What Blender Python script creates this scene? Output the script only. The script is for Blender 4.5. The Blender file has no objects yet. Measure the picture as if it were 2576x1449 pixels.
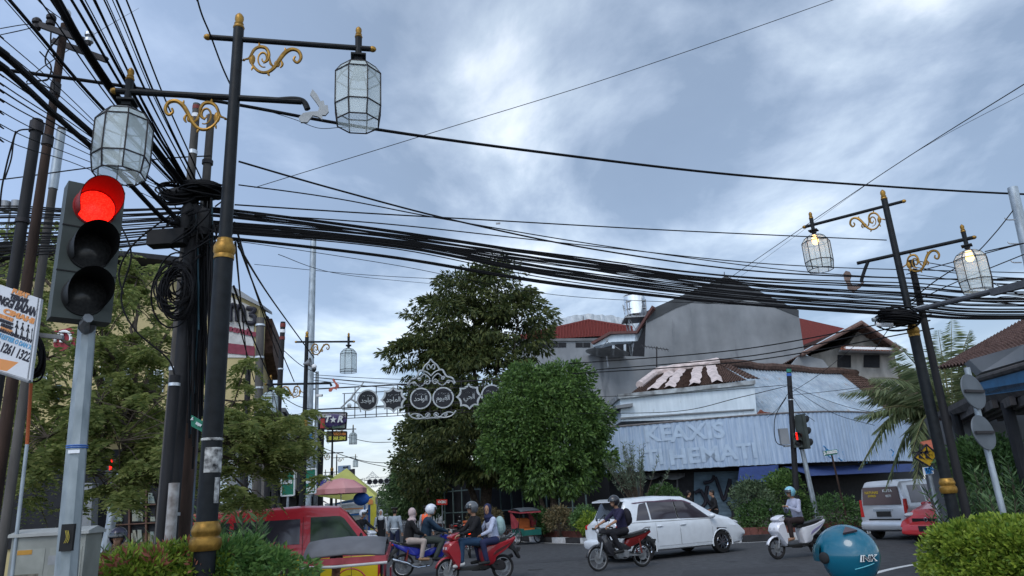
import bpy, bmesh, math, random
import numpy as np
from mathutils import Vector, Matrix
random.seed(7); RN = np.random.RandomState(11)
sc = bpy.context.scene; COL = sc.collection
# ---------------------------------------------------------------- camera frame (photo measured on a 2576 x 1449 grid)
FL = 1795.; PI = math.pi
P_ = math.radians(16.65); S_ = math.sin(math.radians(3.26)); C_ = math.cos(math.radians(3.26)); ZE = 1.7
FW = Vector((0, math.cos(P_), math.sin(P_))); U0 = Vector((0, -math.sin(P_), math.cos(P_))); R0 = Vector((1, 0, 0))
RR = R0*C_ - U0*S_; UU = R0*S_ + U0*C_
def ray(x, y): return FW*FL + RR*(x-1288) + UU*(724.5-y)
def at(x, y, Y):
    d = ray(x, y); t = Y/d.y; return Vector((d.x*t, Y, ZE+d.z*t))
def az(x, y, z=0.):
    d = ray(x, y); t = (z-ZE)/d.z; return Vector((d.x*t, d.y*t, z))
SD = Vector((-.23, .973, 0)).normalized()      # the side street runs this way
TD = Vector((.973, .23, 0)).normalized()       # across it
def st(s, t, z=0): return SD*s + TD*t + Vector((0, 0, z))
# ---------------------------------------------------------------- materials
MATS = {}
def mat(name, col, rough=.6, metal=0., var=.12, scale=6., bump=0., emit=None, es=1., alpha=1., trans=0., spec=.3, col2=None, island=False, coat=0., stretch=None, thin=0., rust=None, grime=0.):
    if name in MATS: return MATS[name]
    m = bpy.data.materials.new(name); m.use_nodes = True; nt = m.node_tree; N = nt.nodes; L = nt.links
    b = N['Principled BSDF']; b.inputs['Roughness'].default_value = rough; b.inputs['Metallic'].default_value = metal
    b.inputs['Specular IOR Level'].default_value = spec; b.inputs['Coat Weight'].default_value = coat
    c = (*col, 1)
    if island:
        g = N.new('ShaderNodeNewGeometry'); r = N.new('ShaderNodeValToRGB'); L.new(g.outputs['Random Per Island'], r.inputs[0])
        c2 = col2 or tuple(x*1.8 for x in col)
        r.color_ramp.elements[0].color = c; r.color_ramp.elements[1].color = (*c2, 1)
        L.new(r.outputs[0], b.inputs['Base Color'])
        if thin:
            t = N.new('ShaderNodeBsdfTranslucent'); L.new(r.outputs[0], t.inputs[0]); mx = N.new('ShaderNodeMixShader'); mx.inputs[0].default_value = thin
            L.new(b.outputs[0], mx.inputs[1]); L.new(t.outputs[0], mx.inputs[2]); L.new(mx.outputs[0], N['Material Output'].inputs[0])
    elif var > 0:
        tc = N.new('ShaderNodeTexCoord'); n = N.new('ShaderNodeTexNoise'); n.inputs['Scale'].default_value = scale; n.inputs['Detail'].default_value = 6
        src = tc.outputs['Object']
        if stretch:
            mp = N.new('ShaderNodeMapping'); mp.inputs['Scale'].default_value = stretch; L.new(src, mp.inputs[0]); src = mp.outputs[0]
        L.new(src, n.inputs['Vector'])
        r = N.new('ShaderNodeValToRGB'); r.color_ramp.elements[0].position = .3; r.color_ramp.elements[1].position = .7
        c2 = col2 or tuple(min(1, x*(1+var)) for x in col)
        c1 = col if col2 else tuple(x*(1-var) for x in col)
        r.color_ramp.elements[0].color = (*c1, 1); r.color_ramp.elements[1].color = (*c2, 1)
        L.new(n.outputs[0], r.inputs[0]); out = r.outputs[0]
        if grime:      # broad weathering over the fine variation
            n3 = N.new('ShaderNodeTexNoise'); n3.inputs['Scale'].default_value = scale*.23; n3.inputs['Detail'].default_value = 8; n3.inputs['Roughness'].default_value = .65; L.new(tc.outputs['Object'], n3.inputs['Vector'])
            r3 = N.new('ShaderNodeValToRGB'); r3.color_ramp.elements[0].position = .35; r3.color_ramp.elements[1].position = .62; r3.color_ramp.elements[0].color = (1-grime,)*3+(1,); r3.color_ramp.elements[1].color = (1, 1, 1, 1); L.new(n3.outputs[0], r3.inputs[0])
            mg = N.new('ShaderNodeMix'); mg.data_type = 'RGBA'; mg.blend_type = 'MULTIPLY'; mg.inputs[0].default_value = 1; L.new(out, mg.inputs[6]); L.new(r3.outputs[0], mg.inputs[7]); out = mg.outputs[2]
        if rust:       # (colour, threshold, scale, stretch)
            mp2 = N.new('ShaderNodeMapping'); mp2.inputs['Scale'].default_value = rust[3]; L.new(tc.outputs['Object'], mp2.inputs[0])
            n4 = N.new('ShaderNodeTexNoise'); n4.inputs['Scale'].default_value = rust[2]; n4.inputs['Detail'].default_value = 7; n4.inputs['Roughness'].default_value = .6; L.new(mp2.outputs[0], n4.inputs['Vector'])
            r4 = N.new('ShaderNodeValToRGB'); r4.color_ramp.elements[0].position = rust[1]; r4.color_ramp.elements[1].position = rust[1]+.10; r4.color_ramp.elements[0].color = (0, 0, 0, 1); r4.color_ramp.elements[1].color = (.85, .85, .85, 1); L.new(n4.outputs[0], r4.inputs[0])
            mr = N.new('ShaderNodeMix'); mr.data_type = 'RGBA'; L.new(r4.outputs[0], mr.inputs[0]); L.new(out, mr.inputs[6]); mr.inputs[7].default_value = (*rust[0], 1); out = mr.outputs[2]
        L.new(out, b.inputs['Base Color'])
        if bump:
            bp = N.new('ShaderNodeBump'); bp.inputs['Strength'].default_value = bump; bp.inputs['Distance'].default_value = .02
            L.new(n.outputs[0], bp.inputs['Height']); L.new(bp.outputs[0], b.inputs['Normal'])
    else: b.inputs['Base Color'].default_value = c
    if emit: b.inputs['Emission Color'].default_value = (*emit, 1); b.inputs['Emission Strength'].default_value = es
    b.inputs['Alpha'].default_value = alpha; b.inputs['Transmission Weight'].default_value = trans
    MATS[name] = m; return m
# ---------------------------------------------------------------- mesh builder
class MB:
    def __init__(s): s.v = []; s.f = []; s.m = []; s.mi = 0
    def add(s, vs, fs):
        o = len(s.v); s.v += [tuple(v) for v in vs]
        for f in fs: s.f.append([i+o for i in f]); s.m.append(s.mi)
        return s
    def box(s, c, d, rz=0, M=None):
        M = M or Matrix.Rotation(rz, 3, 'Z'); c = Vector(c)
        vs = [c+M @ Vector((x*d[0]/2, y*d[1]/2, z*d[2]/2)) for x in (-1, 1) for y in (-1, 1) for z in (-1, 1)]
        return s.add(vs, [(0, 1, 3, 2), (4, 6, 7, 5), (0, 4, 5, 1), (2, 3, 7, 6), (0, 2, 6, 4), (1, 5, 7, 3)])
    def bar(s, a, b, w, h=None, up=(0, 0, 1)):
        a = Vector(a); b = Vector(b); h = h or w; d = (b-a); l = d.length
        if l < 1e-6: return s
        x = d/l; u = Vector(up); y = u.cross(x)
        if y.length < 1e-3: y = Vector((0, 1, 0)).cross(x)
        y.normalize(); z = x.cross(y); M = Matrix((x, y, z)).transposed()
        return s.box((a+b)/2, (l, w, h), M=M)
    def tube(s, pts, r, n=8, caps=True):
        pts = [Vector(p) for p in pts]; k = len(pts); rs = r if isinstance(r, (list, tuple)) else [r]*k
        o = len(s.v); prev = None
        for i, p in enumerate(pts):
            t = (pts[min(i+1, k-1)]-pts[max(i-1, 0)])
            t = t.normalized() if t.length > 1e-9 else Vector((0, 0, 1))
            if prev is None: a = t.orthogonal().normalized()
            else:
                a = prev-t*prev.dot(t); a = a.normalized() if a.length > 1e-6 else t.orthogonal().normalized()
            prev = a; b = t.cross(a)
            for j in range(n):
                q = 2*PI*j/n; s.v.append(tuple(p+(a*math.cos(q)+b*math.sin(q))*rs[i]))
        for i in range(k-1):
            for j in range(n):
                s.f.append([o+i*n+j, o+i*n+(j+1) % n, o+(i+1)*n+(j+1) % n, o+(i+1)*n+j]); s.m.append(s.mi)
        if caps:
            s.f.append([o+j for j in range(n)][::-1]); s.m.append(s.mi); s.f.append([o+(k-1)*n+j for j in range(n)]); s.m.append(s.mi)
        return s
    def cyl(s, a, b, r0, r1=None, n=16): return s.tube([a, b], [r0, r0 if r1 is None else r1], n)
    def lathe(s, prof, c=(0, 0, 0), n=20, M=None, caps=True, arc=1., start=0):
        c = Vector(c); M = M or Matrix.Identity(3); o = len(s.v); k = len(prof); m = n if arc >= 1 else n+1
        for (r, z) in prof:
            for j in range(m):
                q = start+2*PI*arc*j/n; s.v.append(tuple(c+M @ Vector((r*math.cos(q), r*math.sin(q), z))))
        for i in range(k-1):
            for j in range(n):
                j2 = (j+1) % m if arc >= 1 else j+1
                s.f.append([o+i*m+j, o+i*m+j2, o+(i+1)*m+j2, o+(i+1)*m+j]); s.m.append(s.mi)
        if caps and arc >= 1:
            s.f.append([o+j for j in range(m)][::-1]); s.m.append(s.mi); s.f.append([o+(k-1)*m+j for j in range(m)]); s.m.append(s.mi)
        return s
    def ball(s, c, r, n=14, M=None):
        r = r if isinstance(r, (tuple, list)) else (r, r, r); c = Vector(c); M = M or Matrix.Identity(3); k = max(5, n//2+1)
        o = len(s.v); s.v.append(tuple(c+M @ Vector((0, 0, -r[2]))))
        for i in range(1, k):
            p = PI*i/k
            for j in range(n):
                q = 2*PI*j/n; s.v.append(tuple(c+M @ Vector((r[0]*math.sin(p)*math.cos(q), r[1]*math.sin(p)*math.sin(q), -r[2]*math.cos(p)))))
        s.v.append(tuple(c+M @ Vector((0, 0, r[2])))); e = len(s.v)-1
        for j in range(n):
            j2 = (j+1) % n; s.f.append([o, o+1+j2, o+1+j]); s.m.append(s.mi)
            s.f.append([e, o+1+(k-2)*n+j, o+1+(k-2)*n+j2]); s.m.append(s.mi)
            for i in range(k-2):
                a = o+1+i*n; s.f.append([a+j, a+j2, a+n+j2, a+n+j]); s.m.append(s.mi)
        return s
    def prism(s, poly, ext):
        ext = Vector(ext); p = [Vector(q) for q in poly]; n = len(p)
        s.add(p+[q+ext for q in p], [list(range(n))[::-1], list(range(n, 2*n))]+[[i, (i+1) % n, n+(i+1) % n, n+i] for i in range(n)]); return s
    def torus(s, c, R, r, M=None, n=24, k=8, a0=0, a1=2*PI):
        c = Vector(c); M = M or Matrix.Identity(3); full = abs(a1-a0-2*PI) < 1e-4
        pts = [c+M @ Vector((R*math.cos(a0+(a1-a0)*i/n), R*math.sin(a0+(a1-a0)*i/n), 0)) for i in range(n+1)]
        return s.tube(pts, r, k, caps=not full)
    def build(s, name, m, parent=None, smooth=35, world=True, **kw):
        me = bpy.data.meshes.new(name); vs = s.v
        if parent is not None and world:
            o = parent.get('_o') or (parent.parent.get('_o') if parent.parent else None)
            if o is not None: vs = [(v[0]-o[0], v[1]-o[1], v[2]-o[2]) for v in vs]
        me.from_pydata(vs, [], s.f); ms = m if isinstance(m, (list, tuple)) else [m]
        for q in ms: me.materials.append(q)
        if len(ms) > 1: me.polygons.foreach_set('material_index', s.m)
        if smooth:
            me.polygons.foreach_set('use_smooth', [True]*len(me.polygons)); me.set_sharp_from_angle(angle=math.radians(smooth))
        me.update(); ob = bpy.data.objects.new(name, me); COL.objects.link(ob)
        if parent is not None: ob.parent = parent
        if kw: tag(ob, **kw)
        return ob
def tag(o, label=None, cat=None, group=None, kind=None):
    if label: o['label'] = label
    if cat: o['category'] = cat
    if group: o['group'] = group
    if kind: o['kind'] = kind
    return o
def thing(name, label, cat, loc=(0, 0, 0), rz=0, group=None, world=False):
    o = bpy.data.objects.new(name, None); COL.objects.link(o); o.location = loc; o.rotation_euler = (0, 0, rz); o.empty_display_size = .2
    if world: o['_o'] = [float(x) for x in loc]
    return tag(o, label, cat, group)
def copy_tree(o, parent=None):
    c = o.copy(); COL.objects.link(c)
    if parent is not None: c.parent = parent
    for ch in [q for q in o.children]: copy_tree(ch, c)
    return c
def crom(pts, k=8):
    pts = [Vector(p) for p in pts]; n = len(pts); out = []
    for i in range(n-1):
        a = pts[max(i-1, 0)]; b = pts[i]; c = pts[i+1]; d = pts[min(i+2, n-1)]
        for j in range(k):
            t = j/k; out.append(.5*((2*b)+(-a+c)*t+(2*a-5*b+4*c-d)*t*t+(-a+3*b-3*c+d)*t**3))
    out.append(pts[-1]); return out
def text_mb(txt, size, M, ext=.004, bold=0., shear=0, align='CENTER', sp=1., sx=1.):
    """letters as a thin solid; M maps text x,y,z to the world"""
    cu = bpy.data.curves.new('t', 'FONT'); cu.body = txt; cu.size = size; cu.extrude = ext; cu.offset = bold; cu.align_x = align; cu.align_y = 'CENTER'; cu.shear = shear; cu.space_character = sp; cu.resolution_u = 3
    ob = bpy.data.objects.new('t', cu); COL.objects.link(ob)
    me = ob.to_mesh(); mb = MB(); T = Matrix.Scale(sx, 4, (1, 0, 0))
    mb.add([M @ (T @ v.co) for v in me.vertices], [list(p.vertices) for p in me.polygons])
    ob.to_mesh_clear(); bpy.data.objects.remove(ob); bpy.data.curves.remove(cu)
    return mb
def frame(o, x, y):
    """matrix with origin o, text x axis and text y axis"""
    x = Vector(x).normalized(); z = x.cross(Vector(y)).normalized(); y = z.cross(x)
    M = Matrix((x, y, z)).transposed().to_4x4(); M.translation = Vector(o); return M
# ---------------------------------------------------------------- foliage
def leaves(name, m, pts, nrm, size, parent=None, aspect=.45, droop=.5, jitter=.6, fold=.25, **kw):
    """pts (n,3) leaf roots, nrm (n,3) growth directions, size scalar or (n,) lengths: a folded 4-face-less leaf of two quads"""
    n = len(pts); d = nrm + RN.normal(0, jitter, (n, 3)); d[:, 2] -= droop; d /= np.linalg.norm(d, axis=1)[:, None]+1e-9
    u = RN.normal(0, 1, (n, 3)); u[:, 2] *= .5; s = np.cross(d, u); s /= np.linalg.norm(s, axis=1)[:, None]+1e-9
    w = np.cross(s, d); L = (size*RN.uniform(.7, 1.3, n))[:, None]; W = L*aspect/2
    p = pts; mid = p+d*L*.5
    v = np.stack([p, mid+s*W+w*W*fold, p+d*L, mid-s*W+w*W*fold], 1).reshape(-1, 3)
    if parent is not None and parent.get('_o') is not None: v = v-np.array(parent['_o'])
    me = bpy.data.meshes.new(name); me.vertices.add(4*n); me.vertices.foreach_set('co', v.ravel())
    me.loops.add(6*n); idx = (np.arange(n)*4)[:, None]+np.array([[0, 1, 2, 0, 2, 3]]); me.loops.foreach_set('vertex_index', idx.ravel().astype(np.int32))
    me.polygons.add(2*n); me.polygons.foreach_set('loop_start', (np.arange(2*n)*3).astype(np.int32))
    me.materials.append(m); me.update(calc_edges=True)
    ob = bpy.data.objects.new(name, me); COL.objects.link(ob)
    if parent is not None: ob.parent = parent
    if kw: tag(ob, **kw)
    return ob
def clumps(c, r, n, cr, per, flat=1., shell=.75, lower=-1.):
    """sub clumps over an ellipsoid: returns points and outward normals"""
    c = np.array(c); r = np.array(r); P = []; Nn = []
    for i in range(n):
        d = RN.normal(0, 1, 3); d /= np.linalg.norm(d)
        if d[2] < lower: d[2] = -d[2]
        q = RN.uniform(shell, 1.0)**.6; cc = c+d*r*q; k = cr*RN.uniform(.6, 1.3)
        e = RN.normal(0, 1, (per, 3)); e /= np.linalg.norm(e, axis=1)[:, None]; rad = RN.uniform(.3, 1, (per, 1))**.5
        pp = cc+e*rad*k*np.array([1, 1, flat]); P.append(pp); Nn.append(e*.8+d*.6)
    return np.concatenate(P), np.concatenate(Nn)
def limbs(base, targets, r0, m, parent, name='trunk', wig=.25):
    mb = MB()
    for t, r in targets:
        a = Vector(base); b = Vector(t); k = 7; pts = []
        for i in range(k):
            f = i/(k-1); q = a.lerp(b, f); q.x += math.sin(f*PI)*random.uniform(-wig, wig); q.y += math.sin(f*PI)*random.uniform(-wig, wig); pts.append(q)
        mb.tube(pts, [r*(1-.75*i/(k-1)) for i in range(k)], 9)
    return mb.build(name, m, parent)
# ---------------------------------------------------------------- organic bodies: overlapping capsules fused into one surface
def fuse(name, caps, m, parent=None, voxel=.014, smooth=2, **kw):
    mb = MB()
    for c in caps:
        if c[0] == 'c':
            _, a, b, ra, rb = c; mb.cyl(a, b, ra, rb, 12); mb.ball(a, ra*1.0, 12); mb.ball(b, rb*1.0, 12)
        else: mb.ball(c[1], c[2], 16, c[3] if len(c) > 3 else None)
    ob = mb.build(name, m, None, smooth=0)
    r = ob.modifiers.new('r', 'REMESH'); r.mode = 'VOXEL'; r.voxel_size = voxel
    if smooth: q = ob.modifiers.new('s', 'SMOOTH'); q.iterations = smooth; q.factor = .5
    bpy.context.view_layer.update(); dg = bpy.context.evaluated_depsgraph_get(); ev = ob.evaluated_get(dg)
    me = bpy.data.meshes.new_from_object(ev); old = ob.data; ob.modifiers.clear(); ob.data = me; bpy.data.meshes.remove(old)
    me.polygons.foreach_set('use_smooth', [True]*len(me.polygons)); me.name = name; me.materials.clear(); me.materials.append(m)
    if parent is not None: ob.parent = parent
    if kw: tag(ob, **kw)
    return ob
# ---------------------------------------------------------------- camera, light, sky
cd = bpy.data.cameras.new('camera'); cam = bpy.data.objects.new('camera', cd); COL.objects.link(cam); sc.camera = cam
cd.sensor_width = 36; cd.lens = 36*FL/2576; cd.clip_start = .05; cd.clip_end = 4000
cam.matrix_world = Matrix.Translation((0, 0, ZE)) @ Matrix((RR, UU, -FW)).transposed().to_4x4()
sc.view_settings.view_transform = 'Standard'; sc.view_settings.look = 'None'; sc.view_settings.exposure = 0.3; sc.view_settings.gamma = 1
SUN_EL, SUN_AZ = math.radians(48), math.radians(205)
ld = bpy.data.lights.new('sun', 'SUN'); ld.energy = 1.0; ld.angle = math.radians(25); ld.color = (1, .95, .88)
lo = bpy.data.objects.new('sun', ld); COL.objects.link(lo)
sv = Vector((math.sin(SUN_AZ)*math.cos(SUN_EL), math.cos(SUN_AZ)*math.cos(SUN_EL), math.sin(SUN_EL))); lo.rotation_euler = sv.to_track_quat('Z', 'Y').to_euler()
w = bpy.data.worlds.new('World'); sc.world = w; w.use_nodes = True; nt = w.node_tree; N = nt.nodes; L = nt.links; N.clear()
def nd(t, **k):
    n = N.new(t)
    for a, b in k.items():
        if a.startswith('i_'): n.inputs[int(a[2:])].default_value = b
        else: setattr(n, a, b)
    return n
def mth(op, a, b=None, clamp=False):
    n = N.new('ShaderNodeMath'); n.operation = op; n.use_clamp = clamp
    for i, q in enumerate((a, b)):
        if q is None: continue
        if isinstance(q, (int, float)): n.inputs[i].default_value = q
        else: L.new(q, n.inputs[i])
    return n.outputs[0]
sky = nd('ShaderNodeTexSky', sky_type='NISHITA', sun_disc=False, sun_elevation=SUN_EL, sun_rotation=SUN_AZ)
tc = nd('ShaderNodeTexCoord'); sx = nd('ShaderNodeSeparateXYZ'); L.new(tc.outputs['Generated'], sx.inputs[0])
zz = mth('ADD', mth('MAXIMUM', sx.outputs[2], 0.), .10)
cx = nd('ShaderNodeCombineXYZ'); L.new(mth('DIVIDE', sx.outputs[0], zz), cx.inputs[0]); L.new(mth('DIVIDE', sx.outputs[1], zz), cx.inputs[1])
def noise(scale, det, rough, dist, off=(0, 0, 0), sc3=(1, 1, 1)):
    mp = nd('ShaderNodeMapping'); mp.inputs['Location'].default_value = off; mp.inputs['Scale'].default_value = sc3; L.new(cx.outputs[0], mp.inputs[0])
    n = nd('ShaderNodeTexNoise'); n.inputs['Scale'].default_value = scale; n.inputs['Detail'].default_value = det; n.inputs['Roughness'].default_value = rough; n.inputs['Distortion'].default_value = dist
    L.new(mp.outputs[0], n.inputs['Vector']); return n.outputs[0]
n1 = noise(1.15, 10, .56, .35, (3.1, 1.7, 0), (1.1, .8, 1)); n2 = noise(.42, 4, .5, .3, (8.3, 2.2, 0))
n3 = noise(2.6, 8, .58, .35, (1, 5, 0), (1, .7, 1))
f = mth('ADD', mth('ADD', mth('MULTIPLY', n1, .60), mth('MULTIPLY', n2, .26)), mth('MULTIPLY', n3, .17))
cr = nd('ShaderNodeValToRGB'); L.new(f, cr.inputs[0]); e = cr.color_ramp.elements
e[0].position = .41; e[0].color = (.195, .25, .335, 1); e[1].position = .645; e[1].color = (.86, .91, .95, 1)
for p, c in ((.48, (.21, .268, .355, 1)), (.525, (.32, .385, .48, 1)), (.565, (.46, .535, .62, 1)), (.60, (.66, .72, .79, 1))):
    q = e.new(p); q.color = c
# thin blue gaps low in the north-west, paler air near the ground
hz = mth('SUBTRACT', 1., mth('MULTIPLY', mth('MAXIMUM', sx.outputs[2], 0.), 5.5), True)
mh = nd('ShaderNodeMix', data_type='RGBA'); L.new(mth('MULTIPLY', mth('POWER', hz, 1.3), .85), mh.inputs[0]); L.new(cr.outputs[0], mh.inputs[6]); mh.inputs[7].default_value = (.66, .67, .68, 1)
bl = mth('MULTIPLY', mth('SUBTRACT', -.12, sx.outputs[0], False), 2.2, True)
mb2 = nd('ShaderNodeMix', data_type='RGBA'); L.new(mth('MULTIPLY', bl, .50), mb2.inputs[0]); L.new(mh.outputs[2], mb2.inputs[6]); mb2.inputs[7].default_value = (.40, .54, .82, 1)
# sky brightened behind the camera, added to light the facades facing it
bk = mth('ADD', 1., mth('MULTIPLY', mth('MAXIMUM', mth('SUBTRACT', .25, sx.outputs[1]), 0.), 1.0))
sb = nd('ShaderNodeBackground'); L.new(sky.outputs[0], sb.inputs[0]); sb.inputs[1].default_value = .05
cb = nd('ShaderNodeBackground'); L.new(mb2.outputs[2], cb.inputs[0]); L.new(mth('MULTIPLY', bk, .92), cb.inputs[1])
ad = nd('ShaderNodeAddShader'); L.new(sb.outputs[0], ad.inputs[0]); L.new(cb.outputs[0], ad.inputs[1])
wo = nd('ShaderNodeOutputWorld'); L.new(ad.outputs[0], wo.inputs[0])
sc.cycles.use_denoising = True; sc.cycles.max_bounces = 6; sc.cycles.transparent_max_bounces = 24
# ---------------------------------------------------------------- palette
M_asph = mat('asphalt', (.060, .062, .067), .85, var=.16, scale=22, bump=.25, grime=.45, rust=((.034, .035, .04), .58, .35, (1, 1, 1)))
M_pave = mat('pavement', (.16, .155, .15), .9, var=.25, scale=3, bump=.2)
M_soil = mat('soil', (.05, .04, .03), .95, var=.3)
M_kw = mat('kerb_white', (.52, .53, .54), .8, var=.25, scale=5); M_kb = mat('kerb_black', (.03, .03, .032), .8, var=.3)
M_brick = mat('planter_brown', (.13, .05, .04), .85, var=.3, scale=8)
M_line = mat('road_paint', (.6, .61, .6), .7, var=.2, scale=9)
M_blk = mat('black_paint', (.008, .010, .012), .5, var=.4, scale=12, spec=.2); M_gold = mat('gold_paint', (.36, .20, .04), .42, .55, var=.3, scale=20, grime=.5)
M_iron = mat('dark_iron', (.02, .018, .02), .6, var=.3); M_rub = mat('rubber', (.015, .015, .016), .75, var=.2)
M_cable = mat('cable_black', (.004, .004, .005), .7, var=0, spec=.2)
M_galv = mat('galvanised', (.30, .34, .37), .45, .5, var=.35, scale=4, stretch=(3, 3, .8)); M_conc = mat('old_concrete', (.085, .08, .075), .9, var=.45, scale=3, stretch=(2, 2, .4), bump=.3)
M_wood = mat('rusty_pole', (.040, .024, .018), .85, var=.5, scale=4, stretch=(3, 3, .5), bump=.3); M_wdk = mat('tarred_pole', (.014, .014, .016), .7, var=.4, scale=5, stretch=(3, 3, .5))
M_bark = mat('bark', (.07, .055, .042), .9, var=.4, scale=9, bump=.5)
M_cem = mat('cement_render', (.19, .205, .22), .9, var=.22, scale=.5, col2=(.28, .295, .31), stretch=(1.5, 1.5, .6), grime=.35, rust=((.10, .11, .12), .60, .8, (1, 1, .18)))
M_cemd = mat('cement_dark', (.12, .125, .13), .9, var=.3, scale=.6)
M_red = mat('red_sheet', (.15, .028, .024), .6, var=.15, scale=6); M_white = mat('white_wall', (.52, .60, .66), .8, var=.12, scale=2, col2=(.62, .70, .76), stretch=(3, 3, .4), grime=.15, rust=((.18, .19, .19), .66, 2.5, (1.5, 1.5, .3)))
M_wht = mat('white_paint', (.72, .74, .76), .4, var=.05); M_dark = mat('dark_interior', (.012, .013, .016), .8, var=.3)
M_tile = mat('clay_tile', (.075, .045, .035), .9, var=.5, scale=5, bump=.5); M_tile2 = mat('clay_tile_brown', (.14, .085, .07), .85, var=.35, scale=5, bump=.4)
M_glassd = mat('dark_glass', (.02, .025, .03), .08, var=0, spec=.8); M_blue = mat('blue_tarp', (.018, .036, .12), .7, var=.2); M_chrome = mat('chrome', (.6, .62, .65), .15, 1., var=0)
M_yel = mat('yellow_wall', (.32, .27, .14), .85, var=.18, scale=1.2, col2=(.42, .35, .18), stretch=(1.5, 1.5, .6)); M_metal = mat('weathered_metal', (.25, .26, .27), .5, .6, var=.3)
# faded light blue corrugated sheet, streaked with rust
M_fas = mat('faded_sheet', (.25, .34, .48), .6, var=.1, scale=3.5, col2=(.40, .49, .60), stretch=(4, 4, .25), grime=.15, rust=((.20, .13, .09), .67, 2.2, (2, 2, .12)))
M_faint = mat('faded_letter', (.36, .45, .56), .7, var=.1, scale=3); M_roofs = mat('zinc_roof', (.26, .33, .40), .55, .2, var=.2, scale=2.5, col2=(.38, .44, .50), stretch=(1, 1, 1), grime=.3, rust=((.26, .20, .15), .62, 1.2, (1, 1, 1)))
# ---------------------------------------------------------------- ground
g = MB(); g.add([(-1500, -300, 0), (1500, -300, 0), (1500, 2500, 0), (-1500, 2500, 0)], [(0, 1, 2, 3)]); g.build('road', M_asph, smooth=0, kind='structure')
def slab(name, pts, h, m, z0=0.): 
    b = MB(); b.prism([(p[0], p[1], z0) for p in pts][::1], (0, 0, h)); return b.build(name, m, smooth=0, kind='structure')
def cross_line(s): return st(s, -1.75)
# far-left block of the side street and its pavement
pl = [st(15.5, -2.6), st(120, -2.6), st(120, -60), (-70, 18, 0), (-12, 15.4, 0), st(14.6, -3.6)]
slab('pavement', pl, .13, M_pave)
# building block on the right of the junction with the striped kerb
kp = crom([(-14, 85, 0), (-7.2, 58, 0), (-2.6, 41, 0), (-.25, 33.8, 0), (2.64, 28.9, 0), (5.2, 26.4, 0), (7.6, 25.2, 0), (10.5, 25.6, 0), (14, 28, 0), (20, 33, 0), (30, 41, 0)], 10)
slab('pavement', [tuple(p) for p in kp]+[(60, 70, 0), (60, 140, 0), (-14, 140, 0)], .16, M_pave)
a = MB(); b = MB(); acc = 0
def resample(pts, step):
    out = [Vector(pts[0])]; rem = step
    for i in range(len(pts)-1):
        p = Vector(pts[i]); q = Vector(pts[i+1]); l = (q-p).length; d = rem
        while d <= l: out.append(p.lerp(q, d/l)); d += step
        rem = d-l
    return out
ks = resample(kp, .95)
for i in range(len(ks)-1): (a if i % 2 else b).bar(ks[i]+Vector((0, 0, .1)), ks[i+1]+Vector((0, 0, .1)), .22, .21)
kk = MB(); kk.v = a.v[:]; kk.f = a.f[:]; kk.m = [0]*len(a.f); kk.mi = 1; kk.add(b.v, b.f); kk.build('kerb', [M_kw, M_kb], smooth=0, kind='structure')
ln = MB(); off = [p+Vector((-.12, -.35, .004)) for p in kp]
for i in range(len(off)-1):
    d = (off[i+1]-off[i]).normalized(); n = Vector((-d.y, d.x, 0))*.05; ln.add([off[i]-n, off[i+1]-n, off[i+1]+n, off[i]+n], [(0, 1, 2, 3)])
cv = crom([az(1900, 1560), az(2060, 1490), az(2180, 1449), az(2250, 1430), az(2340, 1414), az(2440, 1402), az(2560, 1396)], 8)
for i in range(len(cv)-1):
    p, q = cv[i]+Vector((0, 0, .004)), cv[i+1]+Vector((0, 0, .004)); d = (q-p).normalized(); n = Vector((-d.y, d.x, 0))*.07; ln.add([p-n, q-n, q+n, p+n], [(0, 1, 2, 3)])
ln.build('road_markings', M_line, smooth=0, kind='structure')
def blot(cx, cy, r, n_=14): return [(cx+r*random.uniform(.6, 1.15)*math.cos(2*PI*i/n_), cy+.7*r*random.uniform(.6, 1.15)*math.sin(2*PI*i/n_), .004) for i in range(n_)]
for nm, m_, shp in (('road_patch', mat('patch_asphalt', (.042, .043, .047), .9, var=.2, scale=14, bump=.2), [[(3.2, 16.2, .004), (5.6, 15.8, .004), (5.9, 17.0, .004), (3.5, 17.3, .004)], [(-.5, 21.5, .004), (2.2, 21.9, .004), (2.1, 22.8, .004), (-.6, 22.5, .004)], [(7.6, 19.9, .004), (9.8, 20.6, .004), (9.5, 21.3, .004), (7.4, 20.7, .004)]]),
                    ('oil_stain', mat('oil', (.026, .026, .028), .55, var=.2), [blot(1.2, 16.6, .28), blot(5.0, 18.8, .2), blot(.2, 19.6, .24), blot(4.6, 14.9, .22), blot(7.2, 16.6, .3)])):
    b = MB()
    for s_ in shp: b.add(s_, [list(range(len(s_)))])
    b.build(nm, m_, smooth=0, kind='structure')
# brown planter wall behind the kerb
pw = MB(); kq = [p+Vector((.25, .45, 0)) for p in kp if p.y < 60]
for i in range(len(kq)-1): pw.bar(kq[i]+Vector((0, 0, .29)), kq[i+1]+Vector((0, 0, .29)), .18, .26)
pw.build('planter_wall', M_brick, smooth=0, label='low dark red planter wall behind the black and white kerb', cat='planter wall')
slab('planter_soil', [tuple(p) for p in kq]+[(30, 47, 0), (4, 34.6, 0), (-5, 60, 0)], .36, M_soil)
# median with the near lamp, and the near right kerb island
slab('median', [(-9, 3.6, 0), (-2.0, 4.6, 0), (-1.6, 5.6, 0), (-1.9, 9.6, 0), (-3.2, 10.4, 0), (-9, 9.8, 0)], .16, M_soil)
isl = [az(2330, 1520), az(2310, 1500), az(2380, 1449), az(2480, 1425), (9, 12.6, 0), (12, 13, 0), (14, 4, 0), (3.4, 4, 0)]
slab('kerb', [tuple(p) for p in isl], .14, M_conc)
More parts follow.
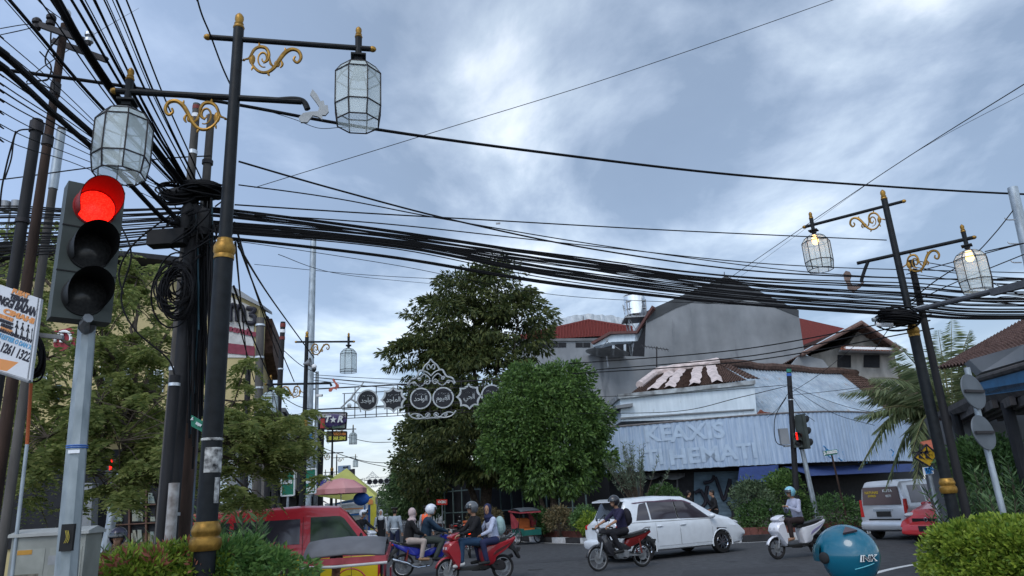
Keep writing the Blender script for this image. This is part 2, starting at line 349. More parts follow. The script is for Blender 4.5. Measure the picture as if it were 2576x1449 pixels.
# ---------------------------------------------------------------- helpers for buildings
def onpl(x, y, A, B):
    d = ray(x, y); A = Vector((A[0], A[1], 0)); B = Vector((B[0], B[1], 0)); n = (B-A).cross(Vector((0, 0, 1))); O = Vector((0, 0, ZE)); t = (A-O).dot(n)/d.dot(n); return O+d*t
def away(A, B):
    n = Vector((B[0]-A[0], B[1]-A[1], 0)).cross(Vector((0, 0, 1))).normalized(); return n if n.y > 0 else -n
def facade(mb, pix, A, B, depth, ground=False):
    pts = [onpl(x, y, A, B) for x, y in pix]
    if ground:
        for i in ground: pts[i].z = 0
    n = away(A, B)
    mb.prism(pts, n*depth); return mb
def rects(mb, pix, A, B, out, th=.04):
    """flat panel proud of the facade by out"""
    n = away(A, B); pts = [onpl(x, y, A, B)-n*(out+th) for x, y in pix]; mb.prism(pts, n*th)
def bthing(name, label, cat, A, **k): return thing(name, label, cat, (A[0], A[1], 0), world=True, **k)
def corr(mb, q00, q10, q11, q01, n, amp, sub=1):
    """a corrugated sheet between bottom q00-q10 and top q01-q11, ribs running from bottom to top"""
    q = [Vector(p) for p in (q00, q10, q11, q01)]; nn = (q[1]-q[0]).cross(q[3]-q[0]).normalized(); vs = []
    for i in range(n+1):
        f_ = i/n; h = amp*(1 if (i//2) % 2 else -1); a_ = q[0].lerp(q[1], f_)+nn*h; b_ = q[3].lerp(q[2], f_)+nn*h; vs += [a_, b_]
    o = len(vs); mb.add(vs, [(2*i, 2*i+2, 2*i+3, 2*i+1) for i in range(n)])
def tiles(mb, e0, e1, r1, r0, nx, ny, amp=.05):
    """pantile field: eave e0-e1 up to ridge r0-r1, wavy across and stepped up the slope"""
    e0, e1, r1, r0 = map(Vector, (e0, e1, r1, r0)); nn = (e1-e0).cross(r0-e0).normalized(); nn = nn if nn.z > 0 else -nn; S = nx*3; vs = []; fs = []
    for j in range(ny):
        for k_, lift in ((0, .07), (1, 0.)):
            g_ = (j+k_)/ny
            for i in range(S+1):
                f_ = i/S; vs.append(e0.lerp(e1, f_).lerp(r0.lerp(r1, f_), g_)+nn*(lift+amp*math.sin(2*PI*i/3)))
    for j in range(ny*2-1):
        for i in range(S): a_ = j*(S+1)+i; fs.append((a_, a_+1, a_+S+2, a_+S+1))
    mb.add(vs, fs)
# ---- big grey cement building with the pointed gable
A, B = (5, 58), (25, 58.01)
t = bthing('cement_building', 'huge bare grey cement wall with a dark pointed gable above the white shop', 'building', (14, 58))
m_ = MB(); facade(m_, [(1450, 893), (1622, 897), (1626, 785), (1700, 752), (1825, 697), (1925, 742), (2008, 783), (2024, 890), (2040, 1200), (1460, 1280)], A, B, 22, ground=(8, 9)); m_.build('wall', M_cem, t, smooth=0)
m_ = MB(); 
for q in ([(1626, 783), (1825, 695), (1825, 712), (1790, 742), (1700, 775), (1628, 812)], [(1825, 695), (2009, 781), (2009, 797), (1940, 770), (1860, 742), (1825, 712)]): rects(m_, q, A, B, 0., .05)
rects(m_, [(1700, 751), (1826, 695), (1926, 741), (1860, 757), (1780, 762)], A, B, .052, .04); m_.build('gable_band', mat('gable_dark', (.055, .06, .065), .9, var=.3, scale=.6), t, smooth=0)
m_ = MB(); m_.cyl(at(1822, 698, 58.4), at(1822, 684, 58.4), .05, .03, 6); m_.build('finial', M_iron, t)
# ---- modern canopy house left of the cement wall
A, B = (4, 62), (12, 57.5)
t = bthing('balcony_house', 'white edged upper storey with a deep dark balcony left of the grey gable', 'building', (8, 62))
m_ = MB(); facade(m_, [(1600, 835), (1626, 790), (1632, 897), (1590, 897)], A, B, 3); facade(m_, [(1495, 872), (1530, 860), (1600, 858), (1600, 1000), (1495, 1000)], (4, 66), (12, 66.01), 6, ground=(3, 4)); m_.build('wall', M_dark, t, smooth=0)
m_ = MB(); facade(m_, [(1490, 862), (1534, 838), (1601, 836), (1622, 798), (1626, 812), (1604, 858), (1540, 860), (1492, 872)], A, B, 1.2); m_.build('canopy', M_white, t, smooth=0)
m_ = MB(); facade(m_, [(1486, 861), (1533, 834), (1600, 832), (1640, 768), (1642, 775), (1602, 838), (1535, 840), (1490, 866)], (4, 61.6), (12, 57.1), 2.); m_.build('roof_edge', mat('edge_brown', (.10, .045, .04), .7, var=.2), t, smooth=0)
m_ = MB()
for x in (1500, 1541, 1570): facade(m_, [(x, 866), (x+5, 866), (x+5, 895), (x, 895)], (4, 64), (12, 64.01), .3)
m_.build('post', M_white, t, smooth=0)
# ---- warehouse with red sheet gable
A, B = (0, 80), (40, 80.01)
t = bthing('warehouse', 'red sheet gabled warehouse with a row of dark windows behind the trees', 'building', (8, 80))
m_ = MB(); facade(m_, [(1290, 858), (1590, 852), (1600, 960), (1290, 960)], A, B, 20, ground=(2, 3)); m_.build('wall', M_cem, t, smooth=0)
m_ = MB(); p0 = [onpl(x, y, A, B)-Vector((0, .1, 0)) for x, y in ((1295, 858), (1595, 853), (1580, 822), (1480, 804), (1300, 846))]
lo_, hi_ = p0[0], p0[3]; NV = 150; vs = []
def gabz(X):
    pts = [p0[4], p0[3], p0[2], onpl(1640, 852, A, B)]
    for i in range(3):
        if X <= pts[i+1].x: f_ = (X-pts[i].x)/(pts[i+1].x-pts[i].x); return pts[i].z+(pts[i+1].z-pts[i].z)*f_
    return pts[-1].z
for i in range(NV+1):
    X = p0[4].x+(p0[1].x-p0[4].x)*i/NV; h = .06*(1 if (i//2) % 2 else -1); vs += [(X, p0[0].y+h, p0[0].z), (X, p0[0].y+h, max(gabz(X), p0[0].z+.02))]
m_.add(vs, [(2*i, 2*i+2, 2*i+3, 2*i+1) for i in range(NV)]); m_.build('gable', M_red, t, smooth=0)
m_ = MB(); m_.prism([p0[3]+Vector((0, 0, .05)), p0[4]+Vector((-.5, 0, 0)), p0[4]+Vector((-.5, 0, -.3)), p0[3]+Vector((0, 0, -.1)), p0[2]+Vector((.5, 0, -.2)), p0[2]+Vector((.5, 0, .05))], (0, 20, 0)); m_.build('roof', M_red, t, smooth=0)
for x0, x1 in ((1305, 1348), (1364, 1424), (1448, 1485), (1503, 1560)):
    m_ = MB(); rects(m_, [(x0, 862), (x1, 862), (x1, 874), (x0, 874)], A, B, .0, .06); wf = m_.build('window', M_dark, t, smooth=0)
    m_ = MB(); k = max(2, (x1-x0)//18)
    for i in range(1, k): xx = x0+(x1-x0)*i/k; rects(m_, [(xx-.6, 862), (xx+.6, 862), (xx+.6, 874), (xx-.6, 874)], A, B, .061, .05)
    m_.build('mullion', M_cemd, wf, smooth=0)
m_ = MB(); facade(m_, [(1290, 853), (1600, 849), (1600, 856), (1290, 859)], (0, 79.8), (40, 79.81), .2); m_.build('sill_band', M_cemd, t, smooth=0)
t2 = MB(); facade(t2, [(2010, 800), (2125, 826), (2080, 845), (2025, 866), (2018, 870)], (18, 74), (40, 74.01), 15); t2.build('red_shed', M_red, smooth=0, label='red sheet shed wall sloping down right of the grey cement gable', cat='shed')
# crumpled silver sheeting on the roof behind
m_ = MB(); vs = []; nx, ny = 44, 5
for j in range(ny):
    for i in range(nx):
        x = 1305+(1605-1305)*i/(nx-1); top = float(np.interp(x, [1305, 1340, 1400, 1472, 1540, 1605], [836, 822, 805, 792, 797, 812]))+random.uniform(-2., 2.); y = top+(860-top)*j/(ny-1); vs.append(at(x, y, 86+random.uniform(-.3, .3)-j*.8))
m_.add(vs, [(j*nx+i, j*nx+i+1, (j+1)*nx+i+1, (j+1)*nx+i) for j in range(ny-1) for i in range(nx-1)])
o_ = m_.build('roof_sheeting', mat('silver_sheet', (.34, .37, .39), .45, .2, var=.2, scale=1), smooth=0, label='crumpled silver sheeting humped over the roof behind the red gable', cat='sheeting'); q = o_.modifiers.new('s', 'SOLIDIFY'); q.thickness = .2
# ---- water tank on its tower, aerial, dish
c = at(1600, 790, 60); t = thing('water_tank', 'shiny ribbed steel water tank on a spindly rooftop tower', 'water tank', (c.x, c.y, 0), world=True)
c0 = at(1600, 797, 60); r = .95; prof = [(r*.2, 2.35), (r*.75, 2.2)]
for i in range(6): prof += [(r, 2.05-i*.34), (r*.95, 1.93-i*.34)]
m_ = MB(); m_.lathe([(0.01, 2.4)]+prof+[(r*.9, 0.05), (.01, 0.05)], c0-Vector((0, 0, .2)), 24); m_.build('tank', M_chrome, t)
m_ = MB(); zb = 13.2
for i in range(4):
    q = PI/4+i*PI/2; a_ = c0+Vector((1.15*math.cos(q), 1.15*math.sin(q), -.2)); b_ = Vector((c0.x+.95*math.cos(q), c0.y+.95*math.sin(q), zb)); m_.cyl(a_+Vector((0, 0, 1.5)), b_, .05, .05, 6)
    q2 = q+PI/2; a2 = c0+Vector((1.15*math.cos(q2), 1.15*math.sin(q2), -.2)); b2 = Vector((c0.x+.95*math.cos(q2), c0.y+.95*math.sin(q2), zb))
    for h in (0, .75, 1.4): m_.cyl(a_+Vector((0, 0, h)), a2+Vector((0, 0, h)), .04, .04, 5)
    m_.cyl(a_, b2, .03, .03, 5); m_.cyl(b_, a2, .03, .03, 5)
m_.box(c0+Vector((0, 0, -.25)), (2.3, 2.3, .1)); m_.build('tower', M_metal, t)
c = at(1528, 905, 57); t = thing('satellite_dish', 'big shallow mesh satellite dish pointing up from the terrace', 'satellite dish', (c.x, c.y, 0), world=True)
Mr = Matrix.Rotation(math.radians(8), 3, 'Y'); m_ = MB()
m_.lathe([(.01, 0), (.5, .02), (1.0, .08), (1.45, .18), (1.75, .28), (1.77, .30), (1.0, .11), (.5, .045), (.01, .03)], c+Vector((0, 0, .3)), 28, Mr, caps=False); m_.build('reflector', mat('mesh_grey', (.26, .27, .28), .6, .3, alpha=.8), t)
m_ = MB()
for i in range(3): q = i*2.09; m_.cyl(c+Mr @ Vector((1.4*math.cos(q), 1.4*math.sin(q), .7)), c+Vector((.1, 0, 1.5)), .025, .025, 5)
m_.cyl(c+Vector((.1, 0, 1.5)), c+Vector((.1, 0, 1.7)), .09, .09, 8); m_.build('feed', M_metal, t)
m_ = MB(); m_.cyl((c.x, c.y, 11.6), c+Vector((0, 0, .35)), .08, .08, 8); m_.build('mast', M_metal, t)
for (x, y0, y1, Y, lab) in ((1652, 872, 960, 56, 'thin aerial mast standing beside the balcony opening'), (1467, 795, 840, 84, 'thin lightning rod above the silver sheeting')):
    m_ = MB(); m_.cyl(at(x, y0, Y), at(x, y1, Y), .05, .06, 6); p = at(x, y0, Y)
    if Y < 60:
        m_.cyl(p+Vector((-1.1, 0, .1)), p+Vector((.9, 0, -.3)), .03, .03, 5)
        for i in range(9): q = p+Vector((-1.1+i*.24, 0, .1-i*.05)); m_.cyl(q-Vector((0, .3, .2)), q+Vector((0, .3, .2)), .02, .02, 4)
    m_.build('aerial', M_iron, label=lab, cat='aerial')
c = at(1568, 775, 60); m_ = MB(); m_.cyl(c, c+Vector((1.4, 0, -.45)), .04, .04, 5)
for i in range(8): q = c+Vector((i*.19, 0, -i*.06)); m_.cyl(q-Vector((0, .2, .35)), q+Vector((0, .2, .35)), .025, .025, 4)
m_.cyl(c+Vector((1.2, 0, -.38)), c+Vector((1.4, 0, -4)), .04, .04, 5); m_.build('television_aerial', M_metal, label='fishbone television aerial left of the steel water tank', cat='aerial')
# ---- house with old tiled gable
A, B = (19, 52), (30, 52.01)
t = bthing('tiled_house', 'weathered upper house with sagging clay tile gable behind the corrugated roof', 'house', (24, 52))
m_ = MB(); facade(m_, [(2040, 893), (2135, 868), (2165, 822), (2235, 868), (2250, 885), (2255, 1010), (2035, 1010)], A, B, 9, ground=(5, 6)); m_.build('wall', mat('stained_plaster', (.25, .24, .22), .9, var=.4, scale=1.5, stretch=(1, 1, .4)), t, smooth=0)
m_ = MB(); e0 = at(2015, 895, 50.6); r0 = at(2168, 815, 50.6); tiles(m_, e0, e0+Vector((0, 11, 0)), r0+Vector((0, 11, 0)), r0, 30, 14, .06)
e1 = at(2262, 880, 50.6); tiles(m_, e1, e1+Vector((0, 11, 0)), r0+Vector((0, 11, .02)), r0+Vector((0, 0, .02)), 30, 9, .06); rf = m_.build('roof', M_tile, t)
m_ = MB(); m_.tube([e0+Vector((0, -.05, .05)), r0+Vector((0, -.05, .1)), e1+Vector((0, -.05, .05))], .16, 8); m_.tube([r0+Vector((0, 0, .1)), r0+Vector((0, 11, .1))], .17, 8); o_ = m_.build('ridge', M_tile2, t)
m_ = MB(); rects(m_, [(2110, 880), (2262, 884), (2262, 890), (2110, 886)], A, B, .0, 1.2); m_.build('awning', M_wht, t, smooth=0)
m_ = MB(); tiles(m_, at(2112, 882, 50.5), at(2262, 886, 50.5), at(2255, 874, 51.9), at(2118, 869, 51.9), 22, 4, .04); m_.build('awning_tiles', mat('orange_tile', (.25, .10, .06), .8, var=.3, scale=5), t)
for x0, x1 in ((2106, 2140), (2172, 2212)):
    m_ = MB(); rects(m_, [(x0, 893), (x1, 894), (x1, 925), (x0, 924)], A, B, .02, .04); m_.build('window', M_dark, t, smooth=0)
m_ = MB(); facade(m_, [(1985, 925), (2015, 890), (2070, 905), (2090, 930), (2080, 960), (1990, 960)], (15, 51), (30, 51.01), .4); m_.build('grey_hip', M_cem, t, smooth=0)
# ---- corner shop with the curved corrugated fascia
t = bthing('corner_shop', 'long white corner shop wrapped in a faded blue corrugated fascia', 'shop', (12, 38))
path = crom([(3.9, 37, 0), (8, 37, 0), (12.6, 37.4, 0), (16.4, 39, 0), (20.4, 42.4, 0), (24, 46.4, 0), (27.5, 51, 0)], 12)
def ztop(x): return 5.02+(5.55-5.02)*min(1, max(0, (x-3.9)/17.))
pf = resample(path, .085); vs = []
for i, p in enumerate(pf):
    d = (pf[min(i+1, len(pf)-1)]-pf[max(i-1, 0)]).normalized(); n = Vector((d.y, -d.x, 0))*(.015 if (i//2) % 2 else -.015)
    vs += [p+n+Vector((0, 0, 2.8+random.uniform(-.015, .015))), p+n+Vector((0, 0, ztop(p.x)))]
m_ = MB(); m_.add(vs, [(2*i, 2*i+2, 2*i+3, 2*i+1) for i in range(len(pf)-1)]); fas = m_.build('fascia', M_fas, t, smooth=0)
m_ = MB(); m_.tube([p+Vector((0, 0, ztop(p.x)+.02)) for p in path], .05, 6); m_.tube([p+Vector((0, .06, 2.82)) for p in path], .04, 6)
for x in (3.9,): m_.cyl((x, 37, 2.8), (x, 37, 5.05), .06, .06, 6)
m_.build('fascia_edge', mat('rust_edge', (.13, .12, .12), .8, var=.4), t)
letters = MB()
def fas_text(s_, px, py, hpx, sx_=1., b_=.02):
    p = onpl(px, py, (3.9, 37), (12.6, 37)); p.y = 36.93+max(0, (p.x-8))*.085
    q = onpl(px, py+hpx, (3.9, 37), (12.6, 37)); size = abs(p.z-q.z)*1.42
    k = text_mb(s_, size, frame(p, (1, 0, 0.03), (0, 0, 1)), .0, b_, sx=sx_); letters.add(k.v, k.f)
fas_text('KE', 1655, 1093, 38, 1.15, .03); fas_text('AXIS', 1755, 1088, 40, 1.2, .03); fas_text('TI', 1645, 1152, 38, 1.1, .03); fas_text('HEMATI', 1796, 1143, 38, 1.25, .03)
def pathy(x):
    for i in range(len(path)-1):
        if path[i].x <= x <= path[i+1].x: return path[i].y+(path[i+1].y-path[i].y)*(x-path[i].x)/(path[i+1].x-path[i].x)
    return 37.
me_ = bpy.data.meshes.new('l'); me_.from_pydata(letters.v, [], letters.f); bm_ = bmesh.new(); bm_.from_mesh(me_); bmesh.ops.triangulate(bm_, faces=bm_.faces[:])
for _ in range(3): bmesh.ops.subdivide_edges(bm_, edges=[e_ for e_ in bm_.edges if abs(e_.verts[0].co.x-e_.verts[1].co.x) > .12], cuts=1, use_grid_fill=False); bmesh.ops.triangulate(bm_, faces=bm_.faces[:])
bm_.verts.ensure_lookup_table(); bm_.verts.index_update(); letters = MB().add([(v.co.x, pathy(v.co.x)-.030, v.co.z) for v in bm_.verts], [[v.index for v in f.verts] for f in bm_.faces]); bm_.free(); bpy.data.meshes.remove(me_)
letters.build('lettering', M_faint, fas, smooth=0)
gr = MB()
def scrawl(mb, strokes, A, B, r, Y0=None):
    for s_ in strokes: mb.tube(crom([onpl(x, y, A, B) for x, y in s_], 6), r, 5)
scrawl(gr, [[(2072, 1122), (2085, 1133), (2108, 1134)], [(2076, 1124), (2084, 1146), (2090, 1152)], [(2125, 1130), (2118, 1140), (2128, 1150), (2117, 1158), (2110, 1152)], [(2136, 1128), (2132, 1152)], [(2148, 1134), (2134, 1143), (2150, 1155)], [(2160, 1136), (2152, 1146), (2162, 1150), (2166, 1138), (2168, 1152)], [(2172, 1132), (2176, 1146), (2188, 1134)], [(2188, 1134), (2180, 1166)], [(2196, 1134), (2192, 1150)], [(2194, 1142), (2204, 1132), (2208, 1150)], [(2222, 1132), (2220, 1152)], [(2240, 1130), (2230, 1142), (2240, 1150), (2248, 1138), (2240, 1130)], [(2160, 1162), (2166, 1156), (2174, 1163), (2166, 1169)]], (16.3, 38.75), (24, 46.0), .035)
gr.build('graffiti', mat('graffiti_blue', (.06, .22, .42), .7, var=0), fas)
# ground floor behind the fascia
back = [p+Vector((.55, 1.5, 0)) for p in path]
m_ = MB()
for i in range(0, len(back)-1): m_.bar(back[i]+Vector((0, 0, 1.5)), back[i+1]+Vector((0, 0, 1.5)), .3, 3.)
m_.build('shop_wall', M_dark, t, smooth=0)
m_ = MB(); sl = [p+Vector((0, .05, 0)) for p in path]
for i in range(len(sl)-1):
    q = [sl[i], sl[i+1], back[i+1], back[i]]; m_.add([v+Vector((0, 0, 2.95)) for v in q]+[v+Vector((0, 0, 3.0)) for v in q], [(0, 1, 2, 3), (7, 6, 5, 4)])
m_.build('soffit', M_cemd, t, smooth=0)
A, B = (3.9, 38.2), (12.6, 38.5)
for px0, px1 in ((1590, 1612), (1722, 1742), (1874, 1888)):
    m_ = MB(); facade(m_, [(px0, 1180), (px1, 1180), (px1+2, 1340), (px0+2, 1340)], A, B, .5); m_.build('column', M_cem, t, smooth=0)
m_ = MB(); e = [onpl(x, y, A, B) for x, y in ((1745, 1335), (1875, 1335), (1875, 1184), (1745, 1188))]
vs = []; NR = 90
for i in range(NR+1):
    f_ = i/NR; h = .03 if i % 2 else 0; vs += [e[0].lerp(e[3], f_)+Vector((0, -h-.05, 0)), e[1].lerp(e[2], f_)+Vector((0, -h-.05, 0))]
m_.add(vs, [(2*i, 2*i+1, 2*i+3, 2*i+2) for i in range(NR)]); sh = m_.build('roller_shutter', mat('shutter_blue', (.13, .19, .24), .5, .2, var=.3, scale=2), t, smooth=0)
m_ = MB(); A2, B2 = (3.9, 38.05), (12.6, 38.35)
for s_ in ([(1762, 1232), (1775, 1262), (1757, 1290), (1762, 1320)], [(1762, 1232), (1748, 1240)], [(1780, 1222), (1776, 1250), (1790, 1272)], [(1800, 1200), (1812, 1235), (1822, 1256), (1836, 1205)], [(1836, 1205), (1840, 1246), (1848, 1250)], [(1770, 1290), (1790, 1280), (1800, 1258)], [(1830, 1262), (1845, 1290), (1838, 1330)], [(1868, 1232), (1846, 1242), (1868, 1248)], [(1846, 1290), (1860, 1268), (1874, 1262)], [(1770, 1215), (1790, 1210), (1796, 1196)]):
    m_.tube(crom([onpl(x, y, A2, B2) for x, y in s_], 6), .085, 6)
m_.build('graffiti', mat('graffiti_black', (.012, .012, .02), .7, var=0), sh)
m_ = MB(); facade(m_, [(1615, 1290), (1720, 1286), (1720, 1300), (1615, 1303)], (3.9, 38.1), (12.6, 38.4), .05); m_.build('yellow_band', mat('yellow_paint', (.35, .28, .04), .6, var=.2), t, smooth=0)
for x in (1665, 1702): m_ = MB(); facade(m_, [(x, 1195), (x+4, 1195), (x+4, 1330), (x, 1330)], (3.9, 38.15), (12.6, 38.45), .05); m_.build('door_post', M_cemd, t, smooth=0)
m_ = MB()
for x0, x1 in ((1612, 1662), (1664, 1722)):
    for k in range(5): f_ = k/4; y = 1196+10*math.sin(f_*PI)+2; 
    pts = [onpl(x0+(x1-x0)*k/8, 1190, A, B) for k in range(9)]; low = [onpl(x0+(x1-x0)*k/8, 1198+9*math.sin(k/8*PI), (3.9, 37.7), (12.6, 38.)) for k in range(9)]
    m_.add(pts+low, [(i, i+1, i+10, i+9) for i in range(8)])
m_.build('scallop_awning', M_cem, t, smooth=0)
# parapet above the fascia
A, B = (5.2, 38), (12.8, 38.3)
m_ = MB(); facade(m_, [(1563, 1060), (1560, 1002), (1898, 966), (1904, 1050)], A, B, 2.5); m_.build('parapet', M_white, t, smooth=0)
m_ = MB(); facade(m_, [(1554, 992), (1900, 956), (1901, 966), (1556, 1003)], (5.2, 37.8), (12.8, 38.1), 3.); m_.build('coping', mat('mould_coping', (.42, .46, .48), .9, var=.5, scale=2, col2=(.10, .10, .10)), t, smooth=0)
m_ = MB(); facade(m_, [(1548, 1020), (1592, 1014), (1592, 1022), (1550, 1028)], (5.2, 37.7), (12.8, 38.0), 3.); facade(m_, [(1560, 1050), (1898, 1028), (1898, 1031), (1560, 1054)], (5.2, 37.9), (12.8, 38.2), .1); m_.build('ledge', M_cem, t, smooth=0)
# roofs
m_ = MB(); q = [at(1585, 994, 38.6), at(1880, 958, 39.2), at(1806, 917, 44), at(1648, 945, 43)]
tiles(m_, q[0], q[1], q[2], q[3], 40, 16, .05); rf = m_.build('tiled_roof', M_tile, t)
m_ = MB()
for xb, xt in ((1640, 1688), (1682, 1714), (1748, 1755), (1806, 1784)):
    nsg = 10; pts = []
    for i in range(nsg+1):
        f_ = i/nsg; a_ = q[0].lerp(q[1], (xb-1585)/295.); b_ = q[3].lerp(q[2], (xt-1648)/158.); pts.append(a_.lerp(b_, f_)+Vector((random.uniform(-.06, .06), 0, .16)))
    vs = []
    for p in pts: vs += [p-Vector((.3, 0, random.uniform(.0, .05))), p+Vector((0, 0, .1)), p+Vector((.3, 0, random.uniform(-.05, .03)))]
    m_.add(vs, [(3*i+k, 3*i+k+1, 3*i+k+4, 3*i+k+3) for i in range(nsg) for k in (0, 1)])
m_.tube([q[3].lerp(q[2], i/10)+Vector((0, -.1, .2+random.uniform(-.05, .05))) for i in range(11)], .26, 8); m_.tube([q[0].lerp(q[3], .35+.65*i/6)+Vector((0, -.1, .15)) for i in range(7)], .22, 8)
m_.build('plastic_strip', mat('pale_plastic', (.50, .42, .40), .6, var=.25, scale=3), rf)
m_ = MB(); c0, c1, c2, c3 = at(1880, 1050, 38.8), at(2250, 1046, 47), at(2112, 940, 51), at(1800, 918, 44.2)
corr(m_, c0, c1, c2, c3, 170, .03); sr = m_.build('zinc_roof', M_roofs, t, smooth=0)
m_ = MB(); d0, d1, d2 = at(2245, 1044, 47), at(2420, 1046, 56), at(2330, 948, 58); tiles(m_, d0, d1, d2, c2+Vector((0, 0, .03)), 40, 18, .05)
m_.build('brown_roof', M_tile, t); m_ = MB(); tiles(m_, q[1]+Vector((0, .1, .1)), q[1]+Vector((.8, .2, .05)), c3+Vector((.7, 0, .05)), q[2]+Vector((0, 0, .05)), 3, 12, .05)
m_.build('hip_edge', M_tile, t)
m_ = MB(); rd = [q[2].lerp(c2, i/14)+Vector((0, 0, .12+random.uniform(-.05, .05)+.05*math.sin(i))) for i in range(15)]+[c2.lerp(d2, i/8)+Vector((0, 0, .1)) for i in range(1, 9)]; m_.tube(rd, .27, 8); m_.build('ridge', M_tile, t)
m_ = MB()
for (a_, b_, c_, d_) in ((q[3], q[2], q[2]+Vector((1, 6, -2.4)), q[3]+Vector((0, 6, -2.4))), (c3, c2, c2+Vector((2, 9, -3)), c3+Vector((1, 6, -2.4))), (c2, d2, d2+Vector((0, 6, -3)), c2+Vector((2, 9, -3))), (q[0], q[3], q[3]+Vector((0, 6, -2.4)), q[0]+Vector((0, 9, 0)))): m_.add([a_, b_, c_, d_], [(0, 1, 2, 3)])
m_.build('rear_slope', M_tile, t, smooth=0)
m_ = MB(); facade(m_, [(1906, 1040), (1915, 1030), (1922, 1036), (1958, 1040), (1956, 1046), (1908, 1048)], (12, 37.6), (16, 38.6), .1); m_.build('torn_edge', mat('rust_red', (.16, .05, .03), .8, var=.5, scale=9), t, smooth=0)
# ---- blue tarpaulins
def tarp(pix, Ys, lab, sag=.25, n=10):
    a_, b_, c_, d_ = [at(x, y, Y) for (x, y), Y in zip(pix, Ys)]; m_ = MB(); vs = []
    for j in range(n+1):
        for i in range(n+1):
            u, v = i/n, j/n; p = a_.lerp(b_, u).lerp(d_.lerp(c_, u), v); p.z -= sag*math.sin(u*PI)*math.sin(v*PI)*(1+.3*math.sin(u*9)); p.z += random.uniform(-.012, .012); vs.append(p)
    m_.add(vs, [(j*(n+1)+i, j*(n+1)+i+1, (j+1)*(n+1)+i+1, (j+1)*(n+1)+i) for j in range(n) for i in range(n)])
    o_ = m_.build('tarpaulin', M_blue, smooth=60, label=lab, cat='tarpaulin'); q_ = o_.modifiers.new('s', 'SOLIDIFY'); q_.thickness = .01
tarp([(1860, 1176), (1958, 1170), (1958, 1212), (1855, 1213)], (37, 37.4, 36.6, 36.3), 'small slack blue tarpaulin hung beside the graffiti shutter', .1)
tarp([(1965, 1172), (2330, 1166), (2300, 1186), (2040, 1197)], (38, 46, 42, 34.5), 'long blue tarpaulin awning stretched under the curved fascia', .25, 18)
# ---- house at the right edge: pantile roof over a blue fascia canopy
t = bthing('pantile_house', 'brown pantile roofed house at the right edge above the blue edged canopy', 'house', (13, 18))
m_ = MB(); e0, e1 = at(2360, 932, 15.0), at(2700, 880, 12.0); r0, r1 = at(2440, 884, 21.5), at(2760, 700, 17.); tiles(m_, e0, e1, r1, r0, 34, 20, .035); m_.build('roof', M_tile2, t)
m_ = MB(); m_.add([r0, r1, r1+Vector((2, 5, -2)), r0+Vector((2, 5, -2))], [(0, 1, 2, 3)]); m_.prism([(e0.x+.8, e0.y+1.4, 0), (e1.x+3, e1.y+1, 0), (e1.x+3, e1.y+6, 0), (e0.x+2.5, e0.y+6, 0)], (0, 0, 3.2)); m_.build('wall', M_cemd, t, smooth=0)
m_ = MB(); m_.prism([at(2438, 905, 13.6), at(2576, 866, 12.2), at(2576, 905, 12.2), at(2470, 936, 13.4)], (.2, .5, 0)); m_.build('gutter_board', M_cem, t, smooth=0)
t = bthing('canopy_shelter', 'flat canopy with a bright blue fascia board at the right edge', 'canopy', (10, 13))
a_, b_ = at(2462, 960, 12.6), at(2660, 905, 9.5)
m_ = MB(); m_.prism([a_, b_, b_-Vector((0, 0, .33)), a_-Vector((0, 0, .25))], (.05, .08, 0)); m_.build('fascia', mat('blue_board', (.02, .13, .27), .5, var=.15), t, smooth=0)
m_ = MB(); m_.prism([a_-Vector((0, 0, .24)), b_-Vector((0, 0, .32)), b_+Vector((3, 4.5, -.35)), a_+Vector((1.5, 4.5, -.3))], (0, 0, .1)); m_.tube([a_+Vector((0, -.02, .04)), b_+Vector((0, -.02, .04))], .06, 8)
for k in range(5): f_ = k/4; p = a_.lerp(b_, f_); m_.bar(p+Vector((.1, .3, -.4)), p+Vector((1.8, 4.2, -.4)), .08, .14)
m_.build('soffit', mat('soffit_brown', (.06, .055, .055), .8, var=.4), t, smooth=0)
for p in (a_+Vector((.9, 2.4, 0)), b_+Vector((.8, 2.4, 0))): MB().cyl((p.x, p.y, 0), (p.x, p.y, p.z-.3), .09, .09, 10).build('post', M_dark, t)
m_ = MB(); m_.prism([at(2400, 1190, 30), at(2576, 1150, 26), at(2576, 1050, 26), at(2380, 1065, 30)], (0, 3, 0)); m_.build('rear_wall', M_dark, smooth=0, label='dark shop wall behind the coconut palm', cat='wall')
m_ = MB(); m_.prism([at(2448, 1128, 19), at(2474, 1124, 19), at(2474, 1085, 19), at(2446, 1088, 19)], (0, .05, 0)); m_.build('yellow_banner', mat('banner_yellow', (.5, .42, .05), .6, var=.1), smooth=0, label='small yellow banner behind the round sign backs', cat='banner')
m_ = MB(); a_, b_ = at(2388, 1160, 17), at(2480, 1140, 17); m_.prism([a_, b_, b_+Vector((.3, 1.6, .5)), a_+Vector((.3, 1.6, .5))], (0, 0, .04)); m_.build('orange_awning', mat('awning_orange', (.42, .12, .07), .7, var=.2), smooth=0, label='faded orange awning low behind the palm trunk', cat='awning')
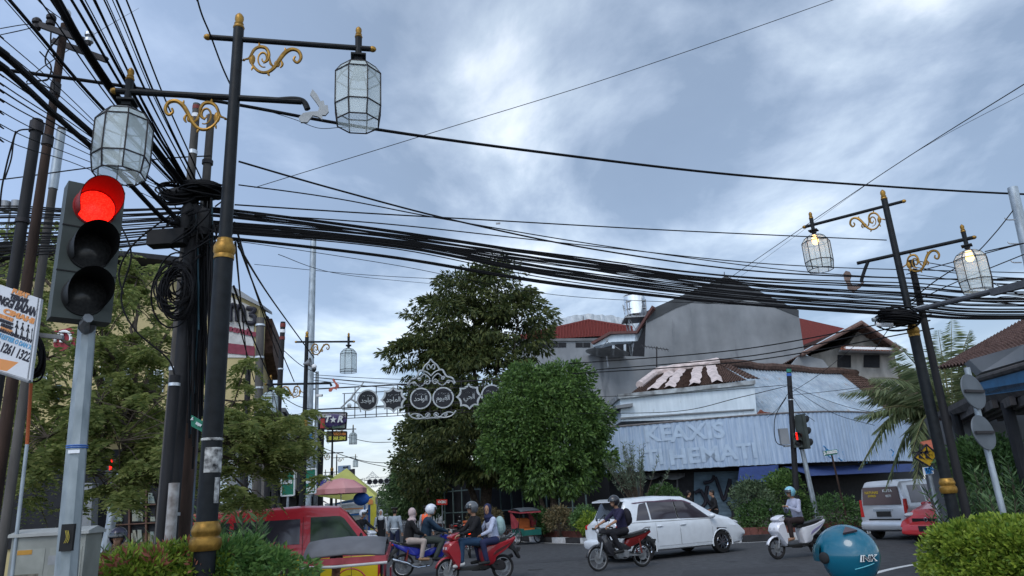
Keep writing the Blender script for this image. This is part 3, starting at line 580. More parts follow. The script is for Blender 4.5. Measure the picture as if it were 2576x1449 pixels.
# ---- yellow building on the left corner
A, B = (-18.2, 26), (-8.95, 26.01)
t = bthing('yellow_building', 'yellow three storey corner building with painted shop logos', 'building', (-13, 26))
m_ = MB(); facade(m_, [(-300, 700), (330, 705), (455, 700), (560, 712), (655, 770), (633, 1300), (-300, 1450)], A, B, .6, ground=(5, 6)); m_.build('wall', M_yel, t, smooth=0)
m_ = MB(); facade(m_, [(-300, 600), (320, 640), (455, 655), (455, 708), (-300, 706)], (-18.2, 27), (-8.95, 27.01), 3); m_.build('penthouse', mat('grey_loft', (.10, .10, .11), .8, var=.2), t, smooth=0)
m_ = MB(); facade(m_, [(-300, 590), (320, 632), (470, 648), (470, 660), (320, 644), (-300, 604)], (-18.2, 25), (-8.95, 25.01), 9); m_.build('roof_slab', M_dark, t, smooth=0)
m_ = MB(); facade(m_, [(540, 700), (590, 722), (657, 764), (658, 772), (540, 715)], (-18.2, 25.8), (-8.95, 25.81), 1.2); m_.build('coping', M_cem, t, smooth=0)
m_ = MB(); rects(m_, [(555, 735), (640, 775), (638, 900), (560, 900)], A, B, -.02, .06); m_.build('logo_panel', mat('painted_white', (.42, .42, .41), .85, var=.25, scale=3), t, smooth=0)
def ytext(s_, px, py, hpx, name, m, out=.08, b_=.03, sx_=1., parent=t, ang=.0):
    p = onpl(px, py, A, B); q_ = onpl(px, py+hpx, A, B); p.y -= out
    text_mb(s_, abs(p.z-q_.z)*1.4, frame(p, (1, 0, -.28+ang), (0, 0, 1)), .01, b_, sx=sx_).build(name, m, parent, smooth=0)
M_ink = mat('ink', (.02, .02, .03), .7, var=0); M_mag = mat('magenta', (.17, .035, .055), .8, var=.2)
m_ = MB(); A3, B3 = (A[0], A[1]-.12), (B[0], B[1]-.12)
for s_ in ([(579, 808), (579, 780), (583, 768), (590, 767), (595, 777), (596, 808)], [(595, 780), (600, 770), (607, 770), (612, 780), (613, 810)], [(621, 775), (638, 777), (640, 782), (628, 792)], [(628, 792), (640, 796), (641, 807), (636, 813), (620, 812)]): m_.tube(crom([onpl(x, y, A3, B3) for x, y in s_], 5), .085, 8)
m_.build('painted_logo', M_ink, t)
ytext('ooredoo', 612, 834, 13, 'painted_name', M_mag, sx_=1.1, b_=.03)
m_ = MB(); rects(m_, [(560, 862), (642, 872), (642, 896), (560, 888)], A, B, .05, .02); m_.build('painted_band', M_mag, t, smooth=0)
ytext('A', 155, 1171, 18, 'shop_letter', M_white, .3)
m_ = MB(); rects(m_, [(132, 835), (180, 825), (192, 840), (190, 880), (140, 885)], A, B, .03, .03); m_.build('painted_sign', mat('sign_red', (.22, .03, .04), .8, var=.1), t, smooth=0)
m_ = MB(); p = onpl(163, 855, A, B)-Vector((0, .12, 0)); m_.torus(p, .3, .055, Matrix.Rotation(PI/2, 3, 'X'), 20, 6, -.6, PI*1.1); m_.cyl(p-Vector((.05, 0, .12)), p+Vector((-.05, 0, .2)), .06, .06, 8); m_.build('painted_ring', M_wht, t)
m_ = MB(); rects(m_, [(107, 970), (158, 970), (155, 992), (150, 1008), (107, 1008)], A, B, .03, .04); o_ = m_.build('blue_badge', mat('badge_blue', (.03, .07, .13), .6, var=.1), t, smooth=0)
m_ = MB()
for j in range(3):
    for i in range(3 if j < 2 else 2): rects(m_, [(121+i*10+j*-1, 979+j*7), (128+i*10-j, 979+j*7), (127+i*10-j, 984+j*7), (120+i*10-j, 984+j*7)], A, B, .08, .02)
m_.build('badge_key', M_wht, o_, smooth=0)
for (x0, x1, y0, y1) in ((258, 340, 925, 978), (70, 120, 930, 985), (372, 410, 930, 980)):
    m_ = MB(); rects(m_, [(x0, y0), (x1, y0+6), (x1, y1+4), (x0, y1)], A, B, .0, .05); wf = m_.build('window', M_glassd, t, smooth=0)
    m_ = MB()
    for q_ in ([(x0-3, y0-3), (x1+3, y0+3), (x1+3, y0+6), (x0-3, y0)], [(x0-3, y1), (x1+3, y1+3), (x1+3, y1+7), (x0-3, y1+4)], [((x0+x1)/2-2, y0), ((x0+x1)/2+1, y0), ((x0+x1)/2+1, y1), ((x0+x1)/2-2, y1)], [(x0-3, y0), (x0, y0), (x0, y1), (x0-3, y1)], [(x1, y0+4), (x1+3, y0+4), (x1+3, y1+4), (x1, y1+4)]): rects(m_, q_, A, B, .051, .05)
    m_.build('frame', M_white, wf, smooth=0)
m_ = MB(); facade(m_, [(-300, 1060), (636, 1062), (636, 1085), (-300, 1100)], (-18.2, 24.9), (-8.95, 24.91), 1.2); m_.build('ledge', M_yel, t, smooth=0)
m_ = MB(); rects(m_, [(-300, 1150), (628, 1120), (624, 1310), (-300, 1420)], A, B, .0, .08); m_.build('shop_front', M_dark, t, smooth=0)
m_ = MB(); rects(m_, [(230, 1385), (405, 1372), (405, 1408), (225, 1424)], A, B, .1, .06); m_.build('timber_counter', mat('orange_timber', (.16, .055, .025), .6, var=.35, scale=3, stretch=(12, 1, .5)), t, smooth=0)
m_ = MB(); rects(m_, [(180, 1424), (620, 1392), (620, 1402), (180, 1440)], A, B, .15, .3); m_.build('step', M_cemd, t, smooth=0)
m_ = MB()
for y in (1218, 1272, 1318, 1370): rects(m_, [(275, y+2), (415, y-6), (415, y-3), (275, y+5)], A, B, .1, .12)
for x in (278, 330, 372, 412): rects(m_, [(x, 1200), (x+4, 1200), (x+4, 1390), (x, 1392)], A, B, .1, .1)
cab = m_.build('display_shelves', mat('shelf_brown', (.09, .045, .03), .6, var=.3), t, smooth=0)
m_ = MB()
for k in range(26):
    x = random.choice((286, 300, 314, 340, 352, 382, 396))+random.uniform(-3, 3); y = random.choice((1266, 1311, 1362)); h = random.uniform(10, 30); m_ = MB(); rects(m_, [(x, y-h), (x+random.uniform(6, 13), y-h), (x+12, y), (x, y)], A, B, .12, .06)
    m_.build('shelf_item', mat('shop_goods', (.10, .16, .17), .6, var=.6, scale=3, col2=(.25, .24, .18)), cab, smooth=0)
for x0, x1, y0, y1 in ((205, 232, 1215, 1420), (575, 600, 1120, 1300)): m_ = MB(); facade(m_, [(x0, y0), (x1, y0), (x1-6, y1), (x0-6, y1)], (-18.2, 25.2), (-8.95, 25.21), .4); m_.build('column', M_cem, t, smooth=0)
m_ = MB(); rects(m_, [(560, 1200), (640, 1195), (640, 1262), (560, 1268)], A, B, .1, .1); m_.build('pale_shutter', M_white, t, smooth=0)
# side face piece along the street with its upstairs awning
m_ = MB(); s0 = Vector((-9.58, 26.02, 0)); m_.prism([s0, s0+SD*4.2, s0+SD*4.2+Vector((-4, .3, 0)), s0+Vector((-4, .3, 0))], (0, 0, 9.15)); m_.build('side_wall', M_yel, t, smooth=0)
m_ = MB(); m_.prism([s0+SD*.6+Vector((.03, 0, 9.0)), s0+SD*4.1+Vector((.03, 0, 9.0)), s0+SD*4.1+Vector((.03, 0, 7.2)), s0+SD*1.4+Vector((.03, 0, 7.8))], TD*.35); m_.build('side_awning', M_tile, t, smooth=0)
# ---- the row of shops further along the side street
rowcol = [M_cem, M_white, mat('pale_grey', (.33, .35, .36), .8, var=.3, scale=1), mat('cream', (.42, .38, .28), .85, var=.2, scale=1), M_cemd, M_white]
names = ['narrow grey shop with a slate gable beyond the yellow building', 'white two storey shop in the row beyond the galvanised pole', 'pale grey shophouse in the left row behind the tarred poles', 'cream shophouse in the left row near the oval sign', 'dark grey shophouse near the far tent end of the row', 'white shophouse at the far end of the left row', 'pale shophouse last before the vanishing street', 'distant grey shophouse closing the left row']
s_ = 33.; hs = [7.2, 6.4, 7.6, 6.6, 8.2, 7.0, 7.5, 6.8]; ws = [5, 7, 8, 9, 12, 14, 18, 22]
for i in range(8):
    wd = ws[i]; tt = -3.9-(.2 if i % 2 else .0); base = st(s_, tt); t = thing('shophouse', names[i], 'shophouse', base, world=True, group='shophouses along the left of the side street')
    m_ = MB(); m_.prism([st(s_, tt), st(s_+wd, tt), st(s_+wd, tt-9), st(s_, tt-9)], (0, 0, hs[i])); m_.build('wall', rowcol[i % 6], t, smooth=0)
    m_ = MB(); m_.prism([st(s_-.05, tt+.9, 3.0), st(s_+wd+.05, tt+.9, 3.0), st(s_+wd+.05, tt, 3.5), st(s_-.05, tt, 3.5)], (0, 0, .06)); m_.build('awning', [M_cemd, M_blue, M_tile, M_red][i % 4], t, smooth=0)
    m_ = MB(); m_.prism([st(s_+.3, tt+.02, .2), st(s_+wd-.3, tt+.02, .2), st(s_+wd-.3, tt+.06, .2), st(s_+.3, tt+.06, .2)], (0, 0, 2.7)); m_.build('shop_front', M_dark, t, smooth=0)
    m_ = MB(); m_.prism([st(s_-.1, tt+.15, hs[i]), st(s_+wd+.1, tt+.15, hs[i]), st(s_+wd+.1, tt-9.2, hs[i]), st(s_-.1, tt-9.2, hs[i])], (0, 0, .25)); m_.build('roof', M_cemd, t, smooth=0)
    for k in range(max(1, int(wd/3))):
        m_ = MB(); a0 = s_+.8+k*3; m_.prism([st(a0, tt+.01, 4.4), st(a0+1.5, tt+.01, 4.4), st(a0+1.5, tt+.08, 4.4), st(a0, tt+.08, 4.4)], (0, 0, 1.5)); m_.build('window', M_glassd, t, smooth=0)
    if i == 0:
        m_ = MB(); m_.prism([st(s_-.05, tt+.2, 7.4), st(s_-.05, tt-3.5, 9.2), st(s_-.05, tt-9, 7.4)], SD*wd); m_.build('gable_roof', M_tile, t, smooth=0)
    s_ += wd+.05
m_ = MB(); m_.prism([st(165, -5), st(165, 20), st(175, 20), st(175, -5)], (0, 0, 3.5)); m_.build('end_building', M_cem, smooth=0, label='low pale building closing the far end of the street', cat='building')
# dark mass of shops under the trees on the right of the side street
t = bthing('shaded_shops', 'dark shop row behind the planter under the two big trees', 'shop', (-2, 46))
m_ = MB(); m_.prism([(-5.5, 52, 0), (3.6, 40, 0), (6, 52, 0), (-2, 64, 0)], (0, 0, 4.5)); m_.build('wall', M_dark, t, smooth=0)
m_ = MB()
for k in range(14): f_ = k/13; p = Vector((-5.3, 51.7, 0)).lerp(Vector((3.5, 39.9, 0)), f_)-Vector((.2, .2, 0)); m_.cyl(p, p+Vector((0, 0, 2.8)), .05, .05, 6)
for h in (1.2, 2.6): m_.cyl((-5.5, 51.5, h), (3.3, 39.7, h), .04, .04, 6)
m_.build('railing', mat('pale_green_rail', (.10, .15, .15), .6, var=.2), t)
# ---------------------------------------------------------------- trees and plants
L_fic = mat('leaf_ficus', (.028, .066, .018), .5, island=True, col2=(.125, .215, .05), thin=.28)
L_drk = mat('leaf_dark', (.020, .040, .012), .6, island=True, col2=(.10, .115, .032), thin=.22)
L_fea = mat('leaf_feather', (.10, .15, .04), .55, island=True, col2=(.34, .37, .12), thin=.6)
L_hed = mat('leaf_hedge', (.07, .14, .015), .5, island=True, col2=(.30, .38, .05), thin=.35)
L_ole = mat('leaf_oleander', (.02, .055, .022), .5, island=True, col2=(.10, .17, .06), thin=.2)
L_mid = mat('leaf_shrub', (.03, .07, .02), .55, island=True, col2=(.09, .17, .05), thin=.2)
L_red = mat('leaf_red', (.22, .06, .04), .5, island=True, col2=(.40, .16, .10), thin=.3)
L_far = mat('leaf_far', (.03, .065, .022), .6, island=True, col2=(.09, .15, .05), thin=.15)
L_palm = mat('leaf_palm', (.08, .12, .05), .5, island=True, col2=(.24, .27, .13), thin=.4)
def tree(name, label, cat, base, crown_parts, m, leaf, tr=.25, trm=None, lim=None, aspect=.4, droop=.5, jitter=.5, group=None, soil=0.):
    t = thing(name, label, cat, base, world=True, group=group); P = []; Q = []
    for c, r, n, cr, per, *o in crown_parts:
        p, q = clumps(c, r, n, cr, per, *(o or ())); P.append(p); Q.append(q)
    leaves('crown', m, np.concatenate(P), np.concatenate(Q), leaf, t, aspect, droop, jitter)
    tg = lim or [((crown_parts[0][0]), tr)]
    limbs(base, tg, tr, trm or M_bark, t); return t
# dense clipped tree left of the white shop
tree('ficus_tree', 'dense bright green clipped tree in front of the white corner shop', 'tree', (1.1, 32.6, .2), [
    ((1.3, 33, 4.9), (2.45, 2.3, 2.5), 190, .42, 80, 1, .84), ((.45, 32.8, 6.75), (1.1, 1.2, .95), 50, .34, 80, 1, .7), ((2.25, 32.8, 6.65), (1.15, 1.2, 1.0), 50, .36, 80, 1, .7), ((-.75, 32.8, 5.4), (.95, 1.2, 1.0), 40, .36, 80, 1, .7), ((3.25, 32.8, 4.9), (.8, 1.2, 1.1), 42, .36, 80, 1, .7), ((-1.0, 32.6, 3.9), (.8, 1.2, .9), 36, .34, 80, 1, .7),
    ((3.3, 32.6, 3.5), (.75, 1.1, .8), 34, .34, 80, 1, .7), ((1.3, 32.2, 3.0), (2.1, 1.6, 1.15), 80, .36, 80, 1, .8), ((.2, 31.6, 4.9), (.9, .7, .9), 30, .34, 80, 1, .7), ((2.0, 31.4, 4.3), (1.0, .6, 1.0), 34, .34, 80, 1, .7), ((1.4, 31.6, 5.9), (.9, .7, .7), 26, .32, 80, 1, .7), ((1.3, 33, 4.9), (1.8, 1.7, 2.0), 90, .7, 60)], L_fic, .19, .2,
    lim=[((1.0, 32.9, 3.5), .22), ((1.8, 33, 4.8), .12), ((.3, 32.7, 4.8), .12)])
# tall dark tree behind
DK = []
for c, r, n in (((-2.6, 42, 12.6), (2.9, 2.6, 3.4), 150), ((-.9, 42, 14.2), (2.2, 2.0, 2.0), 70), ((-4.6, 41.6, 12.3), (2.0, 2.0, 2.0), 66), ((-5.5, 41.5, 10.2), (2.0, 2.0, 1.3), 56), ((-.1, 42, 11.8), (2.3, 2.2, 2.4), 100), ((-2.6, 42, 8.8), (3.4, 2.6, 2.8), 180), ((-4.6, 41.7, 8.0), (2.2, 2.0, 1.1), 60), ((-2.8, 42, 5.6), (3.9, 3, 2.6), 190), ((-1.5, 41.4, 4.4), (3.2, 2.4, 1.8), 120)):
    DK.append((c, r, int(n*.66), .80, 88, .26, .50))
tree('rain_tree', 'tall dark spreading tree behind the round calligraphy signs', 'tree', (-2.3, 42.6, .3), DK, L_drk, .33, .32, lim=[((-2.4, 42.5, 8), .36), ((-2.4, 42.2, 13.5), .22), ((-5.0, 42, 11), .13), ((.3, 42, 12.5), .13), ((-4.6, 42, 7.6), .12), ((-.6, 42, 9), .12), ((-.8, 42, 14.8), .12)], aspect=.30, droop=.75, jitter=.35)
# lower rounder trees along the right side of the side street
for i, (c, r, n, lab) in enumerate((
    ((-6.6, 52, 5.2), (2.1, 2.5, 3.4), 150, 'dark green rounded street tree just left of the tall dark tree'),
    ((-8.9, 64, 3.9), (2.4, 3.5, 3.0), 120, 'green street tree beneath the distant sign arch'),
    ((-11.8, 80, 3.4), (2.6, 3.5, 2.6), 90, 'lighter green tree behind the distant sign arch'),
    ((-17, 104, 3.0), (2.8, 4, 2.6), 70, 'small far green tree where the street vanishes'),
    ((-4.2, 56, 4.5), (3.4, 3, 4.0), 130, 'dark tree filling the gap under the tall dark tree'),
    ((-21.5, 125, 3.2), (3.0, 5, 2.8), 50, 'farthest pale green tree at the street end'))):
    tree('street_tree', lab, 'tree', (c[0], c[1], .1), [(c, r, n, .7, 60, .8, .75)], L_far if i else L_drk, .28+.03*i, .16, group='street trees down the right of the side street')
# feathery tree on the left: pinnate fronds carried on spreading limbs
t = thing('feathery_tree', 'feathery leaved tree spreading behind the near traffic light', 'tree', (-5.3, 11.6, .1), world=True)
tips = []; fr_p = []; fr_d = []; lmb = MB()
def limb(a, b, r, k=7, wig=.2):
    a = Vector(a); b = Vector(b); pts = [a.lerp(b, i/(k-1))+Vector((random.uniform(-wig, wig), random.uniform(-wig, wig), .35*math.sin(i/(k-1)*PI)))*(1 if 0 < i < k-1 else 0) for i in range(k)]
    lmb.tube(pts, [r*(1-.7*i/(k-1)) for i in range(k)], 8); return pts
root = Vector((-5.3, 11.6, .1)); fork = at(330, 1120, 11.6); limb(root, fork, .17)
pads = []
for (x, y, Y, s_) in ((60, 640, 12.5, 1.), (30, 760, 12, 1.0), (190, 690, 12.5, .9), (330, 760, 12.5, 1.), (395, 880, 12, 1.1), (120, 900, 11, 1.), (260, 860, 11, .9), (20, 1010, 11, .8), (390, 1010, 11.5, .8), (250, 1010, 10.5, 1.), (120, 1100, 10.5, 1.), (300, 1110, 10.5, 1.1), (400, 1120, 11, 1.), (60, 1190, 11, .9), (220, 1185, 10.5, .8), (365, 1195, 11, .6), (345, 700, 12.5, .6), 
        (590, 1010, 13, .8), (650, 1085, 13, .9), (700, 1060, 13.5, .8), (600, 1160, 13, .9), (690, 1150, 13.5, .7), (560, 1110, 13, .8), (620, 1230, 13, .45), (740, 1110, 14, .5)):
    c = at(x, y, Y); pads.append((c, s_)); m1 = fork.lerp(c, .5)+Vector((0, 0, .3)); limb(fork+Vector((0, 0, random.uniform(-.6, .5))), c, .05, 8, .12)
    for k in range(int(16*s_)):
        e = Vector((random.gauss(0, .55), random.gauss(0, .55), random.gauss(0, .46)))*s_; st_ = c+e; an = random.uniform(0, 2*PI); dr = Vector((math.cos(an), math.sin(an), random.uniform(-.25, .45))).normalized()
        lmb.tube([c, c.lerp(st_, .5)+Vector((0, 0, .06)), st_], [.012, .008, .005], 4); n_ = random.randint(8, 12)
        for q in range(n_):          # fronds around the twig
            a2 = an+random.uniform(-1.5, 1.5); d2 = Vector((math.cos(a2), math.sin(a2), random.uniform(-.45, .6))).normalized(); Lf = random.uniform(.28, .52); side = d2.cross(Vector((0, 0, 1))).normalized()
            for u in range(11):
                f_ = (u+1)/11; p = st_+d2*Lf*f_+Vector((0, 0, -.26*f_*f_)); ll = .10*math.sin(PI*min(1, f_*.85+.12))+.02
                for sg in (-1, 1): fr_p.append(p); fr_d.append((side*sg*.9+d2*.45+Vector((0, 0, -.25)), ll))
lmb.build('trunk', M_bark, t)
P = np.array([tuple(p) for p in fr_p]); D = np.array([tuple(d[0]) for d in fr_d]); S = np.array([d[1] for d in fr_d])
leaves('crown', L_fea, P, D, S, t, .34, 0., .16, .1)
# oleander-like young tree before the fascia
t = thing('oleander_tree', 'spindly young oleander standing in front of the corrugated fascia', 'tree', (4.7, 31, .3), world=True); P = []; D = []; m_ = MB()
for k in range(60):
    q = at(1587+random.gauss(0, 30), random.triangular(1110, 1215, 1180), 31+random.uniform(-.5, .5)); b_ = Vector((4.7, 31, .3)).lerp(q, .45); b_.x = 4.75+(q.x-4.75)*.3; m_.tube([Vector((4.7, 31, .3)), b_, q], [.03, .015, .006], 5)
    for j in range(42): f_ = random.uniform(.45, 1.04); P.append(b_.lerp(q, f_)); D.append((random.gauss(0, .5), random.gauss(0, .5), .7))
m_.build('trunk', M_bark, t); leaves('crown', mat('leaf_olive', (.06, .09, .06), .5, island=True, col2=(.17, .22, .15), thin=.2), np.array([tuple(p) for p in P]), np.array(D), .15, t, .2, 0, .3)
# bushes
def bush(label, c, r, n, m, leaf, base=None, cr=.22, per=70, aspect=.4, droop=.1, shell=.75, name='shrub', cat='shrub', group=None, jitter=.5, stems=8, flat=1.):
    c = Vector(c); t = thing(name, label, cat, base or (c.x, c.y, .15), world=True, group=group); p, q = clumps(c, r, n, cr, per, flat, shell, -.6); leaves('foliage', m, p, q, leaf, t, aspect, droop, jitter)
    mb = MB(); b0 = Vector(base or (c.x, c.y, .15))
    for i in range(stems): e = c+Vector((random.uniform(-.8, .8)*r[0], random.uniform(-.8, .8)*r[1], random.uniform(.0, .7)*r[2])); mb.tube([b0+Vector((random.uniform(-.3, .3)*r[0], random.uniform(-.3, .3)*r[1], 0)), b0.lerp(e, .5)+Vector((0, 0, .1)), e], [.02, .015, .008], 5)
    mb.build('stems', M_bark, t); return t
# near bright hedge, bottom right
for (x, y, Y, r, lab) in ((2428, 1408, 6.6, (.24, .5, .26), 'bright yellow green hedge end nearest the white kerb line'), (2520, 1408, 6.4, (.30, .55, .28), 'bright yellow green hedge below the leaning sign post'), (2610, 1412, 6.2, (.30, .5, .28), 'bright yellow green hedge cut by the lower right corner')):
    c = at(x, y, Y); bush(lab, c-Vector((0, 0, .12)), (r[0], r[1], r[2]+.14), 150, L_hed, .045, cr=.085, per=95, aspect=.5, name='hedge', cat='hedge', group='bright hedge bushes on the kerb island', flat=.8)
# oleander and low hedge by the near lamp post
def lance(label, items, m=L_ole, leaf=.13, group=None, red=False):
    c0 = at(*items[0][:3]); t = thing('oleander', label, 'shrub', (c0.x, c0.y, .15), world=True, group=group); P = []; D = []; mb = MB(); R_ = []; RD = []
    for (x, y, Y, s_, n) in items:
        c = at(x, y, Y)
        for k in range(n):
            q = c+Vector((random.gauss(0, .45)*s_, random.gauss(0, .4)*s_, random.gauss(0, .32)*s_)); b0 = Vector((c.x+(q.x-c.x)*.5, c.y+(q.y-c.y)*.5, .15)); mb.tube([b0, b0.lerp(q, .6)+Vector((0, 0, .05)), q], [.012, .009, .004], 4); up = (q-b0).normalized()
            nl = 26; cl = random.random() < .06 and red
            for j in range(nl):
                f_ = j/nl; p = q-up*.5*(1-f_)*random.uniform(.8, 1.); a_ = j*2.4; e = Vector((math.cos(a_), math.sin(a_), .5+.7*f_)); (R_ if cl else P).append(p); (RD if cl else D).append(e)
    mb.build('stems', M_bark, t); leaves('foliage', m, np.array([tuple(p) for p in P]), np.array([tuple(p) for p in D]), leaf, t, .17, .05, .15)
    if R_: leaves('red_tips', L_red, np.array([tuple(p) for p in R_]), np.array([tuple(p) for p in RD]), leaf, t, .2, .05, .15)
lance('dark oleander with narrow leaves right of the gold ringed lamp base', [(600, 1395, 7.4, .55, 55), (625, 1452, 7.2, .4, 36), (580, 1370, 8, .45, 36), (560, 1420, 7.2, .45, 30)], red=True)
lance('oleander with reddish tips between the tarred poles and the lamp base', [(465, 1370, 8.2, .55, 36), (440, 1410, 8.2, .5, 26)], red=True)
for i, (x, y, Y, r, lab) in enumerate(((560, 1440, 6.4, (.36, .35, .22), 'light green low bush directly in front of the lamp base'), (440, 1450, 6.2, (.45, .3, .18), 'low yellow green bush with red shoots left of the lamp base'), (340, 1465, 6.0, (.42, .3, .17), 'low yellow green bush at the bottom beside the helmeted rider'), (670, 1462, 6.6, (.4, .35, .2), 'low light green bush below the red van'))):
    c = at(x, y, Y); tt = bush(lab, c, r, 60, L_hed if i in (1, 2) else mat('leaf_light', (.05, .13, .03), .5, island=True, col2=(.16, .27, .07), thin=.3), .06, cr=.10, per=70, aspect=.35, name='low_bush', cat='bush', group='low bushes around the near lamp base')
    if i in (1, 2): p, q = clumps(c+Vector((0, 0, .06)), r, 8, .09, 26, 1, .8, -.2); leaves('red_shoots', L_red, p, q, .07, tt, .3, -.3, kind='stuff')
# planter shrubs across the road
for i, (x0, x1, y0, y1, Y, m, lab) in enumerate((
    (1850, 1935, 1215, 1300, 26.6, mat('leaf_greyish', (.04, .07, .035), .6, island=True, col2=(.10, .14, .07)), 'grey green rounded bush right of the graffiti shutter'),
    (1930, 2015, 1192, 1290, 26.7, L_fic, 'bright green upright bush behind the white scooter rider'),
    (2010, 2165, 1255, 1342, 26.2, L_mid, 'wide dark green hedge left of the silver van'),
    (1855, 1990, 1270, 1345, 26.3, L_mid, 'low dark green shrub right of the white car bonnet'),
    (1630, 1720, 1225, 1330, 34, L_mid, 'dull shrub behind the white car roof'),
    (1445, 1500, 1285, 1335, 29.8, L_mid, 'small green shrub by the striped kerb left of the white car'),
    (1375, 1440, 1285, 1335, 31, mat('leaf_brown', (.06, .06, .03), .6, island=True, col2=(.15, .11, .05)), 'brownish low shrub behind the striped kerb'),
    (1340, 1380, 1290, 1340, 32.2, L_mid, 'low bush beside the parked pedal rickshaw'),
    (1180, 1260, 1285, 1330, 35.5, mat('leaf_brown', (.06, .06, .03)), 'brown leafed shrub under the tall dark tree'),
    (1460, 1500, 1305, 1338, 29.2, L_hed, 'small pale broad leaved plant on the planter edge'))):
    a_ = at(x0, (y0+y1)/2, Y); b_ = at(x1, (y0+y1)/2, Y); tp = at((x0+x1)/2, y0, Y); bt = at((x0+x1)/2, y1, Y); c = (a_+b_)/2; r = ((b_.x-a_.x)/2, .8, max(.3, (tp.z-bt.z)/2)); n = int(30+r[0]*r[2]*60)
    bush(lab, (c.x, Y, (tp.z+bt.z)/2), r, n, m, .11, cr=.24, per=60, name='planter_shrub', group='shrubs planted along the planter')
# darker tall shrubs at right behind the hedge
bush('dense bright topped shrub behind the leaning round sign backs', at(2490, 1200, 13.5), (.65, .8, .62), 130, L_mid, .09, cr=.22, per=80)
lance('dark oleander thicket behind the near hedge at the right', [(2475, 1250, 12.6, .7, 50), (2540, 1260, 12.2, .9, 50), (2580, 1190, 13, .7, 30), (2500, 1300, 11.6, .6, 30)], leaf=.16)
# coconut palm
base = Vector((11.6, 20.4, .1)); top = at(2398, 1062, 20.4); t = thing('coconut_palm', 'coconut palm with drooping fronds behind the lamp with lit lanterns', 'palm tree', base, world=True)
m_ = MB(); k = 18; m_.tube([base.lerp(top, i/k)+Vector((.05*math.sin(i), 0, 0)) for i in range(k+1)], [.17-.05*i/k+(.012 if i % 2 else 0) for i in range(k+1)], 12); m_.build('trunk', M_bark, t)
ff = [((2395, 800), .2), ((2350, 880), .35), ((2470, 880), .5), ((2440, 830), .3), ((2160, 1010), .5), ((2190, 950), .5), ((2150, 1050), .4), ((2240, 905), .45), ((2160, 1180), 1.0), ((2300, 1230), .8), ((2560, 1010), .5), ((2600, 1080), .6), ((2590, 930), .5), ((2520, 1200), .9), ((2430, 1240), .7), ((2360, 830), .2), ((2290, 1150), .7), ((2560, 1140), .7), ((2250, 860), .3), ((2110, 990), .55), ((2195, 1090), .6), ((2225, 1235), .95), ((2300, 925), .35), ((2510, 990), .4), ((2545, 875), .4), ((2330, 1180), .9)]
for i, ((x, y), arch) in enumerate(ff):
    tip = at(x, y, 20.4+random.uniform(-2.2, 2.0)); mid = top.lerp(tip, .5)+Vector((0, 0, arch*.95)); pts = crom([top, mid, tip], 12); m_ = MB(); m_.tube(pts, [.03*(1-.85*j/(len(pts)-1)) for j in range(len(pts))], 6); P = []; D = []; S = []
    n_ = 92
    for j in range(n_):
        f_ = .12+.88*j/n_; q = f_*(len(pts)-1); a_ = int(q); p = pts[a_].lerp(pts[min(a_+1, len(pts)-1)], q-a_); d = (pts[min(a_+1, len(pts)-1)]-pts[max(a_-1, 0)]).normalized(); sd = d.cross(Vector((0, 0, 1))); sd = sd.normalized() if sd.length > .05 else Vector((1, 0, 0)); L_ = .62*math.sin(PI*min(.97, .18+f_*.78))
        for sg in (-1, 1):
            P.append(p); D.append(sd*sg*.75+d*.75+Vector((0, 0, -.55-.2*arch))); S.append(L_)
    fr = leaves('frond', L_palm, np.array([tuple(p) for p in P]), np.array([tuple(p) for p in D]), np.array(S), t, .085, .05, .07, .2); m_.build('rachis', mat('rachis', (.12, .12, .05), .6), fr)
m_ = MB()
for i in range(9): m_.ball(top+Vector((random.uniform(-.32, .32), random.uniform(-.35, -.1), random.uniform(-.32, -.02))), (.115, .115, .14), 12)
m_.build('coconuts', mat('coconut_green', (.16, .18, .05), .5, var=.25), t)
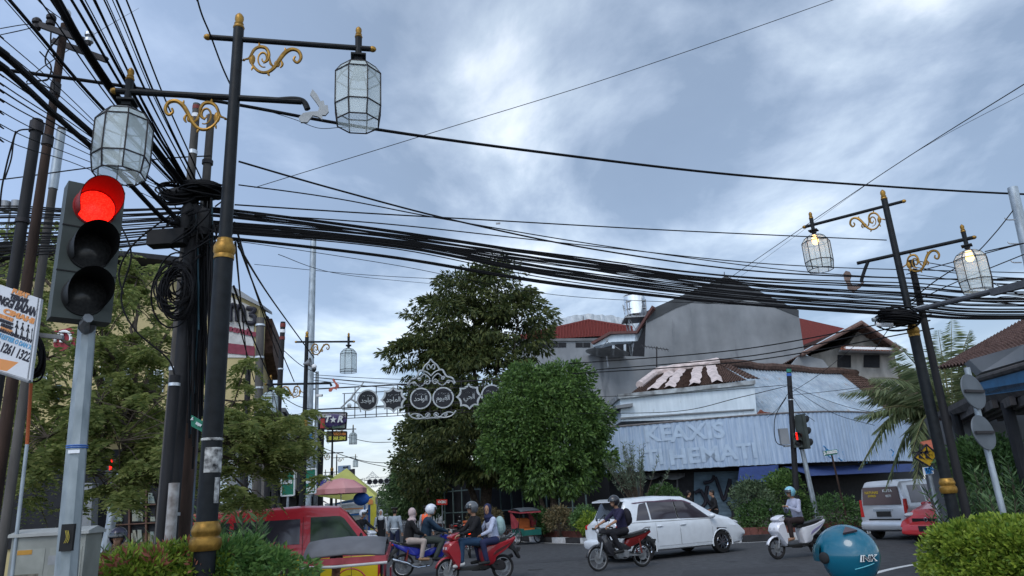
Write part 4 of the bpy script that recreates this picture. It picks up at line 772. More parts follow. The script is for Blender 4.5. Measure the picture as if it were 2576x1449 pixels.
# ---------------------------------------------------------------- ornate street lamps
M_pane = mat('ribbed_glass', (.62, .70, .70), .35, var=.1, scale=30, stretch=(60, 60, 1), alpha=.55); M_pane2 = mat('ribbed_glass_far', (.50, .60, .62), .35, var=.1, alpha=.6)
M_bulb = mat('lit_bulb', (1, .7, .3), .5, var=0, emit=(1, .50, .12), es=7)
def spiral(c, r0, r1, a0, turns, n=22):
    return [(c[0]+(r0+(r1-r0)*i/n)*math.cos(a0+turns*2*PI*i/n), c[1]+(r0+(r1-r0)*i/n)*math.sin(a0+turns*2*PI*i/n)) for i in range(n+1)]
def scroll_mb(x0, z0, sx_, L_=1.):
    """flat cast scroll bracket in the x-z plane"""
    mb = MB(); cs = []
    cs.append(([(0, -.17), (.06, -.15), (.12, -.06), (.2, -.02), (.3, -.03), (.35, -.10), (.33, -.17), (.27, -.2)], .017))
    cs.append(([(.06, -.15), (.12, -.24), (.22, -.30), (.34, -.30), (.44, -.24), (.52, -.14), (.6, -.06), (.7, -.02), (.8, -.04), (.84, -.11), (.79, -.17), (.73, -.14), (.75, -.10)], .02))
    cs.append((spiral((.27, -.15), .10, .02, -1.2, -1.3), .011)); cs.append(([(.44, -.24), (.38, -.2), (.36, -.13)], .012)); cs.append(([(.52, -.14), (.56, -.2), (.53, -.24)], .013))
    cs.append(([(.2, -.02), (.19, .03)], .010)); cs.append(([(.34, -.30), (.37, -.34)], .012)); cs.append(([(.12, -.24), (.1, -.29)], .010)); cs.append(([(.6, -.06), (.59, -.01)], .011)); cs.append(([(0, -.17), (-.04, -.19)], .012))
    for pts, r in cs:
        q = crom([(x0+sx_*p[0]*L_, 0, z0+p[1]) for p in pts], 4); n_ = len(q); mb.tube(q, [r*(1.15-.6*abs(2*i/(n_-1)-1)) for i in range(n_)], 6)
    mb.ball((x0+sx_*.1*L_, 0, z0-.17), (.05*L_, .012, .06), 8); mb.ball((x0+sx_*.48*L_, 0, z0-.2), (.05*L_, .012, .04), 8)
    return mb
def finial_mb(c, k=1.):
    return MB().lathe([(r*k, h*k) for r, h in [(.02, -.02), (.075, -.02), (.085, .0), (.075, .03), (.06, .04), (.07, .07), (.062, .085), (.05, .09), (.066, .15), (.062, .20), (.04, .235), (.02, .25), (.005, .27)]], c, 12)
def lantern(parent, x, ztop_, lit, far, hexn=8, R=.238):
    root = bpy.data.objects.new('lantern', None); COL.objects.link(root); root.parent = parent; root.location = (x, 0, ztop_)
    rings = [(.05, -.19), (.12, -.215), (.185, -.26), (R, -.34), (R, -.70), (R*.90, -.86)] if not far else [(.04, -.19), (.13, -.22), (.20, -.29), (R, -.36), (R, -.80), (R*.99, -.86)]
    a0 = PI/hexn; P = [[Vector((r*math.cos(a0+2*PI*j/hexn), r*math.sin(a0+2*PI*j/hexn), z)) for j in range(hexn)] for r, z in rings]
    m_ = MB()
    for i in range(len(P)):
        for j in range(hexn):
            m_.bar(P[i][j], P[i][(j+1) % hexn], .010)
            if i: m_.bar(P[i-1][j], P[i][j], .011)
    m_.build('cage', M_iron, root, smooth=0)
    m_ = MB()
    for i in range(len(P)-1):
        for j in range(hexn): m_.add([P[i][j]*.985, P[i][(j+1) % hexn]*.985, P[i+1][(j+1) % hexn]*.985, P[i+1][j]*.985], [(0, 1, 2, 3)])
    m_.v = [(v[0], v[1], v[2]) for v in m_.v]; m_.build('glass', M_pane2 if far else M_pane, root, smooth=0)
    m_ = MB(); m_.cyl((0, 0, .14), (0, 0, -.19), .036, .03, 10); m_.box((0, 0, -.11), (.15, .15, .018)); m_.box((0, 0, -.135), (.08, .08, .04)); m_.build('hanger', M_blk, root)
    finial_mb((0, 0, .13), .48).build('finial', M_gold, root)
    m_ = MB(); m_.cyl((0, 0, -.20), (0, 0, -.26), .04, .05, 10); m_.ball((0, 0, -.31), (.06, .06, .07), 12); m_.build('bulb', M_bulb if lit else M_pane2, root)
def street_lamp(label, loc, ang, lit=False, far=False, left_only=False, group='ornate two armed street lamps', bird=None, l1=1.16, l2=.93, zl=5.55, birdup=False, H=6.5, rings=(1.56, 4.0)):
    t = thing('ornate_street_lamp', label, 'street lamp', loc, ang, group)
    z = H-.165; m_ = MB(); m_.tube([(0, 0, 0), (0, 0, rings[0]), (0, 0, rings[1])], [.088, .083, .080], 20); m_.tube([(0, 0, rings[1]), (0, 0, z)], [.058, .050], 18); m_.lathe([(.15, 0), (.15, .06), (.11, .1), (.11, .5), (.09, .52)], (0, 0, .0), 20); m_.build('post', M_blk, t)
    r0, r1 = rings
    m_ = MB(); m_.lathe([(.08, r0-.10), (.105, r0-.10), (.119, r0-.08), (.124, r0-.045), (.119, r0-.01), (.102, r0+.008), (.102, r0+.016), (.112, r0+.035), (.114, r0+.06), (.104, r0+.09), (.096, r0+.10), (.094, r0+.122), (.08, r0+.122)], (0, 0, 0), 26); m_.build('lower_collar', M_gold, t)
    m_ = MB(); m_.lathe([(.07, r1-.09), (.086, r1-.09), (.088, r1-.065), (.082, r1-.05), (.094, r1-.02), (.094, r1+.025), (.078, r1+.06), (.068, r1+.08), (.070, r1+.10), (.055, r1+.105)], (0, 0, 0), 24); m_.build('upper_collar', M_gold, t)
    finial_mb((0, 0, z), .66).build('finial', M_gold, t)
    m_ = MB(); m_.cyl((-.28, 0, z-.13), (l1+.14, 0, z-.13), .027, .028, 10); m_.build('upper_arm', M_blk, t); m_ = MB(); m_.cyl((-l2-.12, 0, zl), (.62, 0, zl), .03, .03, 10); m_.build('lower_arm', M_blk, t)
    for x, zz_ in ((-.28, z-.13), (l1+.14, z-.13), (-l2-.12, zl)): MB().ball((x, 0, zz_), (.04, .032, .032), 10).build('end_cap', M_gold, t)
    scroll_mb(.08, z-.18, 1, .62).build('scroll_bracket', M_gold, t); scroll_mb(-.08, zl-.05, -1, .62).build('scroll_bracket', M_gold, t)
    lantern(t, l1, z-.13, lit, far); lantern(t, -l2, zl, lit, far)
    # curled neck and bird head cut-out at the end of the lower arm
    s_ = 1 if not birdup else -1
    m_ = MB()
    if bird is not None:
        dz = -.02 if not birdup else -.10
        m_.tube(crom([(.40, 0, zl), (.55, 0, zl+.02), (.64, 0, zl+.0), (.68, 0, zl-.08)], 5) if not birdup else crom([(.45, 0, zl-.02), (.52, 0, zl-.14), (.60, 0, zl-.3), (.60, 0, zl-.34)], 5), [.03]*16, 8); m_.build('neck', M_blk, t)
        c = (.74, zl-.08) if not birdup else (.72, zl-.36)
        o2 = [(-.02, .22), (.03, .16), (.06, .09), (.09, .10), (.10, .05), (.13, .05), (.14, -.02), (.11, -.06), (.08, -.06), (.08, -.11), (.04, -.08), (-.01, -.07), (-.06, -.15), (-.12, -.15), (-.14, -.10), (-.10, -.05), (-.03, -.03), (.04, -.02), (.05, .03), (.01, .09), (-.04, .16)]
        if birdup: o2 = [(x, y) for x, y in [(-.16, .02), (-.10, .0), (-.04, -.02), (.0, -.03), (.06, .02), (.06, .10), (.02, .17), (.04, .24), (.10, .27), (.15, .22), (.15, .12), (.12, .02), (.13, -.05), (.09, -.08), (.05, -.15), (.0, -.10), (-.08, -.07)]]
        MB().prism([(c[0]+x, -.012, c[1]+y) for x, y in o2], (0, .024, 0)).build('bird_head', bird, t, smooth=0)
    return t
M_dk2 = mat('dark_steel', (.07, .075, .085), .6, .3, var=.3)
M_bgrey = mat('bird_grey', (.33, .35, .36), .5, var=.15); M_bbr = mat('bird_brown', (.16, .11, .09), .5, var=.2); M_bred = mat('bird_red', (.38, .10, .07), .5, var=.2)
L1 = street_lamp('near ornate lamp post carrying two unlit glass lanterns', (-2.555, 5.99, 0), math.atan2(.215, .977), bird=M_bgrey)
m_ = MB(); m_.lathe([(.0835, 2.06), (.086, 2.06), (.086, 2.26), (.083, 2.26)], (0, 0, 0), 16, arc=.35, start=-2.0); m_.lathe([(.083, 1.82), (.086, 1.82), (.086, 2.02), (.083, 2.02)], (0, 0, 0), 16, arc=.1, start=-.9); m_.lathe([(.081, 2.34), (.088, 2.335), (.088, 2.32), (.081, 2.315)], (0, 0, 0), 20)
m_.build('paper_scrap', mat('torn_paper', (.02, .02, .022), .8, var=.1, scale=22, col2=(.6, .6, .58)), L1)
street_lamp('ornate lamp post with two glowing lanterns before the coconut palm', (6.48, 11.43, 0), math.atan2(.6, -.8), lit=True, bird=M_bbr, birdup=True, l1=1.22, l2=1.0, zl=5.32)
street_lamp('ornate lamp post beside the tall galvanised pole across the junction', (-5.71, 19.1, 0), math.atan2(.23, .973), far=True, bird=M_bred, l1=1.12, l2=.9, zl=5.05)
street_lamp('ornate lamp post standing before the small hanging shop sign', (-10.72, 41.3, 0), math.atan2(.23, .973), far=True, l1=1.15, zl=4.9)
street_lamp('farthest small ornate lamp post down the side street', (-16.1, 63.6, 0), math.atan2(.23, .973), far=True, l1=1.6, zl=5.0)
# ---------------------------------------------------------------- poles
def pole(label, pts, r0, r1, m, name='utility_pole', cat='pole', bands=(), **k):
    """pts: base and top as (x, y, z)"""
    b_, t_ = Vector(pts[0]), Vector(pts[1]); m_ = MB(); n_ = 8; m_.tube([b_.lerp(t_, i/n_) for i in range(n_+1)], [r0+(r1-r0)*i/n_ for i in range(n_+1)], 14)
    if not bands: return m_.build(name, m, label=label, cat=cat, **k)
    t = thing(name, label, cat, b_, world=True); m_.build('shaft', m, t)
    for f_, h, rr, mm in bands:
        c = b_.lerp(t_, f_); d = (t_-b_).normalized(); MB().cyl(c-d*h/2, c+d*h/2, rr, rr, 14).build('band', mm, t)
    return t
def gp(x, y, Y): p = at(x, y, Y); return (p.x, p.y, p.z)
def vpole(x, y, Y, x1=None, y1=None):
    b = at(x, y, Y); return [(b.x, b.y, 0), (b.x, b.y, at(x1 if x1 else x, y1, Y).z)]
def base(x, y, Y): p = at(x, y, Y); return (p.x, p.y, 0)
M_steel = mat('steel_band', (.5, .52, .54), .35, .8, var=.1)
pole('short dark stub pole with wire wrapped top at the far left', vpole(95, 302, 7, 95, 302), .062, .054, M_wdk, bands=((.985, .12, .072, M_iron), (.8, .05, .068, M_iron), (.62, .04, .07, M_steel)))
T2 = pole('tall rust brown pole with a steel crossarm at its head', vpole(163, 62, 7.5, 163, 62), .070, .044, M_wood, bands=((.985, .08, .06, M_iron), (.88, .16, .058, M_iron), (.79, .12, .062, M_iron)))
m_ = MB(); a_, b_ = Vector(gp(88, 58, 7.35)), Vector(gp(228, 108, 7.35)); m_.bar(a_, b_, .05, .07); m_.bar(a_+Vector((0, .35, 0)), b_+Vector((0, .35, 0)), .05, .07); T2x = m_.build('crossarm', M_iron, T2, smooth=0)
for (x, y) in ((128, 52), (92, 62), (225, 95), (165, 40)):
    c = Vector(gp(x, y, 7.35)); MB().lathe([(.02, -.08), (.05, -.06), (.05, -.02), (.03, 0), (.055, .02), (.055, .06), (.03, .09), (.01, .1)], c, 10).build('insulator', M_iron if x < 150 else M_steel, T2x)
pole('weathered silver topped pole just behind the tall rust pole', vpole(155, 322, 9, 155, 322), .060, .052, M_conc, bands=((.93, .9, .06, M_galv),))
pole('thin orange pipe beside the poster board', [gp(68, 1118, 5.1), gp(78, 965, 5.1)], .012, .012, mat('orange_pipe', (.35, .08, .02), .6), name='pipe', cat='pipe')
pole('concrete hub pole with red and white cap behind the near lamp', vpole(495, 262, 7.7, 495, 262), .075, .044, M_conc, bands=((.992, .05, .047, M_red), (.975, .05, .047, M_wht), (.90, .05, .052, M_steel), (.50, .04, .065, M_steel)))
pole('grey hub pole with a clamp bracket beside the capped one', vpole(531, 290, 7.9, 531, 290), .075, .045, M_conc, bands=((.90, .05, .065, M_iron), (.7, .05, .06, M_steel)))
pole('dark tarred pole wrapped in cables below the wire hub', vpole(452, 1000, 7.3, 487, 520), .085, .075, M_wdk, bands=((.35, .03, .09, M_steel),))
pole('rust brown pole nearest the lamp post under the wire hub', vpole(482, 1000, 7.6, 512, 560), .085, .075, M_wood)
pole('grey ribbed pole at the left of the hub cluster', vpole(428, 1100, 7.0, 433, 945), .055, .050, M_wdk, bands=((.97, .03, .056, M_steel),))
pole('peeling white pipe at the foot of the hub poles', vpole(432, 1300, 6.9, 438, 1215), .05, .048, mat('peeling_white', (.42, .42, .42), .8, var=.3, scale=9, col2=(.12, .10, .09)), name='pipe', cat='pipe')
pole('pole painted pale blue with rust beside the brown hub pole', vpole(500, 900, 7.9, 520, 660), .06, .06, mat('peeling_blue', (.12, .20, .26), .8, var=.3, scale=3, col2=(.09, .05, .04)))
pole('tall galvanised light pole rising left of the tall dark tree', [(-7.04, 24, 0), at(789, 583, 24)], .17, .10, M_galv, bands=((.12, .25, .18, mat('blue_cloth', (.05, .12, .25), .8)),))
pole('slim galvanised post carrying the left end of the sign arch', [base(795, 1200, 34.5), at(798, 935, 34.5)], .10, .08, M_galv)
for i, (x0, x1, yt, Y, r, m, lab, bd) in enumerate((
    (622, 625, 900, 20, .09, M_wdk, 'black tarred pole in front of the yellow building side', 0), (652, 655, 800, 19, .12, M_conc, 'concrete pole with three steel bands at the yellow building corner', 1), (676, 680, 955, 21, .09, M_wdk, 'dark pole between the banded pole and the white post', 0),
    (690, 712, 810, 22, .09, M_wdk, 'tarred pole with red and white cap near the far lamp', 2), (803, 812, 1050, 38, .13, M_wdk, 'tarred pole with a red cap standing before the oval sign', 3), (793, 800, 1060, 36, .13, M_wdk, 'tarred pole with teal cap beside the red capped one', 0), (668, 672, 1010, 24, .12, M_conc, 'pale concrete stub pole behind the feathery branches', 0))):
    b_ = at(x0, 1200, Y); tp = at(x1, yt, Y); bands = ()
    if bd == 1: bands = tuple((f, .05, r*1.06, M_steel) for f in (.97, .84, .72))
    if bd == 2: bands = ((.985, .12, r*.95, M_red), (.96, .1, r*.95, M_wht), (.93, .1, r*.95, M_red), (.8, .04, r, M_steel))
    if bd == 3: bands = ((.95, .5, r*.95, mat('cap_red', (.5, .08, .07), .6)),)
    pole(lab, [(b_.x, b_.y, 0), tp], r, r*.85, m, bands=bands)
pole('dark electricity pole leaning at the right edge of the far traffic signal', [(at(1984, 1190, 25.9).x, 25.9, 0), at(1984, 925, 25.9)], .11, .085, M_wdk, bands=((.98, .12, .09, mat('cap_green', (.03, .18, .12), .6)), (.955, .1, .09, mat('cap_blue', (.04, .12, .4), .6)), (.8, .03, .1, M_steel)))
pole('dark second pole strapped behind the lamp with lit lanterns', [(6.76, 11.6, 0), at(2291, 655, 11.6)], .07, .05, M_wdk, bands=((.97, .03, .07, M_steel),))
pole('thick galvanised pole leaning in at the upper right edge', [(9.2, 12.5, 0), at(2547, 472, 12.5)], .12, .085, M_galv)
for i, (y, Y) in enumerate(((555, 12.5), (615, 12.5), (662, 12.5))):
    p = at(2556+i*8, y, 12.5); MB().tube(crom([p+Vector((-.05, -.05, 0)), p+Vector((-.2, -.05, .01)), p+Vector((-.23, -.05, .05))], 4), .012, 6).build('climbing_hook', M_steel, label='small steel climbing hook on the pole at the upper right edge', cat='hook', group='climbing hooks on the galvanised pole')
m_ = MB(); m_.cyl(at(2285, 785, 11.3), at(2600, 708, 9.5), .04, .045, 10); m_.bar(at(2495, 736, 10), at(2610, 706, 9.4), .09, .10); m_.build('support_arm', M_dk2, smooth=0, label='long grey steel arm reaching right from the lit lamp post', cat='bracket')
m_ = MB(); m_.cyl(at(2195, 805, 11.3), at(2330, 770, 11.3), .035, .035, 8); m_.build('camera_arm', M_galv, label='horizontal pipe holding the security camera under the cables', cat='pipe')
t = thing('security_camera', 'small pale security camera hanging from the pipe by the lit lamp post', 'camera', at(2222, 812, 11.3)); MB().cyl((-.12, 0, -.02), (.12, -.05, -.06), .035, .035, 10).build('housing', M_wht, t); MB().cyl((0, 0, -.02), (0, 0, .1), .015, .015, 6).build('mount', M_galv, t)
pole('thin grey conduit running down below the orange pipe', [gp(30, 1449, 5.1), gp(68, 1118, 5.1)], .013, .012, M_galv, name='pipe', cat='pipe')
def coilbox(c, r, lab, tilt=.2):
    m_ = MB(); M3 = Matrix.Rotation(tilt, 3, 'Y')
    for k in range(26): m_.torus(c+Vector((random.uniform(-.03, .03), random.uniform(-.06, .06), random.uniform(-.1, .06))), r*random.uniform(.55, 1.0), .012, M3 @ Matrix.Rotation(random.uniform(-.25, .25), 3, 'X'), 22, 4)
    return m_.build('cable_coil', M_cable, label=lab, cat='cable coil')
coilbox(at(2258, 797, 11.2), .33, 'flattened black cable coil tied to the lit lamp post')
# ---------------------------------------------------------------- hub clutter
t = thing('splice_coil', 'big oval coil of black cable crowning the hub poles', 'cable coil', at(487, 480, 7.4), world=True)
m_ = MB(); c = at(452, 492, 7.3); c2 = at(518, 485, 7.4)
for k in range(30): m_.torus(c+Vector((random.uniform(-.03, .03), random.uniform(-.1, .1), random.uniform(-.06, .06))), random.uniform(.1, .22), .011, Matrix.Rotation(.25+random.uniform(-.2, .2), 3, 'Y') @ Matrix.Rotation(random.uniform(.3, .9), 3, 'X'), 20, 4)
for k in range(34): m_.torus(c2+Vector((random.uniform(-.03, .03), random.uniform(-.1, .1), random.uniform(-.03, .07))), random.uniform(.08, .25), .011, Matrix.Rotation(.15+random.uniform(-.2, .2), 3, 'Y') @ Matrix.Rotation(random.uniform(0, .5), 3, 'X'), 20, 4)
m_.build('loops', M_cable, t); m_ = MB(); m_.ball(c, (.17, .12, .09), 14); m_.ball(c2, (.2, .15, .08), 14); m_.build('core', M_rub, t)
t = thing('hanging_coils', 'loose black cable coils hanging left of the hub poles', 'cable coil', at(450, 730, 7.1), world=True); m_ = MB()
for k in range(26):
    c = at(442+random.uniform(-10, 14), 725+random.uniform(-25, 25), 7.1+random.uniform(-.1, .15)); M3 = Matrix.Rotation(random.uniform(-.3, .3), 3, 'Z') @ Matrix.Rotation(PI/2+random.uniform(-.2, .2), 3, 'X') @ Matrix.Diagonal((random.uniform(.6, 1), random.uniform(1, 1.35), 1)); m_.torus(c, random.uniform(.12, .26), .009, M3, 24, 4)
m_.build('loops', M_cable, t)
t = thing('hanging_coils', 'thick black loops hanging beside the poster board', 'cable coil', at(100, 880, 4.9), world=True); m_ = MB()
for k in range(12):
    c = at(84+random.uniform(-8, 8), 890+random.uniform(-10, 20), 4.9+random.uniform(-.05, .05)); M3 = Matrix.Rotation(PI/2, 3, 'X') @ Matrix.Rotation(.3, 3, 'Z') @ Matrix.Diagonal((.55, 1.15, 1)); m_.torus(c, random.uniform(.11, .15), .007, M3, 24, 5)
m_.build('loops', M_cable, t)
m_ = MB(); a_, b_ = at(378, 603, 7.2), at(470, 597, 7.2); m_.bar(a_, b_, .16, .17); m_.cyl(b_, at(490, 594, 7.4), .03, .03, 6); m_.build('junction_box', M_rub, smooth=0, label='long black cable joint box reaching left from the hub poles', cat='junction box')
for (x, y, r_, lab) in ((513, 560, .07, 'dark splice cylinder low on the hub poles'), (470, 545, .06, 'small black splice bulb on the left of the hub')):
    c = at(x, y, 7.2); MB().lathe([(.01, -.16), (r_*.8, -.15), (r_, -.08), (r_, .1), (r_*.6, .16), (.01, .17)], c, 12).build('splice_closure', M_rub, label=lab, cat='splice')
for k in range(34):   # runs down the hub poles
    x0 = random.uniform(474, 535); x1 = x0+random.uniform(-26, 10); Y = random.uniform(7.15, 7.5); y0 = random.uniform(470, 600); y1 = random.uniform(760, 1180)
    pts = [at(x0, y0, Y), at(x0+random.uniform(-10, 8), y0*.6+y1*.4, Y+random.uniform(-.12, .1)), at(x1, y1, Y)]
    MB().tube(crom(pts, 7), random.choice((.008, .011, .014)), 5).build('hanging_cable', M_cable if k % 7 else mat('cable_teal', (.02, .06, .08), .6), label='black cable running down the hub poles among many like it', cat='cable', group='cables running down the hub poles')
for k in range(26):   # small tangles around the hub
    c = at(random.uniform(455, 545), random.uniform(515, 640), random.uniform(7.0, 7.5)); d = [c+Vector((random.uniform(-.25, .25), random.uniform(-.15, .15), random.uniform(-.22, .22))) for _ in range(4)]
    MB().tube(crom([c]+d, 6), .008, 4).build('loose_cable', M_cable, label='short tangled black wire knotted around the hub poles', cat='cable', group='tangled wires around the hub')
# ---------------------------------------------------------------- overhead cables
def cable(pts, r, label, group=None, m=None, name='overhead_cable', k=9, n=6):
    P = [at(*p) for p in pts]
    if pts[-1][0] > 2650: P.append(P[-1]+(P[-1]-P[-2]).normalized()*14)
    if pts[0][0] < -90: P.insert(0, P[0]+(P[0]-P[1]).normalized()*9)
    if pts[0][1] < -100 and pts[0][0] >= -90: P.insert(0, P[0]+(P[0]-P[1]).normalized()*6)
    MB().tube(crom(P, k), r, n).build(name, m or M_cable, label=label, cat='cable', group=group)
G1 = 'black cables fanning from the hub over the camera'; LB1 = 'black overhead cable fanning up left from the wire hub'
hub = (468, 482, 7.35)
for (x0, y0, r, hx, hy) in ((24, 0, .016, 440, 462), (100, 0, .007, 452, 470), (128, 0, .008, 455, 472), (180, 0, .013, 475, 470), (204, 0, .014, 480, 470), (214, 0, .006, 478, 468), (236, 0, .010, 484, 478), (262, 0, .008, 492, 470), (283, 0, .005, 500, 472), (293, 0, .010, 500, 470), (318, 0, .008, 520, 480), (240, 0, .006, 470, 470), (268, 0, .005, 488, 466), (12, 0, .005, 440, 470)):
    ex, ey = x0+(x0-hx)*.8, y0+(y0-hy)*.8; mx, my = (x0+hx)/2, (y0+hy)/2
    cable([(ex, min(ey, -101), 4.4), (x0, y0, 5.1), (mx-4, my+9, 6.2), (hx, hy, 7.4)], r*1.05, LB1, G1)
cable([(0, -250, 4.6), (140, 0, 5.1), (205, 115, 5.5), (330, 300, 6.4), (478, 485, 7.4)], .030, 'thickest twin black cable bundle passing over the crossarm pole', None)
cable([(10, -250, 4.6), (150, 0, 5.12), (215, 115, 5.5), (340, 300, 6.4), (482, 485, 7.4)], .018, 'thinner cable lashed along the thickest overhead bundle')
for (y0, r, hy, lab) in ((130, .034, 560, 'thick black cable entering from the left edge toward the hub'), (165, .030, 565, 'second thick black cable just below the thickest at the left edge')):
    cable([(-300, y0-220, 3.3), (0, y0, 4.2), (150, y0+135, 5.2), (290, y0+260, 6.1), (410, y0+385, 7.0), (450, hy, 7.2), (470, hy+40, 7.25)], r*.8, lab, n=9)
G2 = 'thin black cables from the left edge to the hub'
for (y0, r) in ((92, .004), (118, .004), (186, .005), (208, .005), (225, .006), (248, .005), (278, .004), (312, .004), (345, .004)):
    cable([(-250, y0-190, 3.6), (0, y0, 4.5), (200, y0+(500-y0)*.42+6, 5.8), (430+random.uniform(-10, 20), 495+random.uniform(-15, 25), 7.2)], r, 'thin black cable dropping from the left edge to the hub', G2)
G3 = 'level cables behind the near traffic light'
for k in range(24):
    y0 = 515+k*5.6+random.uniform(-4, 4); y1 = 520+k*3.6+random.uniform(-4, 4); r = random.choice((.006, .008, .011, .014)); cable([(-250, y0+20, 8.5), (0, y0+2, 8.2), (220, (y0+y1)/2+8, 7.9), (480, y1, 7.5)], r*.8, 'level black cable crossing behind the near traffic light', G3)
cable([(-200, 470, 8), (0, 452, 7.9), (180, 428, 7.8), (400, 400, 7.8), (531, 392, 7.8)], .008, 'twisted cable rising from the left edge to the clamp bracket')
cable([(-200, 150, 6), (60, 182, 6.5), (300, 215, 6.9), (590, 262, 7.2), (900, 318, 7.9), (1300, 375, 9.0), (1800, 435, 10.6), (2200, 467, 12.0), (2545, 487, 12.7), (2800, 492, 13)], .020, 'thick twisted service cable running across the whole sky', n=7)
cable([(660, 275, 7.2), (740, 300, 7.4), (800, 322, 7.6), (850, 321, 7.8), (890, 317, 7.9)], .004, 'thin wire looping just below the thick twisted cable')
cable([(497, 0, 5.5), (460, -200, 5.2)][::-1]+[(530, 90, 5.9), (560, 170, 6.1), (590, 235, 6.2)], .008, 'twisted wire coming down onto the near lamp post')
cable([(640, 472, 40), (1100, 330, 40), (1550, 190, 40), (2095, 0, 40), (2300, -80, 40)], .022, 'single thin wire slanting up across the sky')
cable([(1790, 740, 45), (1835, 700, 45), (2200, 450, 30), (2576, 212, 20), (2700, 140, 18)], .018, 'thin wire slanting up to the right edge from the gable tip'); cable([(1850, 705, 45), (2230, 430, 30), (2576, 235, 20)], .008, 'fainter wire beside the slanting wire at the right edge')
cable([(590, 150, 40), (350, 20, 30), (150, 140, 8), (120, 200, 8)][1:], .006, 'thin twisted wire climbing from the rust pole to the top edge')
cable([(0, 72, 7.2), (60, 62, 7.3), (92, 62, 7.35)], .006, 'upper twisted drop wire at the crossarm'); cable([(-100, 110, 7.2), (0, 88, 7.2), (60, 75, 7.3), (95, 64, 7.35)], .006, 'lower twisted drop wire at the crossarm'); cable([(60, -40, 7), (100, 5, 7.2), (130, 30, 7.3), (162, 52, 7.35)], .006, 'short twisted wire arriving at the crossarm from above')
for (pts, lab) in (([(130, 60, 7.4), (128, 110, 7.4), (140, 150, 7.4), (160, 160, 7.4)], 'looped jumper wire under the crossarm'), ([(150, 90, 7.4), (120, 130, 7.4), (115, 160, 7.4), (135, 190, 7.4), (135, 260, 7.4)], 'second looped jumper wire under the crossarm'), ([(100, 130, 7.4), (128, 165, 7.4), (120, 200, 7.4), (95, 205, 7.4), (150, 235, 7.4)], 'curled stray wire left of the rust pole'), ([(40, 330, 7), (20, 400, 7), (5, 470, 7), (0, 520, 7)], 'stray twisted wire hanging at the left edge'), ([(75, 325, 7), (40, 335, 7), (28, 400, 7), (12, 450, 7)], 'frayed wire hanging from the short stub pole'), ([(300, 560, 7), (330, 640, 6.9), (305, 750, 6.9), (340, 830, 6.9), (420, 900, 7), (440, 945, 7)], 'loose black cable drooping beside the near traffic light'), ([(430, 540, 7.1), (340, 610, 6.9), (300, 680, 6.9), (310, 740, 6.9)], 'looping black cable between the hub and the traffic light')): cable(pts, .009, lab)
# main bundle across the junction
G4 = 'black cables of the main bundle across the junction'; LB4 = 'black cable within the main bundle spanning the junction'
R_ = (2290, 772, 11.5)
def span(y0, ya, yb, yc, y1, r, lab=LB4, g_=G4, x0=590, ye=None):
    cable([(x0-70, y0-3, 7.4), (x0, y0, 7.5), (1000, ya, 8.6), (1400, yb, 9.6), (1850, yc, 10.6), (2288, y1, 11.5), (2576, ye or y1+14, 11.6), (3500, (ye or y1+14)-20, 12.2)], r, lab, g_)
for k in range(8): o_ = random.uniform(-7, 7); span(535+o_, 592+o_*1.5, 655+o_*1.8, 722+o_*2, 752+o_*2, random.uniform(.006, .012))
for k in range(8): o_ = random.uniform(-8, 8); span(580+o_, 615+o_*1.5, 688+o_*2, 745+o_*1.6, 778+o_*1.3, random.uniform(.007, .012))
for k in range(16):
    f_ = k/15; span(548+38*f_+random.uniform(-5, 5), 590+34*f_+random.uniform(-4, 4), 640+52*f_+random.uniform(-4, 4), 690+60*f_+random.uniform(-5, 5), 712+66*f_+random.uniform(-5, 5), random.choice((.006, .008, .010)))
span(600, 648, 712, 762, 790, .015, 'lowest thick cable sagging below the main bundle', None, ye=800); span(602, 650, 716, 764, 794, .014, 'thin cable lashed to the lowest thick cable', None, ye=802)
span(568, 606, 668, 715, 765, .006); span(606, 668, 742, 766, 782, .004, 'thin slack wire hanging lowest across the middle of the sky', None)
G5 = 'single wires above the main bundle'; 
cable([(600, 406, 7.6), (850, 478, 8.2), (1150, 556, 9), (1500, 628, 10), (1900, 682, 11), (2300, 700, 11.6), (2700, 705, 12)], .012, 'bold single wire dipping from the near lamp post across others')
cable([(590, 515, 7.6), (900, 535, 8.2), (1200, 552, 9), (1700, 580, 10.2), (2230, 604, 11.4)], .009, 'upper straight wire reaching the right lamp post')
cable([(600, 465, 7.6), (850, 500, 8.2), (1150, 557, 9), (1600, 630, 10.4), (2100, 690, 11.4), (2700, 712, 12)], .008, 'single wire crossing below the upper straight wire')
cable([(640, 540, 7.6), (1000, 566, 8.4), (1500, 620, 10), (2000, 668, 11.3), (2700, 690, 12)], .008, 'single wire running just above the bundle')
cable([(640, 665, 30), (900, 690, 30), (1130, 703, 30)], .012, 'faint thin wire low in the sky left of the tall tree')
cable([(700, 640, 18), (860, 690, 24), (1100, 715, 34)], .010, 'faint sagging wire low in the sky left of the tall tree')
for i, (ya, yb, yc) in enumerate(((655, 700, 735), (672, 700, 700), (690, 716, 718), (720, 742, 752), (735, 768, 790))):
    cable([(2300, ya, 11.5), (2430, (ya+yb)/2+4, 11.2), (2576, yb if i else 742, 11), (2750, yc, 10.8)], .007, 'thin wire spreading right from the lit lamp post', 'wires spreading right of the lit lamp post')
cable([(2280, 690, 11.5), (2350, 672, 11.2), (2576, 612, 10.5), (2700, 585, 10)], .008, 'wire rising right behind the lit right lantern'); cable([(2548, 530, 12.4), (2500, 590, 12.2), (2440, 650, 12), (2290, 760, 11.6), (2200, 880, 22)], .010, 'steel stay slanting from the upper right pole')
cable([(2290, 765, 11.5), (2400, 712, 11), (2576, 640, 10.5), (2700, 590, 10)], .008, 'straight wire rising from the coil to the right edge')
G6 = 'wires crossing before the big grey wall'
